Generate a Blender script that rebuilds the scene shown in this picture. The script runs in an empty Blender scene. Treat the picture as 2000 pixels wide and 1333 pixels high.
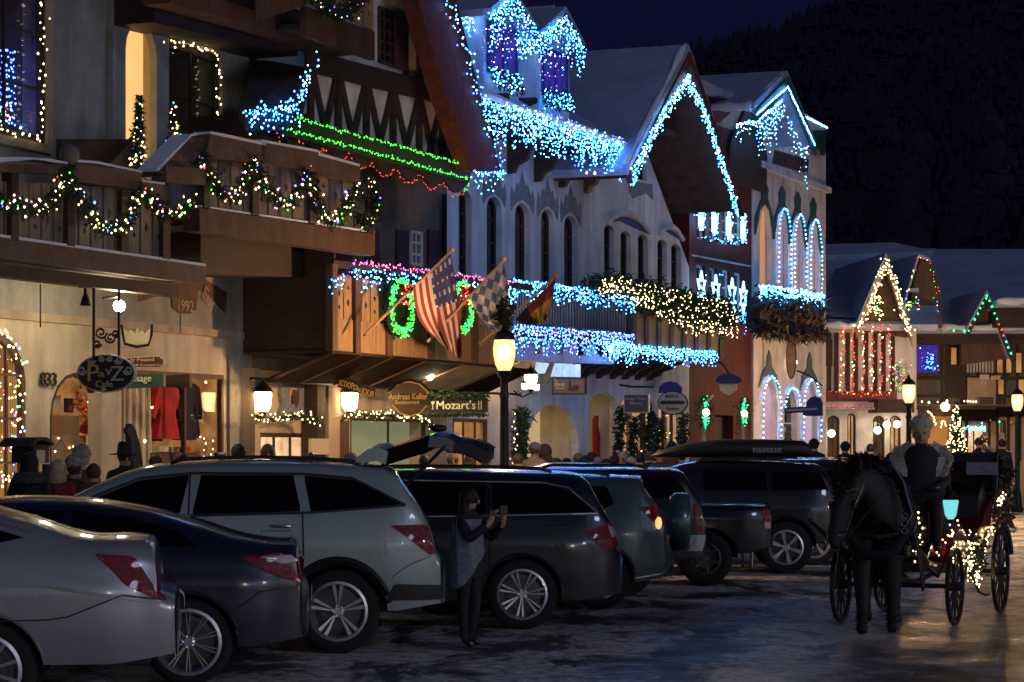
import bpy, bmesh, math, random
from mathutils import Vector, Matrix
from mathutils.geometry import tessellate_polygon
R = math.radians
random.seed(7)
scene = bpy.context.scene
COL = scene.collection
# ------------------------------------------------------------ camera, sky, exposure
F = 4800.0; CX = 1000.0; HZ = 880.0; H = 1.8          # focal length in photo pixels, horizon row, eye height
cd = bpy.data.cameras.new('camera'); cam = bpy.data.objects.new('camera', cd); COL.objects.link(cam)
cam.location = (0, 0, H); cam.rotation_euler = (R(90), 0, 0)
cd.sensor_width = 36.0; cd.lens = 36.0*F/2000; cd.shift_y = (HZ-666.5)/2000
cd.clip_start = 0.5; cd.clip_end = 4000
scene.camera = cam
w = bpy.data.worlds.new('World'); scene.world = w; w.use_nodes = True
nt = w.node_tree; bg = nt.nodes['Background']
sky = nt.nodes.new('ShaderNodeTexSky'); sky.sky_type = 'NISHITA'; sky.sun_disc = False
sky.sun_elevation = R(-5); sky.sun_rotation = R(200)
mul = nt.nodes.new('ShaderNodeMix'); mul.data_type = 'RGBA'; mul.blend_type = 'MULTIPLY'; mul.inputs[0].default_value = 1.0
mul.inputs[7].default_value = (1.5, 1.6, 1.6, 1)
nt.links.new(sky.outputs[0], mul.inputs[6]); 
ng = nt.nodes.new('ShaderNodeMix'); ng.data_type = 'RGBA'; ng.blend_type = 'ADD'; ng.inputs[0].default_value = 1.0; ng.inputs[7].default_value = (.0034, .0040, .021, 1)   # night glow of the whole sky
nt.links.new(mul.outputs[2], ng.inputs[6]); nt.links.new(ng.outputs[2], bg.inputs[0])
bg.inputs[1].default_value = 1.0
sd = bpy.data.lights.new('fill_sun', 'SUN'); sd.energy = 0.22; sd.angle = R(8); sd.color = (0.58, 0.70, 1.0)  # dim blue sun lamp, added to brighten walls and roofs
so = bpy.data.objects.new('fill_sun', sd); COL.objects.link(so); so.rotation_euler = (R(66), 0, R(38))
scene.view_settings.view_transform = 'Standard'; scene.view_settings.look = 'None'
scene.view_settings.exposure = 0.0; scene.view_settings.gamma = 1.0
scene.view_settings.use_curve_mapping = False
try:
    scene.cycles.use_denoising = True; scene.cycles.denoiser = 'OPENIMAGEDENOISE'
    scene.cycles.use_light_tree = True; scene.cycles.sample_clamp_indirect = 3.0
    scene.cycles.max_bounces = 5; scene.cycles.transparent_max_bounces = 6
    scene.cycles.caustics_reflective = False; scene.cycles.caustics_refractive = False
except Exception: pass

# ------------------------------------------------------------ materials
MT = {}
def mat(name, col, rough=0.7, metal=0.0, emit=None, es=0.0, noise=0.0, nscale=6.0, bump=0.0, bscale=30.0, coat=0.0, spec=0.5, stretch=None, sample=True):
    m = bpy.data.materials.new(name); m.use_nodes = True; t = m.node_tree; p = t.nodes['Principled BSDF']
    p.inputs['Base Color'].default_value = (*col, 1); p.inputs['Roughness'].default_value = rough
    p.inputs['Metallic'].default_value = metal; p.inputs['Specular IOR Level'].default_value = spec
    p.inputs['Coat Weight'].default_value = coat; p.inputs['Coat Roughness'].default_value = 0.04
    if emit: p.inputs['Emission Color'].default_value = (*emit, 1); p.inputs['Emission Strength'].default_value = es
    if not sample: m.cycles.emission_sampling = 'NONE'
    if noise or bump:
        g = t.nodes.new('ShaderNodeNewGeometry'); mp = t.nodes.new('ShaderNodeMapping')
        if stretch: mp.inputs['Scale'].default_value = stretch
        t.links.new(g.outputs['Position'], mp.inputs['Vector'])
    if noise:
        n = t.nodes.new('ShaderNodeTexNoise'); n.inputs['Scale'].default_value = nscale; n.inputs['Detail'].default_value = 8; n.inputs['Roughness'].default_value = 0.65
        t.links.new(mp.outputs[0], n.inputs['Vector'])
        r = t.nodes.new('ShaderNodeValToRGB'); r.color_ramp.elements[0].position = 0.3; r.color_ramp.elements[1].position = 0.7
        r.color_ramp.elements[0].color = (*[c*(1-noise) for c in col], 1); r.color_ramp.elements[1].color = (*[min(1, c*(1+noise)) for c in col], 1)
        t.links.new(n.outputs['Fac'], r.inputs[0]); t.links.new(r.outputs[0], p.inputs['Base Color'])
        if name.startswith('plaster') or name == 'red_render':   # rain streaks and dirt
            st = t.nodes.new('ShaderNodeMapping'); st.inputs['Scale'].default_value = (3.2, 3.2, .35); t.links.new(g.outputs['Position'], st.inputs['Vector'])
            n3 = t.nodes.new('ShaderNodeTexNoise'); n3.inputs['Scale'].default_value = 1.0; n3.inputs['Detail'].default_value = 7; t.links.new(st.outputs[0], n3.inputs['Vector'])
            r3 = t.nodes.new('ShaderNodeValToRGB'); r3.color_ramp.elements[0].position = .34; r3.color_ramp.elements[1].position = .62; r3.color_ramp.elements[0].color = (.55, .52, .50, 1); r3.color_ramp.elements[1].color = (1, 1, 1, 1); t.links.new(n3.outputs['Fac'], r3.inputs[0])
            mm = t.nodes.new('ShaderNodeMix'); mm.data_type = 'RGBA'; mm.blend_type = 'MULTIPLY'; mm.inputs[0].default_value = .55; t.links.new(r.outputs[0], mm.inputs[6]); t.links.new(r3.outputs[0], mm.inputs[7]); t.links.new(mm.outputs[2], p.inputs['Base Color'])
    if bump:
        n2 = t.nodes.new('ShaderNodeTexNoise'); n2.inputs['Scale'].default_value = bscale; n2.inputs['Detail'].default_value = 5
        t.links.new(mp.outputs[0], n2.inputs['Vector'])
        b = t.nodes.new('ShaderNodeBump'); b.inputs['Strength'].default_value = bump; b.inputs['Distance'].default_value = 0.02
        t.links.new(n2.outputs['Fac'], b.inputs['Height']); t.links.new(b.outputs[0], p.inputs['Normal'])
    MT[name] = m; return m
def glow(name, col, s, sample=True): return mat(name, (0.02,)*3, 0.5, emit=col, es=s, sample=sample)
mat('plaster_tan', (.46,.37,.25), .85, noise=.22, nscale=2.2, bump=.5, bscale=25)
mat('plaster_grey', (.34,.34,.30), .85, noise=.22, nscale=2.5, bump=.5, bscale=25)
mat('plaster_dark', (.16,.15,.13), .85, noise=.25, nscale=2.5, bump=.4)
mat('plaster_white', (.72,.72,.74), .85, noise=.22, nscale=1.1, bump=.4, bscale=30)
mat('plaster_cream', (.62,.54,.40), .85, noise=.15, nscale=2, bump=.4)
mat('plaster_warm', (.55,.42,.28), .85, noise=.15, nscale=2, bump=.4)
mat('red_render', (.11,.014,.012), .8, noise=.25, nscale=3, bump=.3)
mat('wood_dark', (.045,.026,.019), .65, noise=.5, nscale=5, bump=.6, bscale=14, stretch=(1,1,6))
mat('wood_brown', (.10,.048,.028), .6, noise=.5, nscale=4, bump=.6, bscale=12, stretch=(1,1,.35))
mat('wood_board', (.33,.19,.09), .6, noise=.4, nscale=4, bump=.5, bscale=10, stretch=(4,4,.5))
mat('wood_red', (.15,.032,.022), .6, noise=.55, nscale=5, bump=.8, bscale=9, stretch=(2,2,.6))
mat('wood_tan', (.40,.25,.13), .6, noise=.3, nscale=4, bump=.4)
mat('wood_rail', (.12,.072,.048), .7, noise=.4, nscale=4, bump=.6, bscale=12)
mat('board_grey', (.19,.15,.115), .7, noise=.4, nscale=3, bump=.5, bscale=12, stretch=(4,4,.5))
mat('shingle', (.035,.035,.04), .8, noise=.5, nscale=9, bump=.8, bscale=18)
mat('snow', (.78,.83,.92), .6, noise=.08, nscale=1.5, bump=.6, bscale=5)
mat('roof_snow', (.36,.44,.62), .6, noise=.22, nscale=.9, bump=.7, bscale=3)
mat('iron', (.02,.02,.022), .45, metal=.6)
mat('green_iron', (.012,.022,.02), .4, metal=.3, noise=.3, nscale=20)
mat('shutter', (.06,.025,.035), .6, noise=.3)
mat('teal_paint', (.03,.10,.10), .6)
mat('green_paint', (.02,.06,.045), .6, noise=.2)
mat('fresco', (.20,.23,.25), .85, noise=.4, nscale=10)
mat('awning', (.014,.006,.004), 1.0, spec=.1, noise=.3, nscale=3, bump=.3, bscale=60)
mat('dark_glass', (.008,.009,.012), .06, spec=.6)
mat('car_glass', (.003,.003,.004), .03, spec=.28)
mat('tyre', (.012,.012,.012), .85, noise=.4, nscale=30)
mat('black_trim', (.012,.012,.014), .55)
mat('chrome', (.75,.77,.8), .12, metal=1.0)
mat('alloy', (.55,.56,.60), .28, metal=.9)
mat('alloy_dark', (.10,.10,.11), .35, metal=.7)
mat('tail_red', (.11,.004,.008), .10, coat=.5, emit=(1,.02,.03), es=.012, bump=.6, bscale=90)
mat('tail_clear', (.55,.5,.5), .1, coat=.6)
mat('amber', (.8,.4,.1), .2, emit=(1,.55,.2), es=1.2)
def paint(n, c, metal=.35, rough=.32):
    m = mat(n, c, rough, metal=metal, coat=1.0, noise=.10, nscale=.9, bump=.04, bscale=220); t = m.node_tree; p = t.nodes['Principled BSDF']; L = t.links.new
    tc = t.nodes.new('ShaderNodeTexCoord'); sp = t.nodes.new('ShaderNodeSeparateXYZ'); L(tc.outputs['Object'], sp.inputs[0])       # road salt on the lower panels
    mr = t.nodes.new('ShaderNodeMapRange'); mr.inputs[1].default_value = 1.0; mr.inputs[2].default_value = .35; L(sp.outputs['Z'], mr.inputs[0])
    n = t.nodes.new('ShaderNodeTexNoise'); n.inputs['Scale'].default_value = 5; n.inputs['Detail'].default_value = 9; n.inputs['Roughness'].default_value = .75; L(tc.outputs['Object'], n.inputs['Vector'])
    mu = t.nodes.new('ShaderNodeMath'); mu.operation = 'MULTIPLY'; L(mr.outputs[0], mu.inputs[0]); L(n.outputs['Fac'], mu.inputs[1]); m2 = t.nodes.new('ShaderNodeMath'); m2.operation = 'MULTIPLY'; m2.inputs[1].default_value = .6; L(mu.outputs[0], m2.inputs[0]); mu = m2
    src = p.inputs['Base Color'].links[0].from_socket; mx = t.nodes.new('ShaderNodeMix'); mx.data_type = 'RGBA'; L(mu.outputs[0], mx.inputs[0]); L(src, mx.inputs[6]); mx.inputs[7].default_value = (.16, .15, .14, 1) if max(c) > .2 else (.045, .042, .042, 1); L(mx.outputs[2], p.inputs['Base Color'])
    r2 = t.nodes.new('ShaderNodeMath'); r2.operation = 'MULTIPLY_ADD'; L(mu.outputs[0], r2.inputs[0]); r2.inputs[1].default_value = .7; r2.inputs[2].default_value = .04; L(r2.outputs[0], p.inputs['Coat Roughness'])
    return m
def _old(n, c, metal, rough): return mat(n, c, rough, metal=metal, coat=1.0, noise=.10, nscale=.9, bump=.04, bscale=220)
paint('paint_silver', (.36,.37,.40), .45, .3); paint('paint_navy', (.018,.017,.045), .3); paint('paint_pilot', (.34,.41,.39), .25, .35)
paint('paint_slate', (.015,.022,.032), .4); paint('paint_sage', (.09,.13,.135), .4); paint('paint_black', (.010,.010,.014), .2)
paint('paint_white', (.5,.52,.55), .1)
mat('skin', (.42,.24,.17), .55); mat('denim', (.03,.04,.07), .9, noise=.2); mat('coat_black', (.012,.012,.018), .85, noise=.3, nscale=12, bump=.4)
mat('coat_brown', (.09,.05,.035), .85, noise=.3, nscale=12); mat('coat_red', (.22,.02,.02), .85, noise=.3, nscale=10)
mat('coat_cream', (.42,.36,.28), .9, noise=.3, nscale=20, bump=.8, bscale=50); mat('coat_grey', (.12,.12,.14), .85, noise=.2)
mat('coat_maroon', (.035,.004,.007), .8, noise=.3, nscale=8); mat('knit_grey', (.20,.22,.29), .95, noise=.3, nscale=25, bump=.8, bscale=60)
mat('hair_black', (.01,.008,.008), .6, bump=.8, bscale=60); mat('hair_brown', (.08,.04,.02), .6, bump=.8, bscale=60); mat('hair_blond', (.50,.36,.18), .6, noise=.3, nscale=30, bump=1, bscale=60)
mat('fur', (.34,.30,.23), .95, noise=.5, nscale=30, bump=1, bscale=70); mat('fur_dark', (.10,.085,.065), .95, noise=.5, nscale=30, bump=1, bscale=70)
mat('felt', (.035,.015,.015), .9); mat('horse_coat', (.004,.004,.006), .72, noise=.3, nscale=8, bump=.3); mat('blanket', (.006,.005,.009), .9, noise=.2, bump=.4)
mat('hoof', (.05,.04,.035), .6); mat('leather', (.02,.016,.015), .3, coat=.4)
mat('carriage_red', (.10,.008,.008), .3, coat=.8); mat('carriage_black', (.01,.01,.012), .3, coat=.8); mat('hood', (.03,.025,.03), .7)
mat('needle', (.018,.045,.018), .8, noise=.4, nscale=20); mat('needle_dry', (.05,.05,.025), .8)
mat('cable', (.008,.012,.008), .7)
mat('sign_black', (.014,.014,.016), .45); mat('sign_green', (.012,.05,.032), .5); mat('sign_red', (.11,.014,.012), .5)
mat('sign_brown', (.07,.035,.02), .6, noise=.3); mat('sign_cream', (.62,.55,.36), .6); mat('sign_gold', (.62,.40,.12), .45)
mat('sign_blue', (.03,.05,.22), .5); mat('sign_grey', (.10,.09,.10), .5); mat('sign_silver', (.5,.52,.5), .4); mat('letter_dark', (.03,.028,.03), .7)
mat('cloth_red', (.5,.02,.015), .85, noise=.5, nscale=5); mat('cloth_dark', (.012,.012,.02), .9); mat('cloth_white', (.7,.62,.45), .9, noise=.2)
mat('flag_red', (.24,.02,.02), .8); mat('flag_white', (.48,.43,.38), .8); mat('flag_navy', (.03,.035,.13), .8); mat('flag_blue', (.07,.12,.25), .8); mat('flag_gold', (.45,.25,.03), .8); mat('flag_black', (.015,.012,.012), .8)
mat('cardboard', (.36,.23,.11), .9)
glow('bulb_ice', (.030,.32,1.0), 36); glow('bulb_blue', (.035,.10,1.0), 24); glow('bulb_white', (.42,.72,1.0), 16); glow('bulb_warm', (1.0,.70,.30), 10)
glow('bulb_green', (.06,1.0,.05), 5); glow('bulb_red', (1.0,.07,.03), 3.5); glow('bulb_violet', (.30,.12,1.0), 6); glow('bulb_pink', (1.0,.15,.35), 8); glow('bulb_emerald', (.02,.95,.25), 7)
glow('lamp_core', (1.0,.57,.27), 3000); glow('lamp_core_pale', (1.0,.78,.58), 2600); glow('lantern_glass', (1.0,.62,.30), 26); glow('spot', (1.0,.80,.50), 360); glow('small_globe', (1.0,.8,.5), 12); glow('tube_blue', (.22,.62,1.0), 5.5)
glow('teal_glass', (.22,.8,.8), .95); glow('neon_white', (.55,.9,.9), 1.3); glow('warm_sign_light', (1.0,.72,.38), 22)
def lit(name, c1, c2, s, sc=2.0):  # emissive room and niche walls stand in for the lamps inside
    m = bpy.data.materials.new(name); m.use_nodes = True; t = m.node_tree; p = t.nodes['Principled BSDF']
    p.inputs['Base Color'].default_value = (*[c*.4 for c in c1], 1); p.inputs['Roughness'].default_value = .8
    g = t.nodes.new('ShaderNodeNewGeometry'); n = t.nodes.new('ShaderNodeTexNoise'); n.inputs['Scale'].default_value = sc; n.inputs['Detail'].default_value = 6
    t.links.new(g.outputs['Position'], n.inputs['Vector']); r = t.nodes.new('ShaderNodeValToRGB'); r.color_ramp.elements[0].position = .32; r.color_ramp.elements[1].position = .68
    r.color_ramp.elements[0].color = (*c1, 1); r.color_ramp.elements[1].color = (*c2, 1); t.links.new(n.outputs['Fac'], r.inputs[0])
    t.links.new(r.outputs[0], p.inputs['Emission Color']); p.inputs['Emission Strength'].default_value = s; MT[name] = m
lit('room_amber', (.30,.13,.035), (.72,.36,.11), .75, 1.3); lit('room_shop', (.30,.15,.05), (.85,.52,.22), .75, 3.5); lit('room_cream', (.62,.44,.20), (.78,.58,.30), .60, .9)
lit('room_green', (.42,.44,.24), (.52,.52,.30), .36, .7); lit('room_bright', (.6,.32,.14), (1.0,.82,.5), 1.0, 5); lit('niche_glow', (.95,.55,.17), (1.0,.66,.26), 1.0, 1.2)
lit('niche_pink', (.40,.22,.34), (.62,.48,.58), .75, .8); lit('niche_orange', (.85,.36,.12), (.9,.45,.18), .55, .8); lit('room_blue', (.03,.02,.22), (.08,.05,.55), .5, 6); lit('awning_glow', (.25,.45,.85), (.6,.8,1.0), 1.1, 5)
lit('room_dim', (.05,.025,.015), (.16,.08,.03), .5, 3); lit('room_display', (.16,.06,.018), (.60,.28,.08), .75, 3)
lit('alcove_orange', (.6,.22,.04), (.75,.32,.08), .5, 1)
def clear_glass():
    m = bpy.data.materials.new('clear_glass'); m.use_nodes = True; t = m.node_tree; t.nodes.remove(t.nodes['Principled BSDF'])
    o = t.nodes['Material Output']; a = t.nodes.new('ShaderNodeBsdfTransparent'); g = t.nodes.new('ShaderNodeBsdfGlossy'); g.inputs['Roughness'].default_value = .03
    x = t.nodes.new('ShaderNodeMixShader'); x.inputs[0].default_value = .035; t.links.new(a.outputs[0], x.inputs[1]); t.links.new(g.outputs[0], x.inputs[2]); t.links.new(x.outputs[0], o.inputs[0]); MT['clear_glass'] = m
clear_glass()
def lamp_glass():
    m = bpy.data.materials.new('lamp_globe'); m.use_nodes = True; t = m.node_tree; t.nodes.remove(t.nodes['Principled BSDF'])
    o = t.nodes['Material Output']; a = t.nodes.new('ShaderNodeBsdfTransparent'); e = t.nodes.new('ShaderNodeEmission'); e.inputs[0].default_value = (1, .66, .30, 1); e.inputs[1].default_value = 1.9
    x = t.nodes.new('ShaderNodeMixShader'); x.inputs[0].default_value = .55; t.links.new(a.outputs[0], x.inputs[1]); t.links.new(e.outputs[0], x.inputs[2]); t.links.new(x.outputs[0], o.inputs[0]); MT['lamp_globe'] = m
lamp_glass()
mat('fur_pale', (.50,.46,.38), .95, noise=.4, nscale=30, bump=1, bscale=70)
def road_mat():
    m = bpy.data.materials.new('icy_asphalt'); m.use_nodes = True; t = m.node_tree; p = t.nodes['Principled BSDF']; L = t.links.new
    g = t.nodes.new('ShaderNodeNewGeometry')
    rot = t.nodes.new('ShaderNodeMapping'); rot.inputs['Rotation'].default_value = (0, 0, R(-68.1)); rot.inputs['Scale'].default_value = (1, 1, 1)
    L(g.outputs['Position'], rot.inputs[0])
    def noise(sc, det, ro, vec=None, dist=0):
        n = t.nodes.new('ShaderNodeTexNoise'); n.inputs['Scale'].default_value = sc; n.inputs['Detail'].default_value = det; n.inputs['Roughness'].default_value = ro; n.inputs['Distortion'].default_value = dist
        L((vec or g.outputs['Position']), n.inputs['Vector']); return n.outputs['Fac']
    def ramp(x, a, b, ca, cb):
        r = t.nodes.new('ShaderNodeValToRGB'); r.color_ramp.elements[0].position = a; r.color_ramp.elements[1].position = b
        r.color_ramp.elements[0].color = (*ca, 1); r.color_ramp.elements[1].color = (*cb, 1); L(x, r.inputs[0]); return r.outputs[0]
    def mix(f, a, b, mode='MIX'):
        x = t.nodes.new('ShaderNodeMix'); x.data_type = 'RGBA'; x.blend_type = mode
        if isinstance(f, float): x.inputs[0].default_value = f
        else: L(f, x.inputs[0])
        L(a, x.inputs[6]); L(b, x.inputs[7]); return x.outputs[2]
    sp = t.nodes.new('ShaderNodeMapping'); sp.inputs['Rotation'].default_value = (0, 0, R(-68.1)); sp.inputs['Scale'].default_value = (1.0, .45, 1); L(g.outputs['Position'], sp.inputs[0])
    ice = mix(.8, ramp(noise(1.1, 9, .72, sp.outputs[0], .6), .45, .53, (0,0,0), (1,1,1)), ramp(noise(7, 8, .75), .42, .54, (0,0,0), (1,1,1)), 'MULTIPLY')
    # packed ice lies in the parking lane, the driven lane is worn clear
    sep = t.nodes.new('ShaderNodeVectorMath'); sep.operation = 'DOT_PRODUCT'; sep.inputs[1].default_value = (.9278, -.3731, 0); L(g.outputs['Position'], sep.inputs[0])
    wob = t.nodes.new('ShaderNodeMath'); wob.operation = 'MULTIPLY_ADD'; L(noise(.35, 4, .6), wob.inputs[0]); wob.inputs[1].default_value = 3.0; L(sep.outputs['Value'], wob.inputs[2])
    mr = t.nodes.new('ShaderNodeMapRange'); L(wob.outputs[0], mr.inputs[0]); mr.inputs[1].default_value = -5.4; mr.inputs[2].default_value = -3.4; mr.inputs[3].default_value = 1; mr.inputs[4].default_value = .30
    im = t.nodes.new('ShaderNodeMath'); im.operation = 'MULTIPLY'; L(ice, im.inputs[0]); L(mr.outputs[0], im.inputs[1])
    base = ramp(noise(40, 6, .7), .3, .7, (.022,.022,.025), (.09,.09,.095))
    icec = ramp(noise(18, 5, .7), .3, .7, (.6,.58,.58), (.95,.93,.92))
    L(mix(im.outputs[0], base, icec), p.inputs['Base Color'])
    L(ramp(noise(1.3, 6, .6), .35, .65, (.26,)*3, (.58,)*3), p.inputs['Roughness'])
    hs = t.nodes.new('ShaderNodeMath'); hs.operation = 'ADD'; L(noise(28, 6, .75), hs.inputs[0]); L(im.outputs[0], hs.inputs[1])
    hq = t.nodes.new('ShaderNodeMath'); hq.operation = 'MULTIPLY'; L(noise(5, 5, .6), hq.inputs[0]); L(mr.outputs[0], hq.inputs[1])
    hh = t.nodes.new('ShaderNodeMath'); hh.operation = 'ADD'; L(hs.outputs[0], hh.inputs[0]); L(hq.outputs[0], hh.inputs[1])
    gr = t.nodes.new('ShaderNodeMath'); gr.operation = 'MULTIPLY_ADD'; L(noise(95, 3, .7), gr.inputs[0]); gr.inputs[1].default_value = .45; L(hh.outputs[0], gr.inputs[2]); hh = gr
    b = t.nodes.new('ShaderNodeBump'); b.inputs['Strength'].default_value = .5; b.inputs['Distance'].default_value = .022; L(hh.outputs[0], b.inputs['Height']); L(b.outputs[0], p.inputs['Normal'])
    MT['icy_asphalt'] = m
road_mat()
mat('concrete', (.2,.19,.18), .7, noise=.3, nscale=2, bump=.3)
mat('hill_ground', (.045,.032,.07), .95, noise=.7, nscale=.012, bump=0)
mat('far_tree', (.034,.025,.052), .95)

# ------------------------------------------------------------ geometry helpers
ORG = {}
def tag(o, label=None, cat=None, group=None, kind=None):
    if label: o['label'] = label
    if cat: o['category'] = cat
    if group: o['group'] = group
    if kind: o['kind'] = kind
    return o
def thing(name, label, cat, loc, group=None, rotz=0.0):
    o = bpy.data.objects.new(name, None); COL.objects.link(o); o.location = loc; o.rotation_euler = (0, 0, rotz); o.empty_display_size = .1
    ORG[o.name] = Vector(loc) if not rotz else None
    return tag(o, label, cat, group)
class Fr:
    """Vertical plane family: normal n (towards the viewer), u to the right, P = a*u + b*n."""
    def __init__(s, n): s.n = Vector((n[0], n[1], 0)).normalized(); s.u = Vector((-s.n.y, s.n.x, 0))
    def W(s, x, y, b):
        tx = (x-CX)/F; d = b/(s.n.x*tx + s.n.y); return Vector((tx*d, d, H + (HZ-y)/F*d))
    def az(s, x, y, b): P = s.W(x, y, b); return (s.u.dot(P), P.z)
    def P(s, a, b, z): q = s.u*a + s.n*b; return Vector((q.x, q.y, z))
    def rect(s, x0, x1, y0, y1, b):
        a0, z1 = s.az(x0, y0, b); _, z0 = s.az(x0, y1, b); a1, _ = s.az(x1, y0, b); return a0, a1, z0, z1
M = Fr((4800, -1930)); SG = Fr((-1930, -4800)); F8 = Fr((.10, -1))
def area(p): return .5*sum(p[i][0]*p[(i+1) % len(p)][1]-p[(i+1) % len(p)][0]*p[i][1] for i in range(len(p)))
def arch(a0, a1, z0, z1, k=1.0, n=8):
    c = (a0+a1)/2; r = (a1-a0)/2; h = min(r*k, z1-z0); pts = [(a0, z0), (a1, z0)]
    for i in range(n+1): t = math.pi*i/n; pts.append((c+r*math.cos(t), z1-h+h*math.sin(t)))
    return pts
def box_az(a0, a1, z0, z1): return [(a0, z0), (a1, z0), (a1, z1), (a0, z1)]
class MB:
    def __init__(s): s.v = []; s.f = []; s.m = []
    def add(s, vs, fs, mi=0):
        o = len(s.v); s.v += [Vector(v) for v in vs]; s.f += [tuple(i+o for i in f) for f in fs]; s.m += [mi]*len(fs); return s
    def prism(s, fr, pts, b, t, mi=0, holes=()):
        pts = list(pts)
        if area(pts) < 0: pts.reverse()
        loops = [pts]
        for h in holes:
            h = list(h)
            if area(h) > 0: h.reverse()
            loops.append(h)
        flat = [p for l in loops for p in l]; n = len(flat)
        if len(loops) == 1 and n == 4: tris = [(0, 1, 2, 3)]
        else:
            tris = []
            for tr in tessellate_polygon([[Vector((p[0], p[1], 0)) for p in l] for l in loops]):
                q = [flat[i] for i in tr]
                tris.append(tuple(tr) if area(q) > 0 else tuple(reversed(tr)))
        vs = [fr.P(p[0], b, p[1]) for p in flat] + [fr.P(p[0], b-t, p[1]) for p in flat]
        fs = list(tris) + [tuple(i+n for i in reversed(f)) for f in tris]
        o = 0
        for l in loops:
            k = len(l)
            for i in range(k): j = (i+1) % k; fs.append((o+j, o+i, o+i+n, o+j+n))
            o += k
        return s.add(vs, fs, mi)
    def px(s, fr, pts, b, t, mi=0, holes=()): return s.prism(fr, [fr.az(x, y, b) for x, y in pts], b, t, mi, [[fr.az(x, y, b) for x, y in h] for h in holes])
    def rect(s, fr, x0, x1, y0, y1, b, t, mi=0): return s.prism(fr, box_az(*fr.rect(x0, x1, y0, y1, b)), b, t, mi)
    def beam(s, fr, p, q, w_, b, t, mi=0):
        A = Vector(fr.az(*p, b)); B = Vector(fr.az(*q, b)); d = (B-A).normalized()*w_/2; k = Vector((-d.y, d.x))
        return s.prism(fr, [tuple(A-k), tuple(B-k), tuple(B+k), tuple(A+k)], b, t, mi)
    def box(s, c, sx, sy, sz, mi=0, rot=None):
        vs = [Vector((x*sx/2, y*sy/2, z*sz/2)) for z in (-1, 1) for y in (-1, 1) for x in (-1, 1)]
        if rot: vs = [rot @ v for v in vs]
        return s.add([v+Vector(c) for v in vs], [(0, 2, 3, 1), (4, 5, 7, 6), (0, 1, 5, 4), (2, 6, 7, 3), (0, 4, 6, 2), (1, 3, 7, 5)], mi)
    def octa(s, c, r, mi=0):
        c = Vector(c); return s.add([c+Vector(d)*r for d in ((1,0,0),(-1,0,0),(0,1,0),(0,-1,0),(0,0,1.25),(0,0,-1.25))], [(0,2,4),(2,1,4),(1,3,4),(3,0,4),(2,0,5),(1,2,5),(3,1,5),(0,3,5)], mi)
    def ball(s, c, r, mi=0, n=10, m=7, sc=(1,1,1)):
        vs = []; fs = []
        for j in range(m+1):
            ph = math.pi*j/m
            for i in range(n): th = 2*math.pi*i/n; vs.append(Vector(c)+Vector((math.sin(ph)*math.cos(th)*r*sc[0], math.sin(ph)*math.sin(th)*r*sc[1], math.cos(ph)*r*sc[2])))
        for j in range(m):
            for i in range(n): k = (i+1) % n; fs.append((j*n+i, (j+1)*n+i, (j+1)*n+k, j*n+k))
        return s.add(vs, fs, mi)
    def tube(s, pts, r, n=4, mi=0, closed=False):
        pts = [Vector(p) for p in pts]; vs = []; fs = []; N = len(pts); rr = r if isinstance(r, (list, tuple)) else [r]*N
        for i, p in enumerate(pts):
            d = (pts[(i+1) % N] if (i < N-1 or closed) else p)-(pts[i-1] if (i > 0 or closed) else p)
            d = d.normalized() if d.length > 1e-9 else Vector((0, 0, 1)); a = d.orthogonal() if abs(d.z) > .95 else d.cross(Vector((0, 0, 1))); a.normalize(); b = d.cross(a)
            vs += [p+(a*math.cos(2*math.pi*k/n)+b*math.sin(2*math.pi*k/n))*rr[i] for k in range(n)]
        for i in range(N if closed else N-1):
            j = (i+1) % N
            for k in range(n): l = (k+1) % n; fs.append((i*n+k, i*n+l, j*n+l, j*n+k))
        if not closed: fs += [tuple(reversed(range(n))), tuple((N-1)*n+k for k in range(n))]
        return s.add(vs, fs, mi)
    def lathe(s, c, prof, n=16, mi=0, axis='z'):
        vs = []; fs = []; c = Vector(c)
        for r, h in prof:
            for i in range(n):
                t = 2*math.pi*i/n; x, y = r*math.cos(t), r*math.sin(t)
                vs.append(c+(Vector((x, y, h)) if axis == 'z' else Vector((x, h, y))))
        for j in range(len(prof)-1):
            for i in range(n): k = (i+1) % n; q = (j*n+i, j*n+k, (j+1)*n+k, (j+1)*n+i); fs.append(q if axis == 'z' else q[::-1])
        return s.add(vs, fs, mi)
    def leaves(s, pts, rad, n, size, mi=0):
        pts = [Vector(p) for p in pts]
        for _ in range(n):
            i = random.randrange(max(1, len(pts)-1)); p = pts[i].lerp(pts[min(i+1, len(pts)-1)], random.random())
            g = Vector((random.gauss(0, 1), random.gauss(0, 1), random.gauss(0, 1))); c = p+g*rad*.55
            a = Vector((random.uniform(-1, 1), random.uniform(-1, 1), random.uniform(-1.2, .6))).normalized()*size; b = a.orthogonal().normalized()*size*.22
            s.add([c-b, c+b, c+a], [(0, 1, 2)], mi)
        return s
    def build(s, name, mats, parent=None, smooth=False, label=None, cat=None, group=None, kind=None, local=False):
        if not s.f: return None
        if isinstance(mats, str): mats = [mats]
        org = Vector((0, 0, 0))
        if parent is None and kind != 'structure':
            xs = [v.x for v in s.v]; ys = [v.y for v in s.v]; org = Vector(((min(xs)+max(xs))/2, (min(ys)+max(ys))/2, min(v.z for v in s.v)))
        elif parent is not None and not local: org = ORG.get(parent.name) or Vector((0, 0, 0))
        me = bpy.data.meshes.new(name); me.from_pydata([v-org for v in s.v], [], s.f)
        for m in mats: me.materials.append(MT[m])
        me.polygons.foreach_set('material_index', s.m)
        if smooth: me.polygons.foreach_set('use_smooth', [True]*len(s.f))
        me.update()
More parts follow.
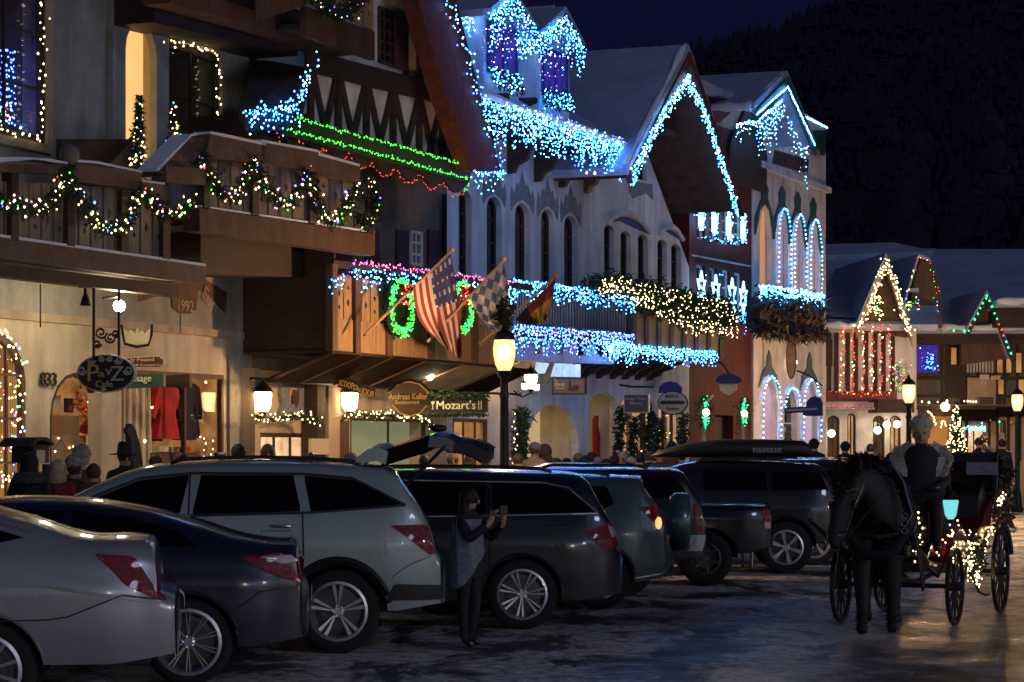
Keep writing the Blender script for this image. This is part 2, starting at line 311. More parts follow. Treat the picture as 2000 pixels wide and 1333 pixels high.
        if kind is None and name in ('greenery', 'evergreen_trim', 'hanging_greenery', 'mane', 'tail', 'feather', 'fur_trim'): kind = 'stuff'
        o = bpy.data.objects.new(name, me); COL.objects.link(o)
        if parent is not None: o.parent = parent; ORG[o.name] = org
        else: o.location = org; ORG[o.name] = org
        return tag(o, label, cat, group, kind)
def part(parent, name, m, fn, *a, **k):
    """one-shape part: fn is an MB method name"""
    kw = {q: k.pop(q) for q in ('label', 'kind', 'smooth', 'local') if q in k}
    mb = MB(); getattr(mb, fn)(*a, **k); return mb.build(name, m, parent, **kw)
TXT = {}
def text(parent, st, org, xd, w_, h_, m, depth=.012, zd=Vector((0, 0, 1)), name='lettering', local=False):
    if st not in TXT:
        cu = bpy.data.curves.new('t', 'FONT'); cu.body = st; cu.extrude = .02; cu.resolution_u = 2; to = bpy.data.objects.new('t', cu); COL.objects.link(to)
        dg = bpy.context.evaluated_depsgraph_get(); me = bpy.data.meshes.new_from_object(to.evaluated_get(dg))
        TXT[st] = ([v.co.copy() for v in me.vertices], [tuple(p.vertices) for p in me.polygons]); bpy.data.objects.remove(to); bpy.data.curves.remove(cu); bpy.data.meshes.remove(me)
    vs, fs = TXT[st]; x0 = min(v.x for v in vs); x1 = max(v.x for v in vs); y0 = min(v.y for v in vs); y1 = max(v.y for v in vs)
    xd = xd.normalized(); zd = zd.normalized(); nd = xd.cross(zd)
    mb = MB(); mb.add([org+xd*((v.x-x0)/(x1-x0)*w_)+zd*((v.y-y0)/(y1-y0)*h_)+nd*(v.z/.04*depth+depth*.5) for v in vs], fs)
    return mb.build(name, m, parent, local=local)
def text_px(parent, st, fr, x0, x1, y0, y1, b, m, slant=0.0, depth=.012):
    A = fr.W(x0, y1, b); a0, z0 = fr.az(x0, y1, b); a1, _ = fr.az(x1, y1, b); _, z1 = fr.az(x0, y0, b)
    xd = fr.u+Vector((0, 0, slant)); return text(parent, st, A, xd, (a1-a0)*math.hypot(1, slant), z1-z0, m, depth, zd=(Vector((0, 0, 1))-fr.u*slant))
def dense(p, step=12):
    out = []
    for (x0, y0), (x1, y1) in zip(p, p[1:]):
        n = max(1, int(math.hypot(x1-x0, y1-y0)/step))
        out += [(x0+(x1-x0)*i/n, y0+(y1-y0)*i/n) for i in range(n)]
    return out+[p[-1]]
def walk(pts, sp):
    """points every sp metres along a 3D polyline"""
    out = []; carry = 0.0
    for a, b in zip(pts, pts[1:]):
        L = (b-a).length; t = carry
        while t < L: out.append(a.lerp(b, t/L)); t += sp
        carry = t-L
    return out
KS = {'ice': 'bulb_ice', 'blue': 'bulb_blue', 'white': 'bulb_white', 'warm': 'bulb_warm', 'green': 'bulb_green', 'red': 'bulb_red', 'violet': 'bulb_violet', 'pink': 'bulb_pink', 'emerald': 'bulb_emerald'}
def bulbs(parent, pts, mix, r=.017, jit=.02, local=False):
    ks = list(mix); ws = [mix[k] for k in ks]; mb = MB()
    for p in pts:
        q = p+Vector((random.gauss(0, jit), random.gauss(0, jit), random.gauss(0, jit))); mb.octa(q, r*random.uniform(.48, .82), random.choices(range(len(ks)), ws)[0])
    return mb.build('bulbs', [KS[k] for k in ks], parent, kind='stuff', local=local)
def wire(label, pts, group=None, cable='cable', r=.006):
    mb = MB(); mb.tube(pts, r, 3); return mb.build('light_string', cable, None, label=label, cat='light string', group=group)
def string(label, fr, b, path, mix, sp=.07, r=.017, jit=.025, group=None):
    pts = [fr.W(x, y, b) for x, y in dense(path)]; o = wire(label, pts, group); bulbs(o, walk(pts, sp), mix, r, jit); return o
def icicles(label, fr, b, path, mix, gap=.085, lo=.15, hi=.6, sp=.07, r=.017, jit=.018, group=None, top=True):
    gap *= .8; sp *= .85
    pts = [fr.W(x, y, b) for x, y in dense(path)]; mb = MB(); mb.tube(pts, .006, 3); bl = walk(pts, .05) if top else []
    for p in walk(pts, gap):
        p = p+fr.u*random.uniform(-.03, .03); L = random.uniform(lo, hi)*random.choice((1, 1, .6, .8)); e = p-Vector((0, 0, L)); mb.tube([p, e], .004, 3)
        z = .04+random.random()*.04
        while z < L: bl.append(p-Vector((0, 0, z))); z += sp*random.uniform(.8, 1.4)
    o = mb.build('light_string', 'cable', None, label=label, cat='light string', group=group); bulbs(o, bl, mix, r, jit); return o
WARM = {'warm': 1}; ICE = {'ice': 5, 'white': 1.5, 'blue': 2}; MULTI = {'warm': 14, 'blue': 1, 'violet': 1.2, 'red': 1.3, 'green': 1.2}
def garland(label, fr, b, path, mix, rad=.09, n=900, sp=.06, jit=.05, leaf=.09, r=.018, group=None, name='garland', m='needle'):
    pts = [fr.W(x, y, b) for x, y in dense(path, 8)]; mb = MB(); mb.leaves(pts, rad, n, leaf); mb.tube(pts, .015, 4)
    o = mb.build(name, m, None, label=label, cat='garland' if name == 'garland' else 'greenery', group=group); bulbs(o, walk(pts, sp), mix, r, jit); return o
def ngrid(root, poly_rect, fr, b, nx, nz, fm, gm='dark_glass', fw=.06, archk=None, proud=.0, dep=.10):
    """window: frame ring, pane, each glazing bar"""
    a0, a1, z0, z1 = poly_rect
    O = arch(a0, a1, z0, z1, archk) if archk else box_az(a0, a1, z0, z1)
    I = arch(a0+fw, a1-fw, z0+fw, z1-fw, archk) if archk else box_az(a0+fw, a1-fw, z0+fw, z1-fw)
    f = part(root, 'window', fm, 'prism', fr, O, b+proud, .07, holes=[I])
    g = MB(); g.prism(fr, I, b+proud-.045, .012); g.build('pane', gm, f)
    for i in range(1, nx): x = a0+(a1-a0)*i/nx; part(f, 'glazing_bar', fm, 'prism', fr, box_az(x-.02, x+.02, z0+fw, z1-fw*(1 if not archk else 1.2)), b+proud-.012, .03)
    for i in range(1, nz): z = z0+(z1-z0)*i/nz; part(f, 'glazing_bar', fm, 'prism', fr, box_az(a0+fw, a1-fw, z-.018, z+.018), b+proud-.015, .03)
    return f
def room(root, rect, fr, b, depth, m, side='plaster_tan', name='shop_interior'):
    if name == 'shop_interior': side = m
    a0, a1, z0, z1 = rect; mb = MB(); P = fr.P
    q = [P(a0, b, z0), P(a1, b, z0), P(a1, b, z1), P(a0, b, z1), P(a0, b-depth, z0), P(a1, b-depth, z0), P(a1, b-depth, z1), P(a0, b-depth, z1)]
    mb.add(q, [(4, 5, 6, 7)], 0).add(q, [(0, 4, 7, 3), (1, 2, 6, 5), (0, 1, 5, 4), (3, 7, 6, 2)], 1); return mb.build(name, [m, side], root)

# ------------------------------------------------------------ setting
def mid(fr, x0, x1, yt, yb, b):
    xm = (x0+x1)/2; return fr.az(x0, yt, b)[0], fr.az(x1, yt, b)[0], fr.az(xm, yb, b)[1], fr.az(xm, yt, b)[1]
def zrect(fr, x0, x1, z0, z1, b): return fr.az(x0, 0, b)[0], fr.az(x1, 0, b)[0], z0, z1
def sheet(name, m, a0, a1, b0, b1, z):
    mb = MB(); mb.add([M.P(a0, b0, z), M.P(a1, b0, z), M.P(a1, b1, z), M.P(a0, b1, z)], [(0, 3, 2, 1)]); return mb.build(name, m, None, kind='structure')
g = MB(); g.add([(-900, -60, -.02), (900, -60, -.02), (900, 1500, -.02), (-900, 1500, -.02)], [(0, 1, 2, 3)]); g.build('ground', 'concrete', None, kind='structure')
sheet('road', 'icy_asphalt', -20, 140, -13.4, 12, 0)
mb = MB(); mb.prism(M, box_az(-20, 72, -.02, .14), -13.55, 6); mb.build('sidewalk', 'concrete', None, kind='structure')
mb = MB(); mb.prism(M, box_az(-20, 72, -.02, .15), -13.4, .147); mb.build('kerb', 'concrete', None, kind='structure')
def ridge(x):
    t = [(600, 190), (1100, 150), (1250, 118), (1360, 100), (1500, 68), (1640, 22), (1760, -12), (2000, -60), (2300, -110), (3000, -120)]
    for (x0, y0), (x1, y1) in zip(t, t[1:]):
        if x0 <= x <= x1: return y0+(y1-y0)*(x-x0)/(x1-x0)
    return 190
vs = []; fs = []; NX, NY = 90, 26; rnd = random.Random(3); HILL = []
for j in range(NY+1):
    k = j/NY; D = 190+380*k
    for i in range(NX+1):
        x = 600+2400*i/NX; zt = (HZ-ridge(x))/F*570+H-1
        z = zt*(k**.8)*(1 if k < 1 else 1)+rnd.uniform(-1, 1)*2.2*(k > .05)+4*math.sin(i*.7+j*.5)*k*(1-k)
        p = Vector(((x-CX)/F*D, D, z-.5)); vs.append(p); HILL.append((p, x))
for j in range(NY):
    for i in range(NX): o = j*(NX+1)+i; fs.append((o, o+1, o+NX+2, o+NX+1))
mb = MB(); mb.add(vs, fs); mb.build('hill', 'hill_ground', None, smooth=True, kind='structure')
mb = MB()
for _ in range(15000):
    p, x = rnd.choice(HILL); q = p+Vector((rnd.uniform(-4, 4), rnd.uniform(-7, 7), 0)); h = rnd.uniform(1.6, 5.0)*(p.y/570)**.9; r = h*rnd.uniform(.2, .34); q.z -= .4
    n = 5; ring = [q+Vector((r*math.cos(6.283*k/n), r*math.sin(6.283*k/n), h*.12)) for k in range(n)]
    mb.add(ring+[q+Vector((0, 0, h))], [(k, (k+1) % n, n) for k in range(n)])
mb.build('conifer_forest', 'far_tree', None, label='dark conifer forest covering the hillside behind the town', cat='forest', kind='stuff')

def bracket(root, x, y, b0, proj, h, w_=.14, m='wood_dark'):
    """scrolled timber bracket standing out from the wall, foot at pixel (x, y)"""
    a, z = M.az(x, y, b0)
    prof = [(0, 0), (.12*proj, .02*h), (.18*proj, .16*h), (.36*proj, .26*h), (.42*proj, .46*h), (.68*proj, .62*h), (.74*proj, .80*h), (proj, .90*h), (proj, h), (0, h)]
    mb = MB(); vs = [M.P(a-w_/2, b0+p[0], z+p[1]) for p in prof]+[M.P(a+w_/2, b0+p[0], z+p[1]) for p in prof]; n = len(prof)
    tr = tessellate_polygon([[Vector((p[0], p[1], 0)) for p in prof]])
    mb.add(vs, [tuple(t) for t in tr]+[tuple(i+n for i in reversed(t)) for t in tr]+[(i, (i+1) % n, (i+1) % n+n, i+n) for i in range(n)]); return mb.build('bracket', m, root)
def strip_slope(root, name, m, fr, pts, b, t, th=.12): # roof plane from eave (a,z) to ridge (a,z), running back t metres
    (a0, z0), (a1, z1) = pts; mb = MB(); mb.prism(fr, [(a0, z0), (a1, z1), (a1, z1+th), (a0, z0+th)], b, t); return mb.build(name, m, root, smooth=False)
def boards(root, fr, quad, b, n, m='board_grey', gap=.08, t=.04, hole=True, name='board'):
    """row of upright boards between two px lines, each with a diamond cut-out"""
    (x0, y0t, y0b), (x1, y1t, y1b) = quad
    for i in range(n):
        u0 = (i+gap)/n; u1 = (i+1-gap)/n; X0 = x0+(x1-x0)*u0; X1 = x0+(x1-x0)*u1
        f = lambda u, p, q: p+(q-p)*u
        P = [(X0, f(u0, y0b, y1b)), (X1, f(u1, y0b, y1b)), (X1, f(u1, y0t, y1t)), (X0, f(u0, y0t, y1t))]; P = [fr.az(x, y, b) for x, y in P]
        hs = []
        if hole:
            ca = (P[0][0]+P[1][0])/2; zt = P[2][1]; zb = P[0][1]; wd = (P[1][0]-P[0][0])*.17; hh = (zt-zb)
            for k, s in ((.74, 1), (.42, 1.6)) if i % 2 else ((.60, 1.5), (.30, .9)): cz = zb+hh*k; hs.append([(ca-wd, cz), (ca, cz-hh*.06*s), (ca+wd, cz), (ca, cz+hh*.06*s)])
        mb = MB(); mb.prism(fr, P, b, t, holes=hs); mb.build(name, m, root)

# ------------------------------------------------------------ building 1: café building at the left
B = -18.0
b1 = thing('cafe_building', 'tan plaster café building at the left with two timber balconies and number 833', 'building', M.P(30, B, 0))
aL = M.az(-260, 0, B)[0]; aR = M.az(487, 0, B)[0]; ZL = M.az(100, 622, B)[1]
winL = mid(M, -70, 87, -60, 266, B); niche = (*mid(M, 231, 292, 47, 350, B),); win2 = mid(M, 320, 427, 92, 300, B)
tower = mid(M, 206, 316, -40, 380, B)
mb = MB(); mb.prism(M, box_az(aL, aR, ZL, 11.5), B, .35, holes=[box_az(*winL), box_az(niche[0]-.05, niche[1]+.05, niche[2], niche[3]+.1), box_az(*win2)]); mb.build('wall', 'plaster_grey', b1)
doorL = zrect(M, -95, 50, .5, M.az(0, 645, B)[1], B); disp = zrect(M, 97, 196, .75, M.az(146, 728, B)[1], B); bigw = zrect(M, 237, 437, .55, M.az(337, 727, B)[1], B)
mb = MB(); mb.prism(M, box_az(aL, aR, 0, ZL-.01), B, .12, holes=[arch(*doorL, .75), arch(*disp, 1.0), box_az(*bigw)]); mb.build('ground_floor_wall', 'plaster_cream', b1)
mb = MB(); mb.prism(M, box_az(aL, aR, ZL-.06, ZL+.05), B+.07, .1); mb.build('ledge', 'plaster_tan', b1)
mb = MB(); mb.prism(M, box_az(tower[0], tower[1], 4.6, 11.5), B+.12, .115, holes=[arch(niche[0], niche[1], niche[2], niche[3])]); mb.build('niche_tower', 'plaster_grey', b1)
room(b1, (niche[0]-.04, niche[1]+.04, niche[2], niche[3]), M, B-.01, .12, 'niche_glow', 'plaster_warm', 'lit_niche')
ngrid(b1, winL, M, B, 2, 3, 'wood_dark', 'clear_glass', .1); room(b1, winL, M, B-.36, 1.2, 'room_dim', 'plaster_dark', 'upper_room')
ngrid(b1, win2, M, B, 2, 2, 'wood_dark', 'clear_glass', .1); room(b1, win2, M, B-.36, 1.2, 'room_dim', 'plaster_dark', 'upper_room')
for r_, st in ((winL, 'left'), (win2, 'right')):
    mb = MB(); mb.prism(M, box_az(r_[0]-.12, r_[1]+.12, r_[2]-.12, r_[3]+.12), B+.06, .055, holes=[box_az(*r_)]); mb.build('window_surround', 'plaster_tan', b1)
ngrid(b1, doorL, M, B, 4, 5, 'wood_brown', 'clear_glass', .1, .75); room(b1, (doorL[0]-.2, doorL[1]+.35, doorL[2], doorL[3]), M, B-.13, .6, 'room_amber', 'plaster_warm')
ngrid(b1, disp, M, B, 1, 1, 'wood_dark', 'clear_glass', .05, 1.0); room(b1, (disp[0]-.2, disp[1]+.28, disp[2], disp[3]), M, B-.13, .8, 'room_display', 'plaster_warm')
ngrid(b1, bigw, M, B, 1, 1, 'wood_brown', 'clear_glass', .07); room(b1, (bigw[0]-.1, bigw[1]+1.0, bigw[2]-.1, bigw[3]+.1), M, B-.13, .9, 'room_display', 'plaster_warm')
mb = MB(); mb.prism(M, box_az((bigw[0]*.38+bigw[1]*.62)-.03, (bigw[0]*.38+bigw[1]*.62)+.03, bigw[2], bigw[3]), B-.02, .06); mb.build('glazing_bar', 'wood_dark', b1)
# right corner pier, grey plaster
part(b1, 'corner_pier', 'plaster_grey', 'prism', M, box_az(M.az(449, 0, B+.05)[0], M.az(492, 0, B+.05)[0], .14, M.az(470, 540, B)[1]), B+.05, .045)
part(b1, 'pilaster', 'plaster_cream', 'prism', M, box_az(M.az(198, 0, B+.22)[0], M.az(232, 0, B+.22)[0], .14, M.az(215, 770, B)[1]), B+.22, .215)
# third-floor balcony seen from below
b3 = -16.2; zt = M.az(732, 62, b3)[1]; zb = M.az(732, 118, b3)[1]; aE = M.az(732, 0, b3)[0]
part(b1, 'balcony_fascia', 'wood_brown', 'prism', M, box_az(aL+8, aE, zb, zt), b3, .10)
part(b1, 'balcony_soffit', 'wood_dark', 'prism', M, box_az(aL+8, aE, zb+.12, zb+.2), b3-.1, 1.9)
part(b1, 'corbel_beam', 'wood_dark', 'px', M, [(300, 44), (640, 124), (728, 140), (728, 66), (640, 40), (300, -80)], -17.25, .74)
part(b1, 'corbel_beam', 'wood_brown', 'px', M, [(330, 6), (700, 108), (700, 82), (330, -30)], -16.7, .4)
part(b1, 'end_beam', 'wood_brown', 'px', M, [(500, 45), (500, -30), (600, -30), (600, 10), (540, 30)], b3+.02, .02)
boards(b1, M, ((600, -60, 4), (731, -10, 60)), b3-.04, 6, 'wood_tan')
# lower left balcony
bl = -16.0
zt = M.az(200, 492, bl)[1]; zb = M.az(200, 531, bl)[1]; a0 = M.az(-260, 0, bl)[0]; a1 = M.az(402, 0, bl)[0]
part(b1, 'balcony_fascia', 'wood_rail', 'prism', M, box_az(a0, a1, zb, zt), bl, .12)
part(b1, 'balcony_floor', 'wood_dark', 'prism', M, box_az(a0, a1, zb+.04, zt-.02), bl-.12, 1.86)
part(b1, 'lower_beam', 'wood_dark', 'prism', M, box_az(a0, a1-.1, zb-.16, zb-.005), bl-.35, .2)
part(b1, 'ledge_snow', 'snow', 'prism', M, box_az(a0, a1, zt+.002, zt+.035), bl, .10)
boards(b1, M, ((-40, 352, 470), (322, 372, 505)), bl-.06, 15, 'board_grey')
part(b1, 'top_rail', 'wood_rail', 'px', M, [(-260, 330), (132, 340), (132, 322), (-260, 318)], bl+.02, .2)
part(b1, 'rail_snow', 'snow', 'px', M, [(-260, 317), (0, 317), (40, 314), (70, 312), (132, 321), (132, 317), (95, 310), (40, 307), (-260, 312)], bl+.03, .22)
for q in ([(140, 352), (276, 372), (278, 338), (150, 318)], [(272, 388), (322, 392), (322, 362), (272, 356)]): part(b1, 'planter_box', 'wood_rail', 'px', M, q, bl+.06, .25)
part(b1, 'planter_snow', 'snow', 'px', M, [(150, 317), (190, 320), (278, 338), (278, 334), (190, 315), (150, 312)], bl+.06, .24)
part(b1, 'planter_snow', 'snow', 'px', M, [(272, 355), (322, 361), (322, 357), (272, 351)], bl+.06, .24)
for x, yt, yb in ((140, 325, 480), (30, 330, 470), (245, 370, 492), (326, 345, 505), (-60, 330, 462)): part(b1, 'post', 'wood_dark', 'rect', M, x-7, x+7, yt, yb, bl+.01, .14)
part(b1, 'carved_mask', 'board_grey', 'ball', M.W(135, 303, bl), .13)
part(b1, 'sloped_cap', 'wood_rail', 'px', M, [(309, 336), (374, 268), (400, 268), (400, 300), (322, 345)], bl+.03, .3)
part(b1, 'cap_snow', 'snow', 'px', M, [(309, 335), (374, 267), (396, 262), (374, 262), (307, 330)], bl+.04, .3)
part(b1, 'planter_box', 'wood_rail', 'px', M, [(325, 356), (402, 362), (402, 330), (325, 324)], bl+.08, .22)
part(b1, 'inner_rail', 'wood_dark', 'px', M, [(120, 330), (270, 332), (270, 272), (120, 272)], -17.2, .08)
part(b1, 'stair_stringer', 'wood_dark', 'px', M, [(205, 330), (272, 262), (278, 262), (278, 300), (240, 330)], -17.0, .1)
# lower right balcony
part(b1, 'balcony_beam', 'wood_brown', 'px', M, [(390, 452), (732, 500), (732, 458), (390, 406)], bl, .25)
part(b1, 'balcony_floor', 'wood_dark', 'px', M, [(392, 440), (730, 488), (730, 470), (392, 420)], bl-.25, 1.74)
part(b1, 'beam_snow', 'snow', 'px', M, [(392, 405), (732, 456), (732, 452), (392, 401)], bl-.02, .2)
part(b1, 'cross_beam', 'wood_dark', 'px', M, [(392, 535), (688, 546), (688, 482), (392, 448)], -16.9, .8)
boards(b1, M, ((402, 300, 404), (716, 352, 452)), bl-.05, 13, 'board_grey')
for q in ([(402, 305), (516, 322), (520, 285), (412, 262)], [(510, 318), (622, 336), (622, 298), (512, 278)], [(618, 342), (706, 356), (703, 326), (622, 304)]): part(b1, 'planter_box', 'wood_rail', 'px', M, q, bl+.10, .28)
for q in ([(412, 262), (520, 285), (520, 280), (440, 262), (412, 257)], [(512, 278), (622, 298), (622, 293), (512, 273)], [(622, 304), (703, 326), (703, 321), (622, 298)]): part(b1, 'planter_snow', 'snow', 'px', M, q, bl+.10, .27)
for x, yt, yb in ((405, 310, 405), (500, 325, 420), (612, 340, 436), (725, 345, 455)): part(b1, 'post', 'wood_dark', 'rect', M, x-6, x+6, yt, yb, bl+.01, .13)
# painted scroll on the wall above the ledge
part(b1, 'painted_banner', 'wood_brown', 'px', M, [(272, 590), (330, 572), (372, 576), (388, 568), (400, 572), (440, 612), (444, 572), (400, 545), (372, 540), (330, 545), (290, 560), (270, 575)], B+.012, .01)
part(b1, 'painted_shield', 'wood_brown', 'px', M, [(337, 600), (350, 612), (372, 614), (384, 604), (388, 560), (335, 560)], B+.024, .01)
text_px(b1, 'Europa', M, 392, 440, 552, 590, B+.03, 'plaster_tan', slant=-.55, depth=.006)
text_px(b1, '1992', M, 348, 378, 585, 607, B+.03, 'plaster_tan', depth=.006)
text_px(b1, '833', M, 78, 108, 727, 754, B+.03, 'letter_dark', depth=.03)
# shop things inside the windows
def box_item(name, label, cat, m, x0, x1, yt, yb, b, t, group=None): mb = MB(); mb.rect(M, x0, x1, yt, yb, b, t); return mb.build(name, m, None, label=label, cat=cat, group=group)
def garment(label, x0, x1, yt, yb, b, m):
    a0, a1, z0, z1 = mid(M, x0, x1, yt, yb, b); c = (a0+a1)/2; w_ = (a1-a0)/2; h = z1-z0
    P = [(c-w_, z0), (c+w_, z0), (c+w_*.62, z0+h*.45), (c+w_*.7, z0+h*.62), (c+w_*1.15, z0+h*.35), (c+w_*1.3, z0+h*.42), (c+w_*.85, z0+h*.93), (c+w_*.25, z1), (c, z1-h*.06), (c-w_*.25, z1), (c-w_*.85, z0+h*.93), (c-w_*1.3, z0+h*.42), (c-w_*1.15, z0+h*.35), (c-w_*.7, z0+h*.62), (c-w_*.62, z0+h*.45)]
    mb = MB(); mb.prism(M, P, b, .16); mb.build('hanging_coat', m, None, label=label, cat='clothes')
garment('red jacket hanging in the large shop window', 306, 352, 752, 858, -18.30, 'cloth_red')
garment('dark jacket hanging right of the red jacket in the shop window', 354, 384, 745, 860, -18.28, 'cloth_dark')
garment('dark jacket hanging left of the red jacket in the shop window', 300, 318, 760, 862, -18.40, 'cloth_dark')
mb = MB()
for i in range(9): x = 239+i*6.6; mb.px(M, [(x, 925), (x+6, 925), (x+4.5-(i > 6)*3, 740), (x+.5, 740)], -18.22-.05*(i % 2), .03)
mb.build('curtain', 'cloth_white', None, label='white draped curtain at the left of the large shop window', cat='curtain')
part(None, 'mannequin', 'cloth_dark', 'px', M, [(246, 840), (258, 828), (266, 842), (274, 870), (282, 925), (262, 925), (258, 862)], -18.16, .10); tag(bpy.data.objects['mannequin'], 'dark draped figure before the white curtain in the shop window', 'mannequin')
box_item('cardboard_box', 'brown cardboard box standing in the arched shop window', 'box', 'cardboard', 124, 155, 812, 850, -18.2, .35)
box_item('display_table', 'pale table under the cardboard box in the arched window', 'table', 'wood_tan', 97, 168, 850, 925, -18.2, .4)
mb = MB(); mb.leaves([M.W(168, 780, -18.35), M.W(185, 800, -18.35), M.W(180, 830, -18.35)], .18, 260, .12); o = mb.build('flower_bunch', 'cloth_red', None, label='orange red flowers glowing inside the arched shop window', cat='flowers')
bulbs(o, [M.W(random.uniform(165, 192), random.uniform(772, 815), -18.3) for _ in range(26)], {'warm': 2, 'red': 3}, .016)
mb = MB(); mb.ball(M.W(178, 838, -18.3), .2, sc=(1, 1, .45)); mb.ball(M.W(178, 832, -18.3), .12, sc=(1, 1, .9)); mb.build('display_hat', 'cloth_red', None, smooth=True, label='red hat on display in the arched shop window', cat='hat')

box_item('clothes_table', 'dark table of folded goods below the hanging jackets', 'table', 'wood_brown', 296, 392, 884, 925, -18.2, .3)
garment('dark coat hanging at the right of the large shop window', 366, 392, 750, 856, -18.30, 'cloth_dark')
for i, (x, y) in enumerate(((312, 872), (334, 873), (356, 874))): box_item('folded_clothes', ['left', 'middle', 'right'][i]+' small pile of folded clothes below the hanging jackets', 'clothes', ('cloth_white', 'cardboard', 'cloth_red')[i], x, x+17, y, y+11, -18.15, .2)
for i, (x, m_) in enumerate(((104, 'cloth_white'), (128, 'cloth_dark'))): box_item('hanging_picture', ['pale', 'dark'][i]+' framed picture hanging high in the arched shop window', 'picture', m_, x, x+15, 772+i*6, 800+i*6, -18.5, .03)

# ------------------------------------------------------------ building 2: half-timbered restaurant
b2 = thing('half_timbered_restaurant', 'half timbered restaurant with red brown bargeboard and long wooden balcony behind the flags', 'building', M.P(40, B, 0))
aL2 = aR+.02; aR2 = M.az(872, 0, B)[0]
dG = zrect(M, 505, 600, .5, M.az(552, 846, B)[1], B); dV = zrect(M, 684, 832, .4, M.az(758, 818, B)[1], B)
ZM = M.az(700, 735, B)[1]
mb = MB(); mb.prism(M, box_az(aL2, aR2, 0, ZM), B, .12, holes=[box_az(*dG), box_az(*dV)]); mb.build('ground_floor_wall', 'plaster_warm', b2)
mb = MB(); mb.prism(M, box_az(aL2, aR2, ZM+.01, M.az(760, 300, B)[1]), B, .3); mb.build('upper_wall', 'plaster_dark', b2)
ngrid(b2, dG, M, B, 3, 2, 'wood_dark', 'clear_glass', .07); room(b2, (dG[0], dG[1]+.5, dG[2], dG[3]), M, B-.13, .5, 'room_bright', 'plaster_warm')
ngrid(b2, dV, M, B, 2, 1, 'wood_dark', 'clear_glass', .05); room(b2, dV, M, B-.13, .2, 'room_green', 'plaster_cream', 'lit_entry')
w_ = mid(M, 800, 822, 452, 520, B); ngrid(b2, w_, M, B, 2, 3, 'plaster_white', 'dark_glass', .05, proud=.04)
for x0, x1 in ((776, 799), (838, 862), (716, 742)): part(b2, 'shutter', 'shutter', 'rect', M, x0, x1, 448, 520, B+.05, .04)
part(b2, 'downpipe', 'iron', 'tube', [M.W(868, 380, B+.1), M.W(868, 545, B+.1)], .05, 6)
# jettied gable
bj = -17.1
jt = [(590, 244), (600, 250), (922, 330), (870, 180), (800, -80), (640, -80), (600, 60)]
part(b2, 'gable_wall', 'plaster_white', 'px', M, jt, bj, .85)
def tim(p, q, w_=.2, b=bj+.05): part(b2, 'timber', 'wood_dark', 'beam', M, p, q, w_, b, .05)
tim((600, 118), (892, 192), .34, bj+.09)
posts = [(610, 120, 236), (664, 136, 252), (719, 150, 266), (771, 165, 280), (822, 180, 294), (866, 192, 306)]
for x, y0, y1 in posts:
    tim((x, y0), (x, y1+4), .16, bj+.07)
    for s in (-1, 1): tim((x+s*2, y0+12), (x+s*25, y1+s*6), .14, bj+.055)
tim((822, 30), (822, 165), .16); tim((824, 152), (852, 100), .15); tim((795, 30), (795, 150), .14)
ngrid(b2, mid(M, 737, 770, 18, 128, bj), M, bj, 3, 5, 'wood_dark', 'dark_glass', .05, proud=.05)
part(b2, 'shutter', 'shutter', 'px', M, [(772, 132), (794, 138), (794, 38), (772, 30)], bj+.09, .04)
part(b2, 'bargeboard', 'wood_red', 'px', M, [(923, 333), (976, 335), (940, 200), (874, -60), (800, -60), (863, 165)], -16.4, .3)
part(b2, 'roof_slab', 'shingle', 'px', M, [(958, 334), (978, 335), (942, 200), (876, -60), (868, -60), (925, 200)], -16.72, 6)
# hipped bay roof left of the gable
P = [M.W(466, 200, -17.0), M.W(480, 222, -16.5), M.W(560, 222, -16.3), M.W(604, 122, -17.2), M.W(500, 118, -17.9)]
mb = MB(); mb.add(P+[p-Vector((0, 0, .25)) for p in P], [(0, 1, 2, 3, 4), (5, 9, 8, 7, 6), (0, 5, 6, 1), (1, 6, 7, 2), (2, 7, 8, 3), (3, 8, 9, 4), (4, 9, 5, 0)]); mb.build('bay_roof', 'shingle', b2)
part(b2, 'bay_wall', 'wood_dark', 'px', M, [(486, 278), (560, 290), (604, 240), (604, 222), (486, 222)], -17.0, 1)
# planter jetty between the green strings and the scalloped valance
part(b2, 'jetty_box', 'wood_dark', 'px', M, [(545, 262), (916, 358), (922, 322), (580, 228)], -16.75, .5)
pts = [(555, 256)]
for i in range(8):
    x0 = 556+i*44.5; y0 = 268+i*11.6
    for k in range(1, 7): t = k/6; pts.append((x0+44.5*t, y0+11.6*t+22*math.sin(math.pi*t)))
pts += [(915, 340), (560, 248)]
part(b2, 'scalloped_valance', 'wood_dark', 'px', M, pts, -16.85, .04)
# long balcony
bb = -16.4; a0 = M.az(652, 0, bb)[0]; a1 = M.az(1004, 0, bb)[0]; zr = M.az(690, 512, bb)[1]; zf = M.az(652, 684, bb)[1]
part(b2, 'balcony_end', 'wood_dark', 'prism', M, box_az(a0, a0+.06, zf, zr+.35), bb, 1.58)
part(b2, 'balcony_floor', 'wood_dark', 'px', M, [(652, 690), (1004, 722), (1004, 712), (652, 680)], bb, 1.58)
part(b2, 'balcony_band', 'wood_board', 'px', M, [(652, 684), (1004, 716), (1004, 662), (652, 622)], bb+.02, .05)
boards(b2, M, ((654, 535, 626), (1000, 590, 668)), bb, 20, 'wood_board', gap=.05, t=.03)
part(b2, 'top_rail', 'wood_dark', 'px', M, [(652, 522), (1040, 568), (1040, 556), (652, 508)], bb+.05, .12)
for x, y0, y1 in ((655, 515, 684), (700, 522, 690), (763, 530, 696), (845, 540, 702), (930, 552, 710)): part(b2, 'post', 'wood_brown', 'rect', M, x-5, x+5, y0, y1, bb+.07, .12)
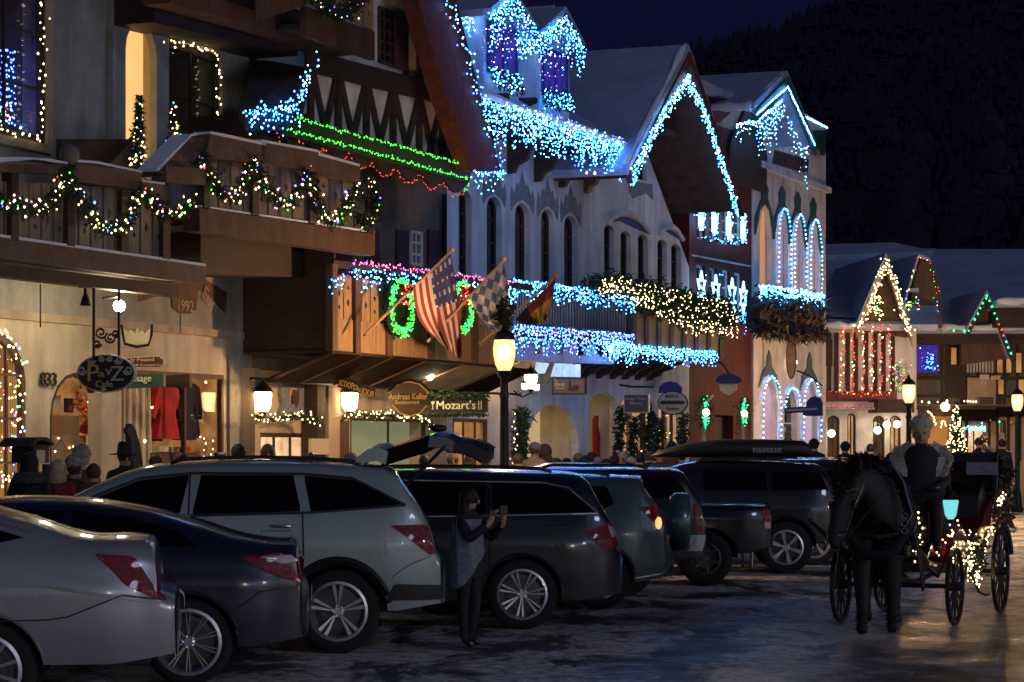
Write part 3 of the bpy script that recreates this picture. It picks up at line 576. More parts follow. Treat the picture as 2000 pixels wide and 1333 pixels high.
part(b2, 'balcony_shade_sheet', 'wood_dark', 'px', M, [(652, 690), (1004, 722), (1004, 560), (652, 515)], bb-.2, .03)  # dark sheet standing in for the shade behind the boards
# fabric awning panels sloping back under the balcony
bw = -17.55
ribs = [(652, 686, 522, 742), (706, 691, 585, 745), (763, 696, 650, 748), (830, 702, 718, 752), (905, 708, 795, 756), (985, 716, 878, 762), (1040, 722, 945, 768)]
for i, ((x0, y0, u0, v0), (x1, y1, u1, v1)) in enumerate(zip(ribs, ribs[1:])):
    mb = MB(); q = [M.W(x0, y0, bb), M.W(x1, y1, bb), M.W(u1, v1, bw), M.W(u0, v0, bw)]; mb.add(q+[p-Vector((0, 0, .03)) for p in q], [(0, 1, 2, 3), (7, 6, 5, 4), (0, 4, 5, 1), (1, 5, 6, 2), (2, 6, 7, 3), (3, 7, 4, 0)])
    mb.build('awning_panel', 'awning' if i != 4 else 'plaster_warm', b2)
    part(b2, 'awning_rib', 'wood_brown', 'tube', [M.W(x0, y0+2, bb), M.W(u0, v0+2, bw)], .035, 4)
part(b2, 'awning_bar', 'iron', 'tube', [M.W(490, 740, bw), M.W(945, 770, bw)], .03, 5)
for x0, x1 in ((620, 636), (498, 508)): part(b2, 'pillar', 'wood_dark' if x0 > 600 else 'plaster_warm', 'prism', M, box_az(M.az(x0, 0, B+.3)[0], M.az(x1, 0, B+.3)[0], .14, ZM), B+.3, .28)
part(b2, 'pillar', 'plaster_warm', 'prism', M, box_az(M.az(642, 0, B+.3)[0], M.az(664, 0, B+.3)[0], .14, ZM), B+.3, .28)
part(b2, 'side_board', 'wood_brown', 'rect', M, 664, 682, 822, 905, B+.03, .03)
t_ = thing('wall_shrine', 'carved wall shrine with small orange niche between lantern and dark pillar', 'wall carving', M.W(572, 812, B))
part(t_, 'relief', 'fresco', 'px', M, [(546, 812), (604, 816), (598, 790), (602, 760), (592, 740), (566, 732), (552, 745), (548, 770), (552, 790)], B+.06, .06, holes=[[(566, 790), (584, 791), (584, 758), (566, 757)]])
part(t_, 'niche', 'alcove_orange', 'rect', M, 570, 582, 758, 772, B+.02, .02)
part(t_, 'figure', 'coat_brown', 'ball', M.W(575, 780, B+.04), .09, sc=(.8, .5, 1.8))
box_item('menu_board', 'small cream menu board fixed beside the restaurant window', 'sign', 'sign_cream', 608, 642, 857, 888, B+.36, .05)

# ------------------------------------------------------------ building 4: white building with dormers
b4 = thing('white_dormer_building', 'white plaster building with two light covered dormers and tall arched windows', 'building', M.P(48, B, 0))
a40 = aR2+.02; a41 = M.az(1147, 0, B)[0]; ZE = M.az(1050, 245, B)[1]
wins = [(896, 921, 372, 545), (951, 980, 385, 560), (1006, 1035, 398, 568), (1057, 1083, 410, 575), (1102, 1128, 422, 580)]
hs = [arch(*mid(M, x0, x1, yt, yb, B), .6) for x0, x1, yt, yb in wins]
shopM = zrect(M, 884, 952, .5, M.az(918, 818, B)[1], B); big = zrect(M, 1030, 1130, .14, M.az(1080, 790, B)[1], B)
mb = MB(); mb.prism(M, box_az(a40, a41, 0, ZE), B, .16, holes=hs+[box_az(*shopM), arch(*big, .55)]); mb.build('wall', 'plaster_white', b4)
for x0, x1, yt, yb in wins: ngrid(b4, mid(M, x0, x1, yt, yb, B), M, B-.12, 2, 4, 'wood_dark', 'dark_glass', .05, .6)
ngrid(b4, shopM, M, B, 3, 1, 'wood_brown', 'clear_glass', .07); room(b4, (shopM[0], shopM[1]+.8, shopM[2], shopM[3]), M, B-.17, .6, 'room_amber', 'plaster_warm')
room(b4, big, M, B-.17, .7, 'room_cream', 'plaster_cream', 'arched_entry')
for i, (x0, x1, yt, yb) in enumerate(wins[1:]):
    xc = (x0+x1)/2; w2 = (x1-x0)*.75; pts = [(xc-w2, yt+14), (xc-w2*1.1, yt-14), (xc-w2*.95, yt-34), (xc-w2*.75, yt-20), (xc-w2*.5, yt-42), (xc-w2*.3, yt-36), (xc, yt-62), (xc+w2*.3, yt-34), (xc+w2*.5, yt-38), (xc+w2*.75, yt-14), (xc+w2*.95, yt-26), (xc+w2*1.1, yt-6), (xc+w2, yt+22), (xc+w2*.6, yt+4), (xc, yt-8), (xc-w2*.6, yt)]
    part(b4, 'painted_ornament', 'fresco', 'px', M, pts, B+.008, .006)
be = -16.7
zE1 = M.az(945, 192, be)[1]; a0 = M.az(936, 0, be)[0]; a1 = M.az(1240, 0, be)[0]
part(b4, 'eave_fascia', 'wood_dark', 'prism', M, box_az(a0, a1, zE1-.16, zE1), be, .12)
part(b4, 'eave_soffit', 'wood_dark', 'prism', M, box_az(a0, a1, zE1-.15, zE1-.06), be-.12, 1.4)
def plane(root, name, m, q, th=.12):
    mb = MB(); q = [Vector(p) for p in q]; n = (q[1]-q[0]).cross(q[2]-q[0]).normalized()*th
    if n.z > 0: n = -n
    k = len(q); mb.add(q+[p+n for p in q], [tuple(range(k)), tuple(reversed(range(k, 2*k)))]+[(i, i+k, (i+1) % k+k, (i+1) % k) for i in range(k)]); return mb.build(name, m, root)
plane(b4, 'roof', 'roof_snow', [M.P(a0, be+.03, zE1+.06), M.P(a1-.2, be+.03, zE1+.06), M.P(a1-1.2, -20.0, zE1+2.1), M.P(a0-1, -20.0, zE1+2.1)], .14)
part(b4, 'gutter_snow', 'snow', 'tube', [M.P(a0+i*.6, be+.02, zE1+.06+.02*math.sin(i*1.7)) for i in range(int((a1-a0)/.6))], .07, 6)
for x, y in ((880, 295), (937, 300), (993, 340), (1045, 356), (1093, 367)): bracket(b4, x, y, B, 1.15, 1.0)
def dormer(root, front, win, gab, bd=-17.1):
    x0, x1, yt, yb = front; z0 = zE1-.1; (lx, ly), (ax, ay), (rx, ry) = gab; bg_ = bd+.45
    A0 = M.az(x0, 0, bd)[0]; A1 = M.az(x1, 0, bd)[0]; L = M.az(lx, ly, bg_); T = M.az(ax, ay, bg_); Rr = M.az(rx, ry, bg_); c = T[0]
    k = (T[1]-L[1])/(T[0]-L[0]); zs = L[1]+k*max(0, A0-L[0])
    c2 = (A0+A1)/2
    mb = MB(); mb.prism(M, [(A0, z0), (A1, z0), (A1, zs), (c2, zs+(A1-c2)*k), (A0, zs)], bd, 2.6); mb.build('dormer_body', 'plaster_white', root)
    part(root, 'dormer_roof', 'roof_snow', 'prism', M, [L, (L[0], L[1]+.13), (T[0], T[1]+.13), T], bg_, 3.2)
    part(root, 'dormer_roof', 'roof_snow', 'prism', M, [T, (T[0], T[1]+.13), (Rr[0], Rr[1]+.13), Rr], bg_, 3.2)
    for p, q in ((L, T), (T, Rr)):
        part(root, 'dormer_barge', 'wood_dark', 'prism', M, [(p[0], p[1]-.005), (q[0], q[1]-.005), (q[0], q[1]-.18), (p[0], p[1]-.18)], bg_+.02, .05)
    ngrid(root, mid(M, *win, bd), M, bd, 2, 1, 'sign_blue', 'room_blue', .06, proud=.07)
dormer(b4, (946, 1013, 20, 190), (950, 1006, 52, 150), ((958, 30), (1003, -10), (1049, 62)))
dormer(b4, (1053, 1112, 90, 210), (1057, 1104, 100, 190), ((1056, 74), (1106, 26), (1143, 97)))
# balcony with iron balusters and lit pergola below
bk = -16.6
part(b4, 'balcony_rail', 'iron', 'px', M, [(1000, 552), (1240, 582), (1240, 577), (1000, 546)], bk, .06)
part(b4, 'balcony_slab', 'wood_dark', 'px', M, [(1004, 645), (1242, 664), (1242, 650), (1004, 630)], bk, 1.38)
for i in range(44): x = 1003+i*5.4; part(b4, 'baluster', 'iron', 'tube', [M.W(x, 551+(x-1003)*.125, bk-.03), M.W(x, 634+(x-1003)*.083, bk-.03)], .014, 4)
part(b4, 'pergola_beam', 'plaster_white', 'px', M, [(1000, 704), (1200, 712), (1200, 698), (1000, 690)], -16.9, .15)
for x0, x1, y0, y1 in ((1013, 1045, 660, 690), (1060, 1090, 664, 693), (1104, 1130, 668, 695), (1144, 1168, 671, 697)):
    a_ = arch(*mid(M, x0, x1, y0, y1, -17.0), .9); part(b4, 'lunette', 'plaster_white', 'prism', M, a_, -17.0, .05)
for x, y in ((1018, 745), (1072, 745), (1128, 750)): bracket(b4, x-70, y, B, 1.0, .55, .12, 'plaster_warm')
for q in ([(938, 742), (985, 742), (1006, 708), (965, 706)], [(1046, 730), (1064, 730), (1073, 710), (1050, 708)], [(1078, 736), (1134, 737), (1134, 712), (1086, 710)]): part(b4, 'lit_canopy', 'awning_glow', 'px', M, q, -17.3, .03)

# ------------------------------------------------------------ building 5: white gable building
b5 = thing('white_gable_building', 'white building with steep snowy gable, eyebrow windows and plank flower balcony', 'building', M.P(54, B, 0))
a50 = a41+.01; a51 = M.az(1346, 0, B)[0]
bG = -16.3; T = M.az(1347, 112, bG); L = M.az(1232, 345, bG); Rr = M.az(1451, 412, bG)
cT = T[0]; k = (T[1]-L[1])/(T[0]-L[0])
w5 = [(1180, 1200, 440, 552), (1212, 1233, 452, 560), (1246, 1266, 458, 566), (1284, 1303, 468, 572), (1311, 1330, 477, 578)]
hs = [arch(*mid(M, *q, B), .4) for q in w5]; q = mid(M, 1242, 1263, 320, 352, B); hs.append(box_az(*q))
door5 = zrect(M, 1152, 1206, .14, M.az(1179, 766, B)[1], B); sh1 = zrect(M, 1213, 1278, .14, M.az(1245, 770, B)[1], B); sh2 = zrect(M, 1286, 1334, .14, M.az(1310, 780, B)[1], B)
hs += [arch(*door5, .35), arch(*sh1, .25), arch(*sh2, .35)]
zl = T[1]-k*(cT-a50)-.1; zr_ = T[1]-k*(a51-cT)-.1
mb = MB(); mb.prism(M, [(a50, 0), (a51, 0), (a51, zr_), (cT, T[1]-.1), (a50, zl)], B, .16, holes=hs); mb.build('wall', 'plaster_white', b5)
for q5 in w5: ngrid(b5, mid(M, *q5, B), M, B-.12, 2, 3, 'wood_dark', 'dark_glass', .05, .4)
ngrid(b5, q, M, B-.1, 1, 1, 'wood_dark', 'dark_glass', .04)
part(b5, 'painted_plaque', 'fresco', 'px', M, [(1228, 375), (1236, 388), (1262, 378), (1276, 392), (1274, 360), (1230, 354)], B+.008, .006)
for x0, x1, yt, yb in ((1186, 1262, 424, 445), (1288, 1328, 449, 463)):
    a_ = mid(M, x0, x1, yt, yb, B); part(b5, 'eyebrow_lintel', 'sign_blue', 'prism', M, [(a_[0], a_[2]), ((a_[0]*.7+a_[1]*.3), a_[2]+.1), (a_[1], a_[2]-.02)]+[(a_[0]+(a_[1]-a_[0])*(1-t/8), a_[2]+(a_[3]-a_[2])*math.sin(math.pi*t/8)) for t in range(1, 8)], B+.012, .01)
    part(b5, 'eyebrow_moulding', 'plaster_white', 'tube', [M.P(a_[0]-.1+(a_[1]-a_[0]+.2)*t/10, B+.05, a_[2]+(a_[3]-a_[2]+.08)*math.sin(math.pi*t/10)) for t in range(11)], .06, 5)
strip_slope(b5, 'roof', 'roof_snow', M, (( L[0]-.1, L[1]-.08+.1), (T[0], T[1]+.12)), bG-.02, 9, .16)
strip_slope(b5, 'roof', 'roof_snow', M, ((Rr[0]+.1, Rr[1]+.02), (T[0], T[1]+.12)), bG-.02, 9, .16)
part(b5, 'roof_seam', 'shingle', 'prism', M, [(L[0]+.5, L[1]+.38), (T[0]-.3, T[1]-.02), (T[0]-.3, T[1]+.09), (L[0]+.5, L[1]+.49)], bG-2.6, .5)
for p, s in ((L, -1), (Rr, 1)):
    part(b5, 'bargeboard', 'wood_red', 'prism', M, [(p[0], p[1]-.14), (T[0], T[1]-.16), (T[0], T[1]+.12), (p[0]+s*.05, p[1]+.08)], bG+.03, .12)
    part(b5, 'soffit', 'wood_brown', 'prism', M, [(p[0]-s*.1, p[1]-.02), (T[0], T[1]-.1), (T[0], T[1]-.02), (p[0]-s*.05, p[1]+.04)], bG-.12, 1.7)
for x, y, pr, h in ((1300, 335, 1.2, 1.0), (1143, 378, .75, .8)): bracket(b5, x, y, B, pr, h, .22, 'wood_brown')
part(b5, 'purlin', 'wood_brown', 'prism', M, box_az(cT-.12, cT+.12, T[1]-.55, T[1]-.25), bG-.1, 1.7)
part(b5, 'tie_beam', 'wood_brown', 'px', M, [(1300, 262), (1345, 275), (1345, 262), (1300, 250)], -17.2, .2)
# plank balcony
bp = -16.6
part(b5, 'balcony_slab', 'wood_dark', 'px', M, [(1238, 690), (1412, 702), (1412, 690), (1238, 678)], bp, 1.38)
boards(b5, M, ((1240, 606, 680), (1410, 622, 690)), bp+.02, 7, 'wood_board', gap=.07, t=.09, hole=False, name='plank_panel')
for i in range(8): x = 1240+i*24.3; part(b5, 'post', 'wood_dark', 'rect', M, x-3.5, x+3.5, 600+(x-1240)*.09, 688+(x-1240)*.06, bp+.05, .16)
part(b5, 'balcony_inner', 'wood_dark', 'px', M, [(1240, 684), (1410, 694), (1410, 612), (1240, 596)], bp-.12, .03)
part(b5, 'top_rail', 'wood_dark', 'px', M, [(1236, 606), (1414, 624), (1414, 614), (1236, 596)], bp+.06, .16)
for x in (1184, 1211, 1240, 1267, 1291, 1316, 1339): bracket(b5, x-75, 738+(x-1184)*.04, B, .9, .42, .10)
# entries
room(b5, door5, M, B-.17, .9, 'room_cream', 'plaster_cream', 'entry_passage'); room(b5, sh1, M, B-.17, .5, 'room_shop', 'plaster_warm'); room(b5, sh2, M, B-.17, .5, 'room_shop', 'plaster_warm')
part(b5, 'door_frame', 'wood_brown', 'prism', M, box_az(*zrect(M, 1168, 1184, .14, M.az(1175, 802, B-.9)[1], B-.9)), B-.9, .08)
for x in (1232, 1258, 1300, 1322): part(b5, 'door_post', 'wood_tan' if x in (1232, 1322) else 'wood_dark', 'prism', M, box_az(*zrect(M, x-2.5, x+2.5, .14, 2.9, B-.2)), B-.2, .08)
ngrid(b5, sh1, M, B-.25, 1, 1, 'sign_blue', 'clear_glass', .06, .25); ngrid(b5, sh2, M, B-.25, 1, 1, 'sign_blue', 'clear_glass', .06, .35)
mb = MB(); mb.px(M, [(1166, 905), (1176, 905), (1174, 860), (1168, 830), (1170, 812), (1165, 820)], -18.4, .1); mb.build('red_dress', 'cloth_red', None, label='red dress hanging in the bright doorway beside the big arch', cat='clothes')

# ------------------------------------------------------------ building 6: red building
b6 = thing('red_building', 'dark red building with glowing blue candle lights and star lights on its windows', 'building', M.P(60, B, 0))
a60 = a51+.01; a61 = M.az(1469, 0, B)[0]; Z6 = M.az(1430, 208, B)[1]
mb = MB()
w6 = [(1361, 1377), (1386, 1401), (1411, 1426), (1435, 1450)]
r1 = [mid(M, x0, x1, 398+i*5, 468+i*4, B) for i, (x0, x1) in enumerate(w6)]; r2 = [mid(M, x0, x1, 518+i*5, 622+i*4, B) for i, (x0, x1) in enumerate(w6)]
g6 = zrect(M, 1398, 1432, .14, M.az(1415, 812, B)[1], B)
mb.prism(M, box_az(a60, a61, 0, Z6), B, .4, holes=[box_az(*r) for r in r1+r2]+[box_az(*g6)]); mb.build('wall', 'red_render', b6)
for r in r1+r2: ngrid(b6, r, M, B-.08, 1, 3, 'plaster_white', 'dark_glass', .06)
part(b6, 'door', 'wood_dark', 'prism', M, box_az(*g6), B-.25, .08)
part(b6, 'string_course', 'plaster_white', 'px', M, [(1352, 500), (1466, 522), (1466, 519), (1352, 497)], B+.03, .028)
part(b6, 'roof', 'roof_snow', 'prism', M, box_az(a60-.2, a61, Z6, Z6+.18), B+.3, 6)
part(b6, 'arched_doorway', 'plaster_warm', 'px', M, [(1365, 812), (1375, 785), (1392, 770), (1395, 774), (1380, 790), (1370, 815)], B+.05, .05)

# ------------------------------------------------------------ building 7: white tower-like building
b7 = thing('white_arcade_building', 'tall white building with four lit arched niches and small snowy gable', 'building', M.P(66, B, 0))
a70 = a61+.01; a71 = M.az(1613, 0, B)[0]; ZC = M.az(1550, 352, B)[1]; ZT = M.az(1600, 262, B)[1]
n7 = [(1484, 1506, 401, 560), (1519, 1539, 410, 566), (1550, 1569, 421, 571), (1581, 1599, 432, 576)]
h7 = [arch(*mid(M, *q, B), 1.6) for q in n7]
gr = [(1488, 1518, 738), (1532, 1556, 760), (1568, 1596, 742)]; g7 = [zrect(M, x0, x1, .14 if x0 < 1520 or x0 > 1560 else 1.6, M.az((x0+x1)/2, yt, B)[1], B) for x0, x1, yt in gr]
mb = MB(); mb.prism(M, box_az(a70, a71, 0, ZC), B, .12, holes=h7+[arch(*g, 1.0) for g in g7]); mb.build('wall', 'plaster_white', b7)
mb = MB(); mb.prism(M, box_az(a70, a71, ZC+.12, ZT), B, .4); mb.build('attic_wall', 'plaster_white', b7)
part(b7, 'cornice', 'plaster_white', 'prism', M, box_az(a70+.5, a71+.15, ZC-.02, ZC+.14), B+.14, .6)
for i, q in enumerate(n7):
    a_ = mid(M, *q, B); room(b7, a_, M, B-.13, .05, 'niche_orange' if i == 0 else 'niche_pink', 'plaster_white', 'lit_niche')
    xc = (q[0]+q[1])/2; yt = q[2]; w2 = (q[1]-q[0])*.85
    part(b7, 'ogee_hood', 'teal_paint', 'px', M, [(xc-w2, yt+58), (xc-w2*1.02, yt+28), (xc-w2*.6, yt+2), (xc-w2*.28, yt-14), (xc-w2*.36, yt-34), (xc, yt-46), (xc+w2*.36, yt-32), (xc+w2*.28, yt-12), (xc+w2*.6, yt+6), (xc+w2*1.02, yt+36), (xc+w2, yt+66), (xc+w2*.72, yt+40), (xc+w2*.55, yt+12), (xc, yt-3), (xc-w2*.55, yt+10), (xc-w2*.72, yt+34)], B+.05, .045)
for g, (x0, x1, yt) in zip(g7, gr):
    ngrid(b7, g, M, B-.1, 1, 2, 'plaster_white', 'dark_glass' if x0 == 1532 else 'niche_pink', .05, 1.0)
    xc = (x0+x1)/2; w2 = (x1-x0)*.62
    if x0 != 1532: part(b7, 'ogee_hood', 'teal_paint', 'px', M, [(xc-w2*1.1, yt+20), (xc-w2*.8, yt-8), (xc-w2*.28, yt-24), (xc-w2*.22, yt-40), (xc, yt-54), (xc+w2*.22, yt-40), (xc+w2*.28, yt-22), (xc+w2*.8, yt-4), (xc+w2*1.1, yt+24), (xc+w2*.6, yt+2), (xc, yt-6), (xc-w2*.6, yt)], B+.03, .028)
bg7 = -16.9; T = M.az(1539, 158, bg7); L = M.az(1478, 218, bg7); Rr = M.az(1592, 288, bg7); kk = (T[1]-L[1])/(T[0]-L[0])
cl = M.az(1480, 0, B)[0]
mb = MB(); mb.prism(M, [(T[0]-2.6, T[1]-2.6*kk-.35), (T[0]-2.6, ZT-.9), (T[0]+1.9, ZT-.9), (T[0]+1.9, T[1]-1.9*kk-.35), (T[0], T[1]-.35)], B+.02, .4); mb.build('gable_wall', 'plaster_warm', b7)
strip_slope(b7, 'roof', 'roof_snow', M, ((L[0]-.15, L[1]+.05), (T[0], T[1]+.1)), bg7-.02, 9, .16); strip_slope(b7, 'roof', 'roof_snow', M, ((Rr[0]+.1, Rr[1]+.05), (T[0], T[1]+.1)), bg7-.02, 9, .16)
for p in (L, Rr): part(b7, 'bargeboard', 'teal_paint', 'prism', M, [(p[0], p[1]-.22), (T[0], T[1]-.22), (T[0], T[1]+.1), (p[0], p[1]+.05)], bg7+.03, .08)
part(b7, 'gable_shade_sheet', 'wood_dark', 'prism', M, [(T[0]-1.9, T[1]-2.7), (T[0]+1.5, T[1]-2.7), (T[0]+1.6, T[1]-1.7), (T[0], T[1]-.45), (T[0]-1.7, T[1]-1.7)], B+.1, .06)  # dark fill standing in for the shade under the gable roof
part(b7, 'balconet', 'wood_brown', 'px', M, [(1514, 320), (1578, 340), (1580, 312), (1518, 294)], -17.3, .08)
part(b7, 'side_roof', 'roof_snow', 'px', M, [(1560, 226), (1617, 254), (1617, 248), (1560, 214)], -17.3, 5)
part(b7, 'side_wall', 'teal_paint', 'px', M, [(1570, 262), (1613, 300), (1613, 256), (1570, 232)], -17.9, .1)
for x in (1588, 1604): part(b7, 'shutter', 'green_paint', 'rect', M, x, x+7, 256+(x-1588)*.4, 302, -17.84, .04)
part(b7, 'near_side_wall', 'plaster_white', 'prism', M, box_az(a70-.06, a70-.003, 0, ZC), B+.05, .06)
part(b7, 'flower_box', 'wood_dark', 'px', M, [(1484, 640), (1610, 650), (1610, 600), (1484, 582)], -17.0, .35)
mb = MB(); mb.leaves([M.W(x, 590+(x-1484)*.12, -16.9) for x in range(1484, 1612, 8)], .25, 1500, .2); mb.leaves([M.W(x, 640+(x-1484)*.08, -16.9) for x in range(1484, 1612, 8)], .14, 900, .3)
mb.build('hanging_greenery', 'wood_dark', b7)

# ------------------------------------------------------------ far buildings across the bend
def fquad(x0, y0, b0, x1, y1, b1_): return [F8.W(x0, y0, b0), F8.W(x1, y0, b0), F8.W(x1, y1, b1_), F8.W(x0, y1, b1_)]
b8 = thing('red_lit_gable_building', 'far white building with snow roof, warm lit gable and red light strings', 'building', F8.W(1690, 940, -72))
z0 = 0; Bf = -72
def frect(root, name, m, x0, x1, yt, yb, b, t): return part(root, name, m, 'rect', F8, x0, x1, yt, yb, b, t)
frect(b8, 'upper_wall', 'plaster_white', 1606, 1790, 636, 800, Bf, .4); 
s8 = [(1616, 1640, 812), (1655, 1672, 808), (1705, 1728, 812), (1738, 1760, 812)]
mb = MB(); a_ = F8.az(1606, 0, Bf)[0]; e_ = F8.az(1792, 0, Bf)[0]; mb.prism(F8, box_az(a_, e_, 0, F8.az(1690, 800, Bf)[1]-.01), Bf, .4, holes=[arch(*zrect(F8, x0, x1, .3, F8.az(x0, yt, Bf)[1], Bf), .8) for x0, x1, yt in s8]); mb.build('ground_floor_wall', 'plaster_white', b8)
for i, (x0, x1, yt) in enumerate(s8): r = zrect(F8, x0, x1, .3, F8.az(x0, yt, Bf)[1], Bf); room(b8, r, F8, Bf-.4, .6, 'room_shop' if i % 2 else 'room_dim', 'plaster_warm'); ngrid(b8, r, F8, Bf-.1, 2, 2, 'wood_dark', 'clear_glass', .05, .8)
plane(b8, 'roof', 'roof_snow', fquad(1600, 634, -71.2, 1832, 486, -80), .2)
plane(b8, 'ridge_cap', 'roof_snow', [F8.W(1600, 478, -80), F8.W(1745, 474, -80), F8.W(1822, 490, -79), F8.W(1600, 500, -78.5)], .2)
part(b8, 'eave', 'wood_dark', 'px', F8, [(1600, 642), (1790, 646), (1790, 638), (1600, 634)], -71.3, .3)
part(b8, 'snow_guard', 'iron', 'tube', [F8.W(1612, 620, -71.4), F8.W(1680, 624, -71.4)], .03, 4)
bG8 = -71; T = F8.az(1731, 503, bG8); L = F8.az(1672, 642, bG8); Rr = F8.az(1782, 658, bG8)
mb = MB(); mb.prism(F8, [L, Rr, (T[0], T[1]-.3)], bG8-.5, .3); mb.build('gable_wall', 'wood_brown', b8)
strip_slope(b8, 'gable_roof', 'roof_snow', F8, (L, T), bG8, 7, .14); strip_slope(b8, 'gable_roof', 'roof_snow', F8, (Rr, T), bG8, 7, .14)
for p in (L, Rr): part(b8, 'bargeboard', 'wood_tan', 'prism', F8, [(p[0], p[1]-.3), (T[0], T[1]-.3), (T[0], T[1]+.02), (p[0], p[1]+.02)], bG8+.05, .1)
for x in (1616, 1630, 1652, 1668, 1688, 1706, 1722, 1740): frect(b8, 'shutter' if x % 4 else 'timber', 'wood_dark', x, x+8, 650, 765, Bf+.05, .05)
frect(b8, 'balcony_board', 'wood_red', 1612, 1752, 764, 784, -71.2, .3)
frect(b8, 'awning', 'plaster_white', 1612, 1715, 786, 800, -71, .5); frect(b8, 'side_window', 'wood_dark', 1612, 1626, 662, 715, Bf+.04, .04)
frect(b8, 'dark_canopy', 'wood_dark', 1715, 1786, 780, 806, -70.5, 1.2)
b9 = thing('timber_turret_building', 'far dark timber building with light outlined turret gable and green lit gable', 'building', F8.W(1880, 940, -75))
Bn = -75
a_ = F8.az(1786, 0, Bn)[0]; e_ = F8.az(2090, 0, Bn)[0]; zz = F8.az(1880, 645, Bn)[1]; zg = F8.az(1880, 790, Bn)[1]
mb = MB(); mb.prism(F8, box_az(a_, e_, zg, zz), Bn, .5); mb.build('upper_wall', 'plaster_dark', b9)
s9 = [(1800, 1812, 820), (1858, 1880, 815), (1882, 1926, 832), (1950, 1965, 822)]
mb = MB(); mb.prism(F8, box_az(a_, e_, 0, zg-.01), Bn, .4, holes=[box_az(*zrect(F8, x0, x1, .3, F8.az(x0, yt, Bn)[1], Bn)) for x0, x1, yt in s9]); mb.build('ground_floor_wall', 'plaster_warm', b9)
for i, (x0, x1, yt) in enumerate(s9): r = zrect(F8, x0, x1, .3, F8.az(x0, yt, Bn)[1], Bn); room(b9, r, F8, Bn-.4, .6, ('room_amber', 'room_shop', 'room_bright', 'room_green')[i], 'plaster_warm'); ngrid(b9, r, F8, Bn-.1, 2, 1, 'wood_dark', 'clear_glass', .05)
plane(b9, 'roof', 'roof_snow', fquad(1786, 640, -74, 2120, 487, -84), .2)
part(b9, 'eave', 'wood_dark', 'px', F8, [(1780, 672), (2090, 672), (2090, 640), (1780, 640)], -74.1, .6)
for x in (1838, 1846, 1876, 1882, 1888, 1908, 1960, 1986, 2012): frect(b9, 'timber', 'wood_dark', x, x+5, 672, 790, Bn+.06, .06)
for y in (735, 770): frect(b9, 'timber', 'wood_dark', 1784, 2080, y, y+7, Bn+.08, .06)
frect(b9, 'dark_panel', 'wood_dark', 1848, 1876, 672, 770, Bn+.03, .03)
for i in range(9): frect(b9, 'slat', 'plaster_white', 1889+i*6, 1892+i*6, 678, 728, Bn+.1, .04)
part(b9, 'timber', 'wood_dark', 'beam', F8, (1950, 790), (1978, 700), .15, Bn+.1, .05)
frect(b9, 'bay_window', 'wood_dark', 1786, 1836, 668, 734, -74.4, .6); f = frect(b9, 'pane', 'room_blue', 1790, 1832, 674, 728, -74.36, .03)
frect(b9, 'sign_beam', 'wood_dark', 1720, 2060, 792, 800, -74, .4); frect(b9, 'orange_lit_wall', 'plaster_warm', 1890, 1945, 738, 790, Bn+.14, .04)  # orange panel: lamplight put into the plaster colour
frect(b9, 'neon_window', 'neon_white', 1883, 1925, 834, 842, Bn+.1, .05)
frect(b9, 'far_wall', 'plaster_warm', 1930, 1962, 846, 876, Bn+.1, .05)
bt = -73.2; T = F8.az(1806, 497, bt); L = F8.az(1768, 600, bt); Rr = F8.az(1845, 600, bt)
mb = MB(); mb.prism(F8, [F8.az(1772, 640, bt), F8.az(1840, 640, bt), F8.az(1838, 570, bt), F8.az(1820, 515, bt), F8.az(1798, 508, bt), F8.az(1782, 560, bt)], bt, 4); mb.build('turret', 'wood_brown', b9)
part(b9, 'turret_roof', 'roof_snow', 'px', F8, [(1764, 610), (1796, 502), (1818, 512), (1816, 504), (1794, 496), (1760, 606)], bt+.2, 4); part(b9, 'turret_box', 'roof_snow', 'rect', F8, 1778, 1794, 563, 570, bt+.3, .3)
bq = -73.6; T = F8.az(1928, 574, bq); L = F8.az(1888, 648, bq); Rr = F8.az(1978, 700, bq)
mb = MB(); mb.prism(F8, [L, (L[0], L[1]-1), Rr, T], bq-.6, .3); mb.build('gable_wall', 'wood_brown', b9)
for p in (L, Rr): part(b9, 'bargeboard', 'wood_dark', 'prism', F8, [(p[0], p[1]-.22), (T[0], T[1]-.22), (T[0], T[1]+.02), (p[0], p[1]+.02)], bq+.05, .1)
strip_slope(b9, 'gable_roof', 'roof_snow', F8, (L, T), bq, 6, .12); strip_slope(b9, 'gable_roof', 'roof_snow', F8, (Rr, T), bq, 6, .12)
for x0, x1, y0, y1 in ((1948, 1958, 690, 728), (1966, 1975, 690, 728), (1985, 1995, 690, 728), (1950, 1960, 742, 770), (1990, 2000, 742, 770), (1858, 1868, 680, 712)): f = frect(b9, 'window', 'wood_dark', x0-2, x1+2, y0-2, y1+2, Bn+.12, .05); frect(f, 'pane', 'room_amber', x0, x1, y0, y1, Bn+.13, .02)
for x in (1786, 1815, 1845, 1886, 1930, 1946, 1968, 1990): frect(b9, 'timber', 'wood_dark', x, x+5, 800, 900, Bn+.14, .06)
frect(b9, 'awning', 'awning', 1888, 1945, 800, 822, Bn+1.2, .9); frect(b9, 'awning', 'awning', 1950, 2020, 796, 812, Bn+1.2, .9); frect(b9, 'shop_fascia', 'wood_brown', 1790, 1885, 802, 812, Bn+.3, .1); frect(b9, 'glowing_wall', 'alcove_orange', 1812, 1850, 814, 880, Bn+.16, .03)  # last panel glows by itself, standing in for warm shop light
frect(b9, 'wall_sign', 'sign_cream', 1914, 1932, 732, 741, Bn+.9, .05); frect(b9, 'wall_sign', 'sign_gold', 1936, 1954, 734, 742, Bn+.9, .05); frect(b9, 'wall_sign', 'sign_brown', 1916, 1940, 776, 790, Bn+.9, .05)
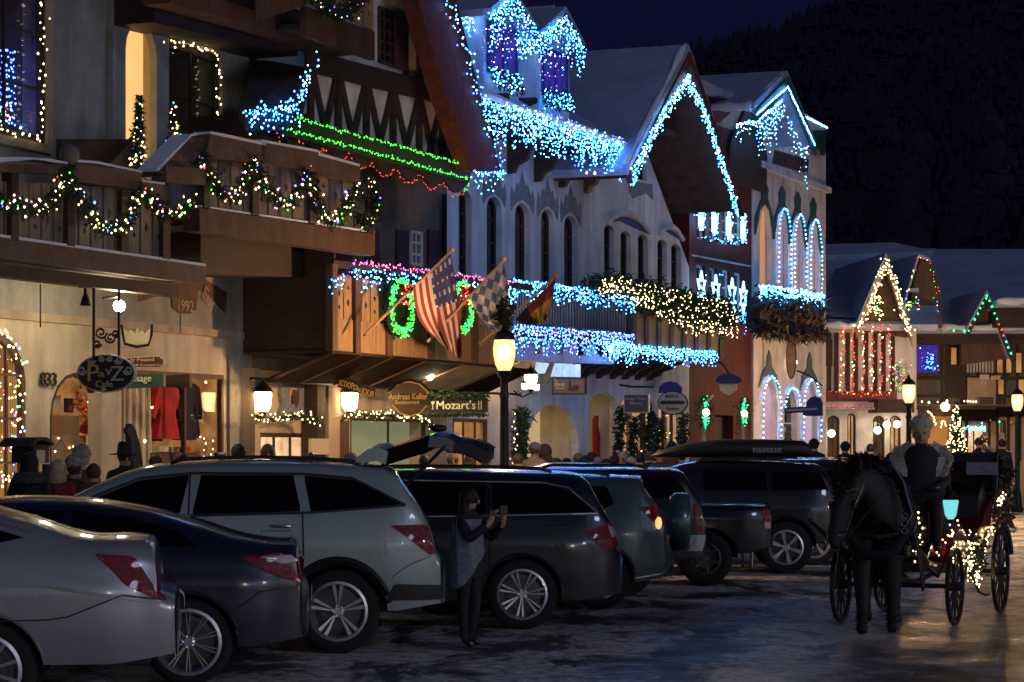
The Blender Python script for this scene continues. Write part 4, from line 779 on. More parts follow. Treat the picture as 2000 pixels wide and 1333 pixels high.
part(b9, 'porch_roof', 'roof_snow', 'px', F8, [(1945, 600), (2080, 600), (2080, 586), (1950, 586)], -73, 2); part(b9, 'porch_wall', 'wood_dark', 'px', F8, [(1945, 640), (2080, 640), (2080, 601), (1945, 601)], -73.4, 1)

def snow_edge(root, P0, P1, r=.09, seed=1):
    """lumpy lip of snow along a roof edge"""
    rn = random.Random(seed); n = max(4, int((P1-P0).length/.28)); pts = [P0.lerp(P1, i/n)+Vector((0, 0, rn.uniform(-.04, .03))) for i in range(n+1)]
    mb = MB(); mb.tube(pts, [r*rn.uniform(.55, 1.35) for _ in pts], 7); return mb.build('roof_snow_edge', 'snow', root, smooth=True)
T5 = M.az(1347, 112, bG); L5 = M.az(1232, 345, bG); R5 = M.az(1451, 412, bG)
snow_edge(b5, M.P(L5[0]-.05, bG-.1, L5[1]+.22), M.P(T5[0], bG-.1, T5[1]+.28), .07, 2); snow_edge(b5, M.P(R5[0]+.05, bG-.1, R5[1]+.22), M.P(T5[0], bG-.1, T5[1]+.28), .06, 3)
T7 = M.az(1539, 158, bg7); L7 = M.az(1478, 218, bg7); R7 = M.az(1592, 288, bg7)
snow_edge(b7, M.P(L7[0]-.1, bg7-.1, L7[1]+.18), M.P(T7[0], bg7-.1, T7[1]+.22), .06, 4); snow_edge(b7, M.P(L7[0]-.15, bg7-.1, L7[1]+.1), M.P(L7[0]-.15, bg7-6, L7[1]+.1), .12, 5); snow_edge(b7, M.P(R7[0]+.05, bg7-.1, R7[1]+.18), M.P(T7[0], bg7-.1, T7[1]+.22), .05, 6)
snow_edge(b8, F8.W(1604, 633, -71.1), F8.W(1672, 637, -71.1), .14, 7); snow_edge(b9, F8.W(1840, 640, -73.9), F8.W(2060, 640, -73.9), .14, 8); snow_edge(b9, F8.W(1948, 588, -73), F8.W(2060, 588, -73), .14, 9)
for k, (x0, y0, x1, y1) in enumerate(((556, 262, 640, 286), (500, 222, 560, 222))): pass

# ------------------------------------------------------------ string lights
LS = string; G1 = 'string lights framing the café building'
LS('warm string lights down the right side and sill of the far left upper window', M, -17.88, [(84, -10), (82, 268), (40, 262), (-30, 252)], WARM, .075, .02, .03)
LS('warm string lights round the upper window right of the arched niche', M, -17.88, [(322, 84), (380, 92), (424, 104), (425, 300)], WARM, .075, .02, .03)
mb = MB(); pts = []
for i in range(11):
    x = -14+i*4.2; A = M.W(x, 92+i*1.2, -18.25); Bq = M.W(x, 238+i, -18.25); mb.tube([A, Bq], .004, 3); pts += walk([A, Bq], .085)
o = mb.build('light_curtain', 'cable', None, label='blue curtain of lights behind the far left upper window', cat='light curtain'); bulbs(o, pts, {'blue': 6, 'violet': 1}, .018, .012)
o = wire('warm and red lights low inside the far left upper window', [M.W(-10, 215, -18.2), M.W(22, 232, -18.2)]); bulbs(o, [M.W(random.uniform(-12, 22), random.uniform(205, 245), -18.2) for _ in range(34)], {'warm': 5, 'red': 2, 'green': 1}, .018)
swl = [(-40, 400), (0, 392), (30, 402), (62, 408), (98, 400), (116, 370), (130, 338), (146, 372), (165, 398), (186, 436), (205, 450), (232, 442), (252, 428), (262, 398), (276, 372), (300, 392), (326, 418), (352, 412), (374, 402), (382, 382)]
garland('lit garland swagged along the lower left café balcony', M, -15.9, swl, MULTI, .08, 1800, .030, .05, r=.020)
swr = [(398, 300), (404, 335), (428, 372), (448, 388), (468, 378), (482, 345), (494, 314), (510, 350), (534, 384), (556, 402), (574, 392), (586, 362), (596, 338), (610, 368), (626, 412), (645, 436), (664, 426), (680, 396), (692, 372), (708, 366), (716, 378)]
garland('lit garland swagged along the right café balcony', M, -15.9, swr, MULTI, .08, 1800, .030, .05, r=.020)
garland('lit garland ring hanging at the right end of the café balcony', M, -15.85, [(716, 352), (730, 362), (735, 390), (730, 425), (712, 440), (702, 420)], MULTI, .07, 700, .055, .04)
garland('lit garland tail climbing from the balcony to the upper right window', M, -16.6, [(400, 405), (404, 320), (398, 290)], MULTI, .07, 500, .05, .05)
garland('lit garland bunch on the upper café balcony at the top edge', M, -16.0, [(610, -25), (632, 6), (655, 26), (678, 26), (696, 0), (704, -25)], MULTI, .11, 1600, .04, .07)
def xtree(label, x, yt, yb, b, w_px, nb, mix, r=.018, fr=M, m='needle'):
    top = fr.W(x, yt, b); bot = fr.W(x, yb, b); h = top.z-bot.z; rad = w_px/2*top.y/F; root = thing('christmas_tree', label, 'tree', bot)
    mb = MB(); mb.tube([bot, top], [.03, .01], 5); mb.build('trunk', 'wood_dark', root)
    mb = MB()
    for _ in range(900): t = random.random()**.7; a = random.random()*6.283; q = top.lerp(bot, t)+Vector((math.cos(a), math.sin(a), 0))*rad*t*random.uniform(.2, 1); mb.leaves([q], .02, 1, .09)
    mb.build('crown', m, root); bulbs(root, [top.lerp(bot, t)+Vector((math.cos(a), math.sin(a), 0))*rad*t for t, a in ((random.random()**.7, random.random()*6.283) for _ in range(nb))], mix, r, .02)
xtree('small lit tree in front of the arched niche', 271, 186, 345, -16.7, 34, 80, MULTI); xtree('small lit tree in front of the upper right café window', 340, 200, 335, -16.9, 40, 80, MULTI)
xtree('tall lit conifer at the far end of the street', 1868, 786, 885, -12.2, 42, 150, WARM, .024)
LS('multicoloured string lights round the arched window at street level', M, -17.85, [(-20, 645), (8, 655), (30, 678), (42, 720), (42, 800), (42, 935), (10, 940), (-10, 945)], {'warm': 12, 'blue': 2, 'violet': 1, 'green': 1}, .045, .022, .05)
mb = MB(); pts = []
for i in range(8): x = 2+i*4.5; A = M.W(x, 672+i, -18.12); Bq = M.W(x, 930, -18.12); mb.tube([A, Bq], .004, 3); pts += walk([A, Bq], .17)
o = mb.build('light_curtain', 'cable', None, label='warm curtain of lights inside the arched street level window', cat='light curtain'); bulbs(o, pts, {'warm': 10, 'blue': 1, 'red': 1}, .016, .02)
LS('warm lights twined low in the arched display window', M, -18.2, [(102, 880), (120, 860), (135, 885), (150, 862), (165, 880), (190, 905)], WARM, .09, .016, .05)
LS('warm lights curled at the right foot of the large shop window', M, -18.2, [(392, 850), (402, 872), (398, 900), (412, 885), (420, 855)], WARM, .10, .018, .03)
o = bulbs(wire('two small warm lights hanging in the large shop window', [M.W(297, 790, -18.15), M.W(296, 798, -18.15)]), [M.W(297, 796, -18.15), M.W(283, 862, -18.15), M.W(402, 747, -18.15)], WARM, .035, 0)
# building 2
LS('ice blue lights along the edge of the small hipped roof', M, -16.2, [(482, 216), (560, 214), (578, 200), (592, 160), (608, 130), (628, 124)], ICE, .06, .02, .07)
icicles('short ice blue icicle lights under the small hipped roof', M, -16.2, [(482, 218), (578, 208), (604, 150)], ICE, .14, .1, .45, .09, .018)
LS('green light string along the upper edge of the planter jetty', M, -16.6, [(580, 230), (690, 262), (800, 292), (922, 326)], {'green': 1}, .05, .016, .014)
LS('green light string along the lower edge of the planter jetty', M, -16.6, [(545, 250), (690, 288), (800, 318), (915, 350), (912, 368), (905, 375)], {'green': 1}, .05, .016, .014)
pts = []
for i in range(8):
    x0 = 540+i*46.5; y0 = 262+i*13.2
    for k in range(7): t = k/6; pts.append((x0+46.5*t, y0+13.2*t+24*math.sin(math.pi*t)))
LS('red light string following the scalloped valance', M, -16.75, pts, {'red': 1}, .085, .015, .014)
LS('ice blue lights down the outer edge of the red brown bargeboard', M, -16.3, [(868, -20), (890, 40), (915, 110), (935, 180), (955, 240), (972, 290), (980, 330), (978, 345)], ICE, .036, .018, .06)
icicles('ice blue icicle lights dangling at the foot of the bargeboard', M, -16.4, [(925, 338), (985, 338)], ICE, .18, .1, .4, .1, .016)
LS('pink and red lights along the balcony rail behind the flags', M, bb+.12, [(690, 512), (780, 524), (860, 534), (1000, 553)], {'pink': 3, 'red': 1, 'violet': 1}, .035, .014, .025)
icicles('white icicle lights hanging from the balcony rail behind the flags', M, bb+.12, [(650, 545), (692, 520), (800, 533), (1005, 560)], {'ice': 4, 'white': 2, 'violet': 1}, .085, .1, .42, .09, .016, top=False)
def wreath(label, x, y, r, b, mix, n=150, red=False):
    c = M.W(x, y, b); root = thing('wreath', label, 'wreath', c); mb = MB()
    ring = [c+M.u*r*math.cos(6.283*i/30)+Vector((0, 0, r*math.sin(6.283*i/30))) for i in range(30)]; mb.tube(ring, r*.16, 8, closed=True); mb.leaves(ring, r*.16, 700, .08); mb.build('ring', 'needle', root)
    bulbs(root, [c+M.u*q*math.cos(a)+Vector((0, 0, q*math.sin(a)))+M.n*.07 for a, q in ((random.random()*6.283, r*random.uniform(.80, 1.2)) for _ in range(n))], mix, .019, .015)
    if red:
        mb = MB()
        for s in (-1, 1): mb.ball(c+M.u*s*.14+Vector((0, 0, r*.75))+M.n*.06, .13, sc=(.9, .5, .7))
        for s in (-1, 1): mb.prism(M, [(M.u.dot(c), c.z+r*.7), (M.u.dot(c)+s*.16, c.z+r*.1), (M.u.dot(c)+s*.06, c.z+r*.1)], b+.1, .03)
        bow = mb.build('bow', 'cloth_red', root); bulbs(bow, [c+M.u*random.gauss(.02, .12)+Vector((0, 0, r*random.uniform(.1, 1)))+M.n*.13 for _ in range(34)], {'red': 5, 'warm': 1}, .017, .01)
wreath('green lit wreath with red bow on the balcony left of the striped flag', 778, 602, .40, bb+.15, {'green': 3, 'emerald': 1}, 330, True)
wreath('green lit wreath with red bow half hidden behind the striped flag', 897, 602, .38, bb+.15, {'green': 3, 'emerald': 1}, 330, True)
garland('warm lit garland over the small shop window by the left wall lantern', M, -17.5, [(498, 812), (530, 818), (560, 814), (600, 812), (612, 815), (622, 828)], WARM, .05, 420, .045, .04, .06)
garland('warm lit garland over the pale green entry between lantern and dark sign', M, -17.5, [(670, 812), (700, 810), (740, 812), (775, 812), (800, 812), (828, 815), (838, 830), (846, 836)], WARM, .06, 700, .04, .045, .06)
# building 4
icicles('dense ice blue icicle lights along the eave below the dormers', M, be+.04, [(945, 196), (1040, 228), (1140, 262), (1238, 294)], ICE, .05, .15, .75, .09, .017)
LS('bright white light string along the gutter below the dormers', M, be+.06, [(985, 205), (1060, 226), (1140, 252), (1236, 288)], {'white': 3, 'ice': 1}, .045, .019, .025)
LS('violet blue light string at the left end of the eave', M, be+.06, [(942, 186), (985, 200), (1060, 222), (1238, 282)], {'blue': 3, 'violet': 1}, .07, .014, .03)
g = 'icicle lights on the dormers'
icicles('icicle lights on the left slope of the left dormer gable', M, -16.6, [(958, 30), (1003, -10)], ICE, .075, .3, .75, .10, .018)
icicles('icicle lights on the right slope of the left dormer gable', M, -16.6, [(1003, -10), (1049, 62)], ICE, .085, .2, .7, .10, .018)
icicles('icicle lights on the side eave of the left dormer', M, -17.3, [(893, 28), (945, 30)], ICE, .07, .15, .55, .08, .02)
icicles('icicle lights on the left slope of the right dormer gable', M, -16.6, [(1054, 72), (1106, 34)], ICE, .07, .25, .65, .10, .018)
icicles('icicle lights on the right slope of the right dormer gable', M, -16.6, [(1106, 34), (1143, 97)], ICE, .08, .2, .8, .10, .018)
icicles('icicle lights between the two dormers', M, -17.0, [(1008, 78), (1053, 82)], ICE, .07, .15, .5, .09, .018)
icicles('sparse violet lights hanging over the left dormer window', M, -16.95, [(950, 52), (1004, 55)], {'violet': 2, 'blue': 1, 'white': 1}, .13, .4, 1.0, .2, .017, top=False)
icicles('sparse violet lights hanging over the right dormer window', M, -16.95, [(1058, 100), (1103, 104)], {'violet': 2, 'blue': 1, 'white': 1}, .14, .4, .9, .22, .017, top=False)
def cluster(label, fr, poly4, b, n, mix, r=.018, leaf=400):
    (x0, y0), (x1, y1), (x2, y2), (x3, y3) = poly4
    def q(): u, v = random.random(), random.random(); return fr.W(x0*(1-u)*(1-v)+x1*u*(1-v)+x2*u*v+x3*(1-u)*v, y0*(1-u)*(1-v)+y1*u*(1-v)+y2*u*v+y3*(1-u)*v, b)
    mb = MB()
    for _ in range(leaf): mb.leaves([q()], .05, 1, .1)
    o = mb.build('window_greenery', 'needle', None, label=label, cat='greenery'); bulbs(o, [q() for _ in range(n)], mix, r, .04)
cluster('lit evergreen box under the left dormer window', M, ((960, 132), (1012, 148), (1022, 186), (972, 168)), -16.95, 120, ICE); cluster('lit evergreen box under the right dormer window', M, ((1060, 172), (1115, 186), (1118, 218), (1066, 208)), -16.9, 120, ICE)
LS('thin rope of blue light down the left dormer corner', M, -17.0, [(944, 60), (945, 162)], {'blue': 1}, .05, .012, .006)
LS('two warm bulbs strung under the eave by the carved bracket', M, -16.9, [(1146, 338), (1192, 340)], WARM, .47, .032, 0)
icicles('ice blue icicle lights hanging from the iron balcony rail', M, bk+.08, [(1000, 548), (1100, 560), (1240, 580)], {'ice': 5, 'white': 1, 'blue': 2}, .055, .12, .42, .09, .017)
icicles('violet blue icicle lights under the iron balcony floor', M, bk+.06, [(1004, 636), (1120, 646), (1240, 656)], {'ice': 3, 'blue': 4, 'violet': 3, 'white': 1}, .055, .15, .55, .085, .017)
icicles('white icicle lights on the left under the plank balcony', M, bk+.1, [(1180, 668), (1240, 675)], ICE, .045, .15, .5, .085, .017)
icicles('ice blue icicle lights under the plank flower balcony', M, bp+.1, [(1240, 676), (1320, 684), (1400, 690)], {'ice': 5, 'white': 1, 'blue': 2}, .05, .1, .38, .085, .017)
# building 5
icicles('white icicle lights on the left bargeboard of the white gable', M, bG+.08, [(1345, 148), (1300, 210), (1262, 280), (1236, 338)], {'ice': 5, 'white': 2}, .07, .08, .35, .07, .017)
icicles('white icicle lights on the right bargeboard of the white gable', M, bG+.08, [(1345, 148), (1380, 220), (1410, 310), (1442, 412)], {'ice': 5, 'white': 2}, .055, .08, .38, .07, .017)
LS('large warm white bulbs spaced up the left bargeboard', M, bG+.12, [(1240, 330), (1345, 150)], WARM, .34, .036, .02); LS('large warm white bulbs spaced down the right bargeboard', M, bG+.12, [(1345, 150), (1440, 395)], WARM, .42, .036, .02)
mb = MB(); PB = [M.W(x, y, bp+.1) for x, y in dense([(1155, 562), (1200, 558), (1260, 568), (1330, 588), (1425, 602)], 6)]
mb.leaves(PB, .20, 2600, .16); mb.leaves([p-Vector((0, 0, .22)) for p in PB[len(PB)//3:]], .22, 2200, .18)
o = mb.build('evergreen_swag', 'needle', None, label='thick evergreen swag with warm lights on the plank flower balcony', cat='greenery')
bl = []
for p in walk(PB, .018):
    k = (M.u.dot(p)-M.u.dot(PB[0]))/(M.u.dot(PB[-1])-M.u.dot(PB[0])); bl.append(p+M.n*.18-Vector((0, 0, random.uniform(-.12, .12+.55*min(1, k*1.6)))))
bulbs(o, bl, WARM, .018, .04)
# building 6: candles and stars
for i, (x, yt, yb) in enumerate(((1368, 408, 452), (1394, 404, 462), (1422, 412, 470), (1450, 420, 476))):
    c = M.W(x, (yt+yb)/2, -17.85); root = thing('candle_light', ['first', 'second', 'third', 'fourth'][i]+' from the left of four glowing blue candle lights high on the red wall', 'light figure', c, 'blue candle lights on the red building')
    mb = MB(); a0_, z1_ = M.az(x, yt, -17.85); z0_ = M.az(x, yb, -17.85)[1]
    for s in (-.11, .02, .13): mb.tube([M.P(a0_+s, -17.84, z0_+abs(s)), M.P(a0_+s, -17.84, z1_-abs(s)*1.5)], .03, 5)
    mb.build('tube', 'tube_blue', root); bulbs(root, [M.P(a0_+random.uniform(-.25, .25), -17.8, random.uniform(z0_, z1_)) for _ in range(36)], {'ice': 3, 'white': 2}, .022, .01)
for i, (x, y) in enumerate(((1370, 563), (1398, 570), (1430, 576), (1452, 582))):
    c = M.W(x, y, -17.8); root = thing('star_light', ['first', 'second', 'third', 'fourth'][i]+' from the left of four glowing blue star lights on the red wall', 'light figure', c, 'blue star lights on the red building'); mb = MB(); mb.tube([c+M.u*(.34 if k % 2 == 0 else .17)*math.sin(6.283*k/12)+Vector((0, 0, (.40 if k % 2 == 0 else .2)*math.cos(6.283*k/12))) for k in range(12)], .028, 5, closed=True)
    mb.build('tube', 'tube_blue', root); bulbs(root, [c+M.n*.03+M.u*random.gauss(0, .17)+Vector((0, 0, random.gauss(0, .22))) for _ in range(8)], {'white': 2, 'ice': 3}, .018, .01)
    icicles('thin light strand dangling below '+['first', 'second', 'third', 'fourth'][i]+' star on the red wall', M, -17.82, [(x-5, y+22), (x+6, y+24)], {'ice': 2, 'blue': 1}, .1, .2, .8, .1, .013, top=False)
LS('blue light string under the candle lights on the red wall', M, -17.8, [(1358, 420), (1380, 398), (1400, 396), (1440, 404), (1456, 470), (1420, 474), (1372, 462)], ICE, .12, .015, .04)
# green lit posts
for i, (x, y) in enumerate(((1375, 806), (1450, 808))):
    c = M.W(x, y, -17.3); root = thing('lit_lamp_post', ['pale post lamp with green lights left of the dark red door', 'pale post lamp with green lights right of the dark red door'][i], 'lamp', Vector((c.x, c.y, .14)))
    mb = MB(); mb.tube([Vector((c.x, c.y, .14)), c], .045, 8); mb.build('post', 'plaster_white', root); mb = MB(); mb.ball(c+M.n*.05, .085); mb.build('globe', 'small_globe', root, smooth=True)
    mb = MB(); mb.leaves([c-Vector((0, 0, .3)), c+Vector((0, 0, .3))], .16, 300, .09); mb.build('greenery', 'needle', root)
    bulbs(root, [c+M.u*.21*math.cos(a)*q+Vector((0, 0, .36*math.sin(a)*q))+M.n*.06 for a, q in ((random.random()*6.28, random.uniform(.5, 1)) for _ in range(62))], {'emerald': 1}, .022, .02)
# building 7
for i, q in enumerate(n7[1:]):
    a_ = mid(M, q[0]-2, q[1]+2, q[2]-2, q[3]-6, B); P = [M.P(a, B+.07, z) for a, z in arch(*a_, 1.6, 12)]; P = P[1:]+[P[0]]
    o = wire(['second', 'third', 'fourth'][i]+' arched niche outlined by ice white lights, counted from the orange one', P); bulbs(o, walk(P, .13), {'ice': 1, 'white': 1}, .030, .006)
for (x0, x1, yt), lab in zip(gr, ('tall left street level arch', 'small middle arch', 'right street level arch')):
    a_ = mid(M, x0-3, x1+3, yt-2, 862 if x0 != 1532 else 800, B); P = [M.P(a, B+.08, z) for a, z in arch(*a_, 1.0, 10)]; P = P[1:]+[P[0]]
    o = wire('ice white light outline of the '+lab+' on the arcade building', P); bulbs(o, walk(P, .15), {'ice': 1, 'white': 1}, .030, .008)
LS('ice white rope light on the left slope of the small snowy gable', M, bg7+.1, [(1478, 224), (1539, 170)], {'ice': 2, 'white': 1}, .05, .026, .005); LS('ice white rope light on the right slope of the small snowy gable', M, bg7+.1, [(1539, 170), (1592, 284)], {'ice': 2, 'white': 1}, .05, .026, .005)
LS('ice white rope light on the side roof at the right of the arcade building', M, -17.2, [(1572, 228), (1616, 250)], {'ice': 1, 'white': 2}, .05, .026, .005)
for nm, p, lo, hi in (('left', [(1480, 236), (1536, 188)], .4, 1.2), ('right', [(1540, 190), (1578, 290)], .3, 1.3)): icicles('white net lights hanging inside the '+nm+' half of the small snowy gable', M, -17.3, p, {'white': 2, 'ice': 2}, .13, lo, hi, .14, .017)
icicles('white lights draped from the small snowy gable over the red wall', M, -17.3, [(1438, 246), (1460, 238), (1480, 240)], {'white': 2, 'ice': 1}, .16, .1, .5, .13, .015)
icicles('ice white icicle lights on the flower box under the arched niches', M, -16.8, [(1484, 558), (1545, 566), (1610, 578)], {'ice': 4, 'white': 2}, .055, .15, .42, .085, .022)
# far buildings
LF = lambda lab, b, p, mix, sp=.12, r=.034, j=.03: string(lab, F8, b, p, mix, sp, r, j)
WG = {'warm': 1}
for k in range(2):
    LF(('outer', 'inner')[k]+' warm lights on the left slope of the far tan gable', -70.7, [(1676, 638+k*3), (1690, 622-k*2), (1712, 560), (1731, 508+k*10)], WG, .055, .03, .06); LF(('outer', 'inner')[k]+' warm lights on the right slope of the far tan gable', -70.7, [(1731, 508+k*10), (1752, 570), (1782-k*3, 655)], WG, .055, .03, .06)
LF('short warm lights along the eave left of the far tan gable', -70.7, [(1664, 636), (1680, 640)], WG, .07, .03)
cluster('small lit evergreen under the peak of the far tan gable', F8, ((1708, 580), (1722, 580), (1722, 622), (1706, 612)), -70.9, 40, {'warm': 3, 'green': 1}, .028, 60)
for i, x in enumerate((1645, 1665, 1685, 1703, 1720, 1737)): LF(['first', 'second', 'third', 'fourth', 'fifth', 'sixth'][i]+' of six upright red light ropes on the far gable building, from the left', -71.0, [(x, 636), (x+1, 700), (x, 770)], {'red': 5, 'warm': 1.6}, .05, .03, .035)
LF('red light string along the far balcony under the upright ropes', -70.9, [(1620, 764), (1680, 770), (1742, 772)], {'red': 4, 'warm': 1}, .08, .022, .04); LF('red light string along the far pale awning edge', -70.8, [(1612, 795), (1712, 797)], {'red': 1}, .07, .022, .02); LF('red light string joining the tops of the upright ropes', -71, [(1694, 632), (1738, 637)], {'red': 1}, .12, .02, .02)
TM = {'green': 3, 'red': 2, 'warm': 1.2, 'blue': 1}
LF('multicoloured lights on the left edge of the dark turret', -72.9, [(1795, 508), (1782, 545), (1768, 600)], TM, .11, .022, .05); LF('multicoloured lights on the right edge of the dark turret', -72.9, [(1816, 515), (1828, 560), (1834, 612)], TM, .11, .022, .05); LF('warm red lights along the snowy top of the dark turret', -72.9, [(1794, 506), (1814, 508)], {'warm': 2, 'red': 3}, .07, .022); LF('multicoloured lights under the dark turret', -72.9, [(1772, 626), (1806, 635), (1834, 638)], TM, .1, .022, .05)
cluster('multicoloured lit shrub at the left foot of the dark turret', F8, ((1770, 590), (1794, 584), (1796, 624), (1770, 626)), -72.8, 46, TM, .024, 60); cluster('multicoloured lit shrub on the far dark wall beside the red ropes', F8, ((1744, 706), (1772, 708), (1772, 772), (1744, 768)), -71.3, 70, TM, .022, 160)
LF('green and red bulbs on the left slope of the far right gable', -73.3, [(1892, 646), (1928, 578)], {'emerald': 3, 'red': 1.4}, .19, .045, .01); LF('green and red bulbs on the right slope of the far right gable', -73.3, [(1928, 578), (1950, 630), (1976, 696)], {'emerald': 3, 'red': 1.2, 'ice': .5}, .19, .045, .01); LF('two green bulbs on the far dark eave', -73.3, [(1863, 646), (1886, 647)], {'emerald': 1}, .33, .05, 0)
cluster('violet blue lit tree behind the far bay window', F8, ((1816, 690), (1822, 690), (1832, 722), (1806, 722)), -74.2, 46, {'violet': 1, 'ice': 2, 'blue': 2}, .022, 90); LF('violet lights beside the warm lamp in the far bay window', -74.2, [(1800, 674), (1801, 722)], {'violet': 2, 'warm': 1}, .12, .022)
LF('row of warm bulbs under the far sign beam, left half', -73.6, [(1800, 784), (1812, 785), (1858, 786)], WG, .26, .045, .02); LF('row of warm bulbs under the far sign beam, right half', -73.6, [(1884, 784), (1908, 785)], WG, .09, .04, .01)
LF('curved warm rope light on the far orange lit wall', -73.7, [(1812, 804), (1822, 812), (1828, 832)], WG, .05, .034, .01); LF('small arched warm rope light on the far orange lit wall', -73.7, [(1837, 834), (1840, 824), (1846, 824), (1849, 834)], WG, .05, .034, .01)
LF('sparse red and green bulbs strung over the far right shops', -73, [(1918, 828), (1938, 822), (1960, 826), (1992, 826)], {'red': 2, 'emerald': 1, 'ice': 1}, .3, .035, .02); icicles('cool white icicle lights over the far bright shop window', F8, -73.5, [(1884, 834), (1925, 834)], {'ice': 2, 'white': 1}, .08, .1, .4, .12, .02)
LF('blue bulb inside the small middle arch', -70.2, [(1548, 790), (1550, 791)], {'ice': 1}, .1, .05, 0)

# ------------------------------------------------------------ lamps
def street_lamp(label, P, core='lamp_core'):
    root = thing('street_lamp', label, 'street lamp', P, 'street lamps along the kerb'); q = lambda z: P+Vector((0, 0, z))
    mb = MB(); mb.lathe(q(0), [(0, 0), (.17, 0), (.17, .10), (.13, .16), (.11, .5), (.075, .62), (.065, 2.45), (.085, 2.5), (.06, 2.56), (.06, 2.74), (.11, 2.80), (.12, 2.86)], 14); mb.build('post', 'green_iron', root, smooth=True)
    mb = MB(); mb.lathe(q(0), [(.09, 2.86), (.135, 2.95), (.165, 3.10), (.17, 3.20), (.155, 3.32), (.11, 3.36)], 16); g_ = mb.build('globe', 'lamp_globe', root, smooth=True); mb = MB(); mb.ball(q(3.14), .085, sc=(1, 1, 1.3)); mb.build('bulb', core, g_, smooth=True)
    mb = MB(); mb.lathe(q(0), [(.165, 3.325), (.17, 3.36), (.12, 3.44), (.05, 3.48), (.02, 3.56), (.0, 3.62)], 14); mb.build('cap', 'green_iron', root, smooth=True)
    return root
def at_b(x, b, z=0): p = M.W(x, HZ, b); return Vector((p.x, p.y, z))
L1 = street_lamp('street lamp in front of the white buildings, nearest of the lit lamps', at_b(985, -13.95, .14))
mb = MB(); c = at_b(985, -13.95, 0)+Vector((0, 0, 3.72)); mb.leaves([c, c+Vector((0, 0, .32))], .09, 90, .16); mb.build('twig_decoration', 'needle_dry', L1)
street_lamp('street lamp behind the carriage driver by the far gables', at_b(1775, -13.95, .14)); street_lamp('street lamp at the right edge before the far timber building', Vector((987/F*69.5, 69.5, .05)))
for q_, a_ in (('first', -8), ('second', 4), ('third', 16), ('fourth', 28), ('fifth', 40)): street_lamp(q_+' assumed street lamp along the unseen opposite kerb, counted away from the viewer', M.P(a_, 7.5, .02), 'lamp_core_pale')  # assumed row out of view, added to light cars, walls and road
# assumed unseen lit fronts, added across the street to light and mirror in cars
ob = thing('assumed_opposite_shops', 'assumed shop building with icicle lights on the unseen opposite side of the street', 'building', M.P(12, 14.5, 0)); OP = Fr((-4800, 1930))  # assumed facade out of view, added for light and reflections on the cars
part(ob, 'wall', 'plaster_white', 'prism', OP, box_az(-42, 20, 0, 7), -14.5, .3); part(ob, 'eave', 'wood_dark', 'prism', OP, box_az(-42, 20, 5.2, 5.4), -13.2, 1.3)
for i in range(12): part(ob, 'window', 'room_shop' if i % 3 else 'room_amber', 'prism', OP, box_az(-40+5*i, -37+5*i, .7, 2.6), -14.45, .05)  # glowing panels as assumed shop windows, added for their light
pts = [OP.P(a_*.12, -13.15, 5.2-random.uniform(0, .7)) for a_ in range(-345, 160)]; pts += [OP.P(a_*.12, -13.3, 3.9-random.uniform(0, .5)) for a_ in range(-345, 160)]; o = wire('assumed icicle lights along the eave of the unseen opposite shops', [OP.P(-42, -13.15, 5.2), OP.P(20, -13.15, 5.2)]); bulbs(o, pts, {'ice': 3, 'white': 3}, .068, .02)  # assumed bulbs, made large to throw cool light on the cars
pts = [OP.P(a_*.14, -13.9, 3.2-random.uniform(0, .5)) for a_ in range(-300, 140)]; o = wire('assumed warm lights along the unseen shop fronts across the street', [OP.P(-42, -13.9, 3.2), OP.P(20, -13.9, 3.2)]); bulbs(o, pts, {'warm': 3, 'violet': 1}, .04, .02)  # assumed warm string, added with the unseen fronts
def lantern(label, x, y, b=-17.6, s=1.0):
    c = M.W(x, y, b); root = thing('wall_lantern', label, 'lantern', c); P = lambda r, z: (r*s, z*s)
    mb = MB(); mb.lathe(c, [P(.075, -.16), P(.12, -.10), P(.14, .10), P(.13, .14)], 6); mb.build('glass', 'lantern_glass', root)
    mb = MB(); mb.lathe(c, [P(.16, .14), P(.15, .17), P(.06, .28), P(.02, .30), P(0, .40)], 6); mb.build('cap', 'iron', root); mb = MB(); mb.lathe(c, [P(0, -.28), P(.03, -.22), P(.08, -.16)], 6); mb.build('base', 'iron', root); mb = MB(); mb.tube([c+Vector((0, 0, -.24*s)), c-M.n*.2*s+Vector((0, 0, -.34*s)), c-M.n*.4*s+Vector((0, 0, -.2*s))], .02*s, 5); mb.build('arm', 'iron', root)
lantern('left wall lantern beside the carved shrine', 513, 784); lantern('wall lantern left of the dark glazed entry under the slanted sign', 683, 784)
lantern('largest wall lantern with iron arms on the white arched front', 1037, 745, -17.2, .9)
for x, y, l in ((1024, 755, 'left small side'), (1048, 757, 'right small side')): lantern(l+' lantern of the large wall bracket', x, y, -17.1, .38)
def globe_lamp(label, x, y, fr, b, r=.12, m='small_globe'):
    c = fr.W(x, y, b); root = thing('wall_lamp', label, 'lamp', c); mb = MB(); mb.ball(c, r); mb.build('globe', m, root, smooth=True); mb = MB(); mb.tube([c-fr.n*.25+Vector((0, 0, .1)), c+Vector((0, 0, r+.05)), c], .02, 4); mb.build('arm', 'iron', root)
globe_lamp('bare spot lamp hanging over the oval café sign', 233, 598, M, -16.6, .075, 'spot'); 
globe_lamp('bright spot lamp under the awning above the long name sign', 840, 736, M, -17.0, .06, 'spot')
for x, y, l in ((1624, 847, 'lowest left globe lamp on the far white shop front'), (1714, 841, 'globe lamp left of the starry pair on the far shop front'), (1732, 830, 'left lamp of the starry pair on the far shop front'), (1752, 829, 'right lamp of the starry pair on the far shop front')): globe_lamp(l, x, y, F8, Bf+.5, .11)
globe_lamp('bright globe lamp on the far orange lit front', 1846, 795, F8, Bn+1, .14, 'warm_sign_light')
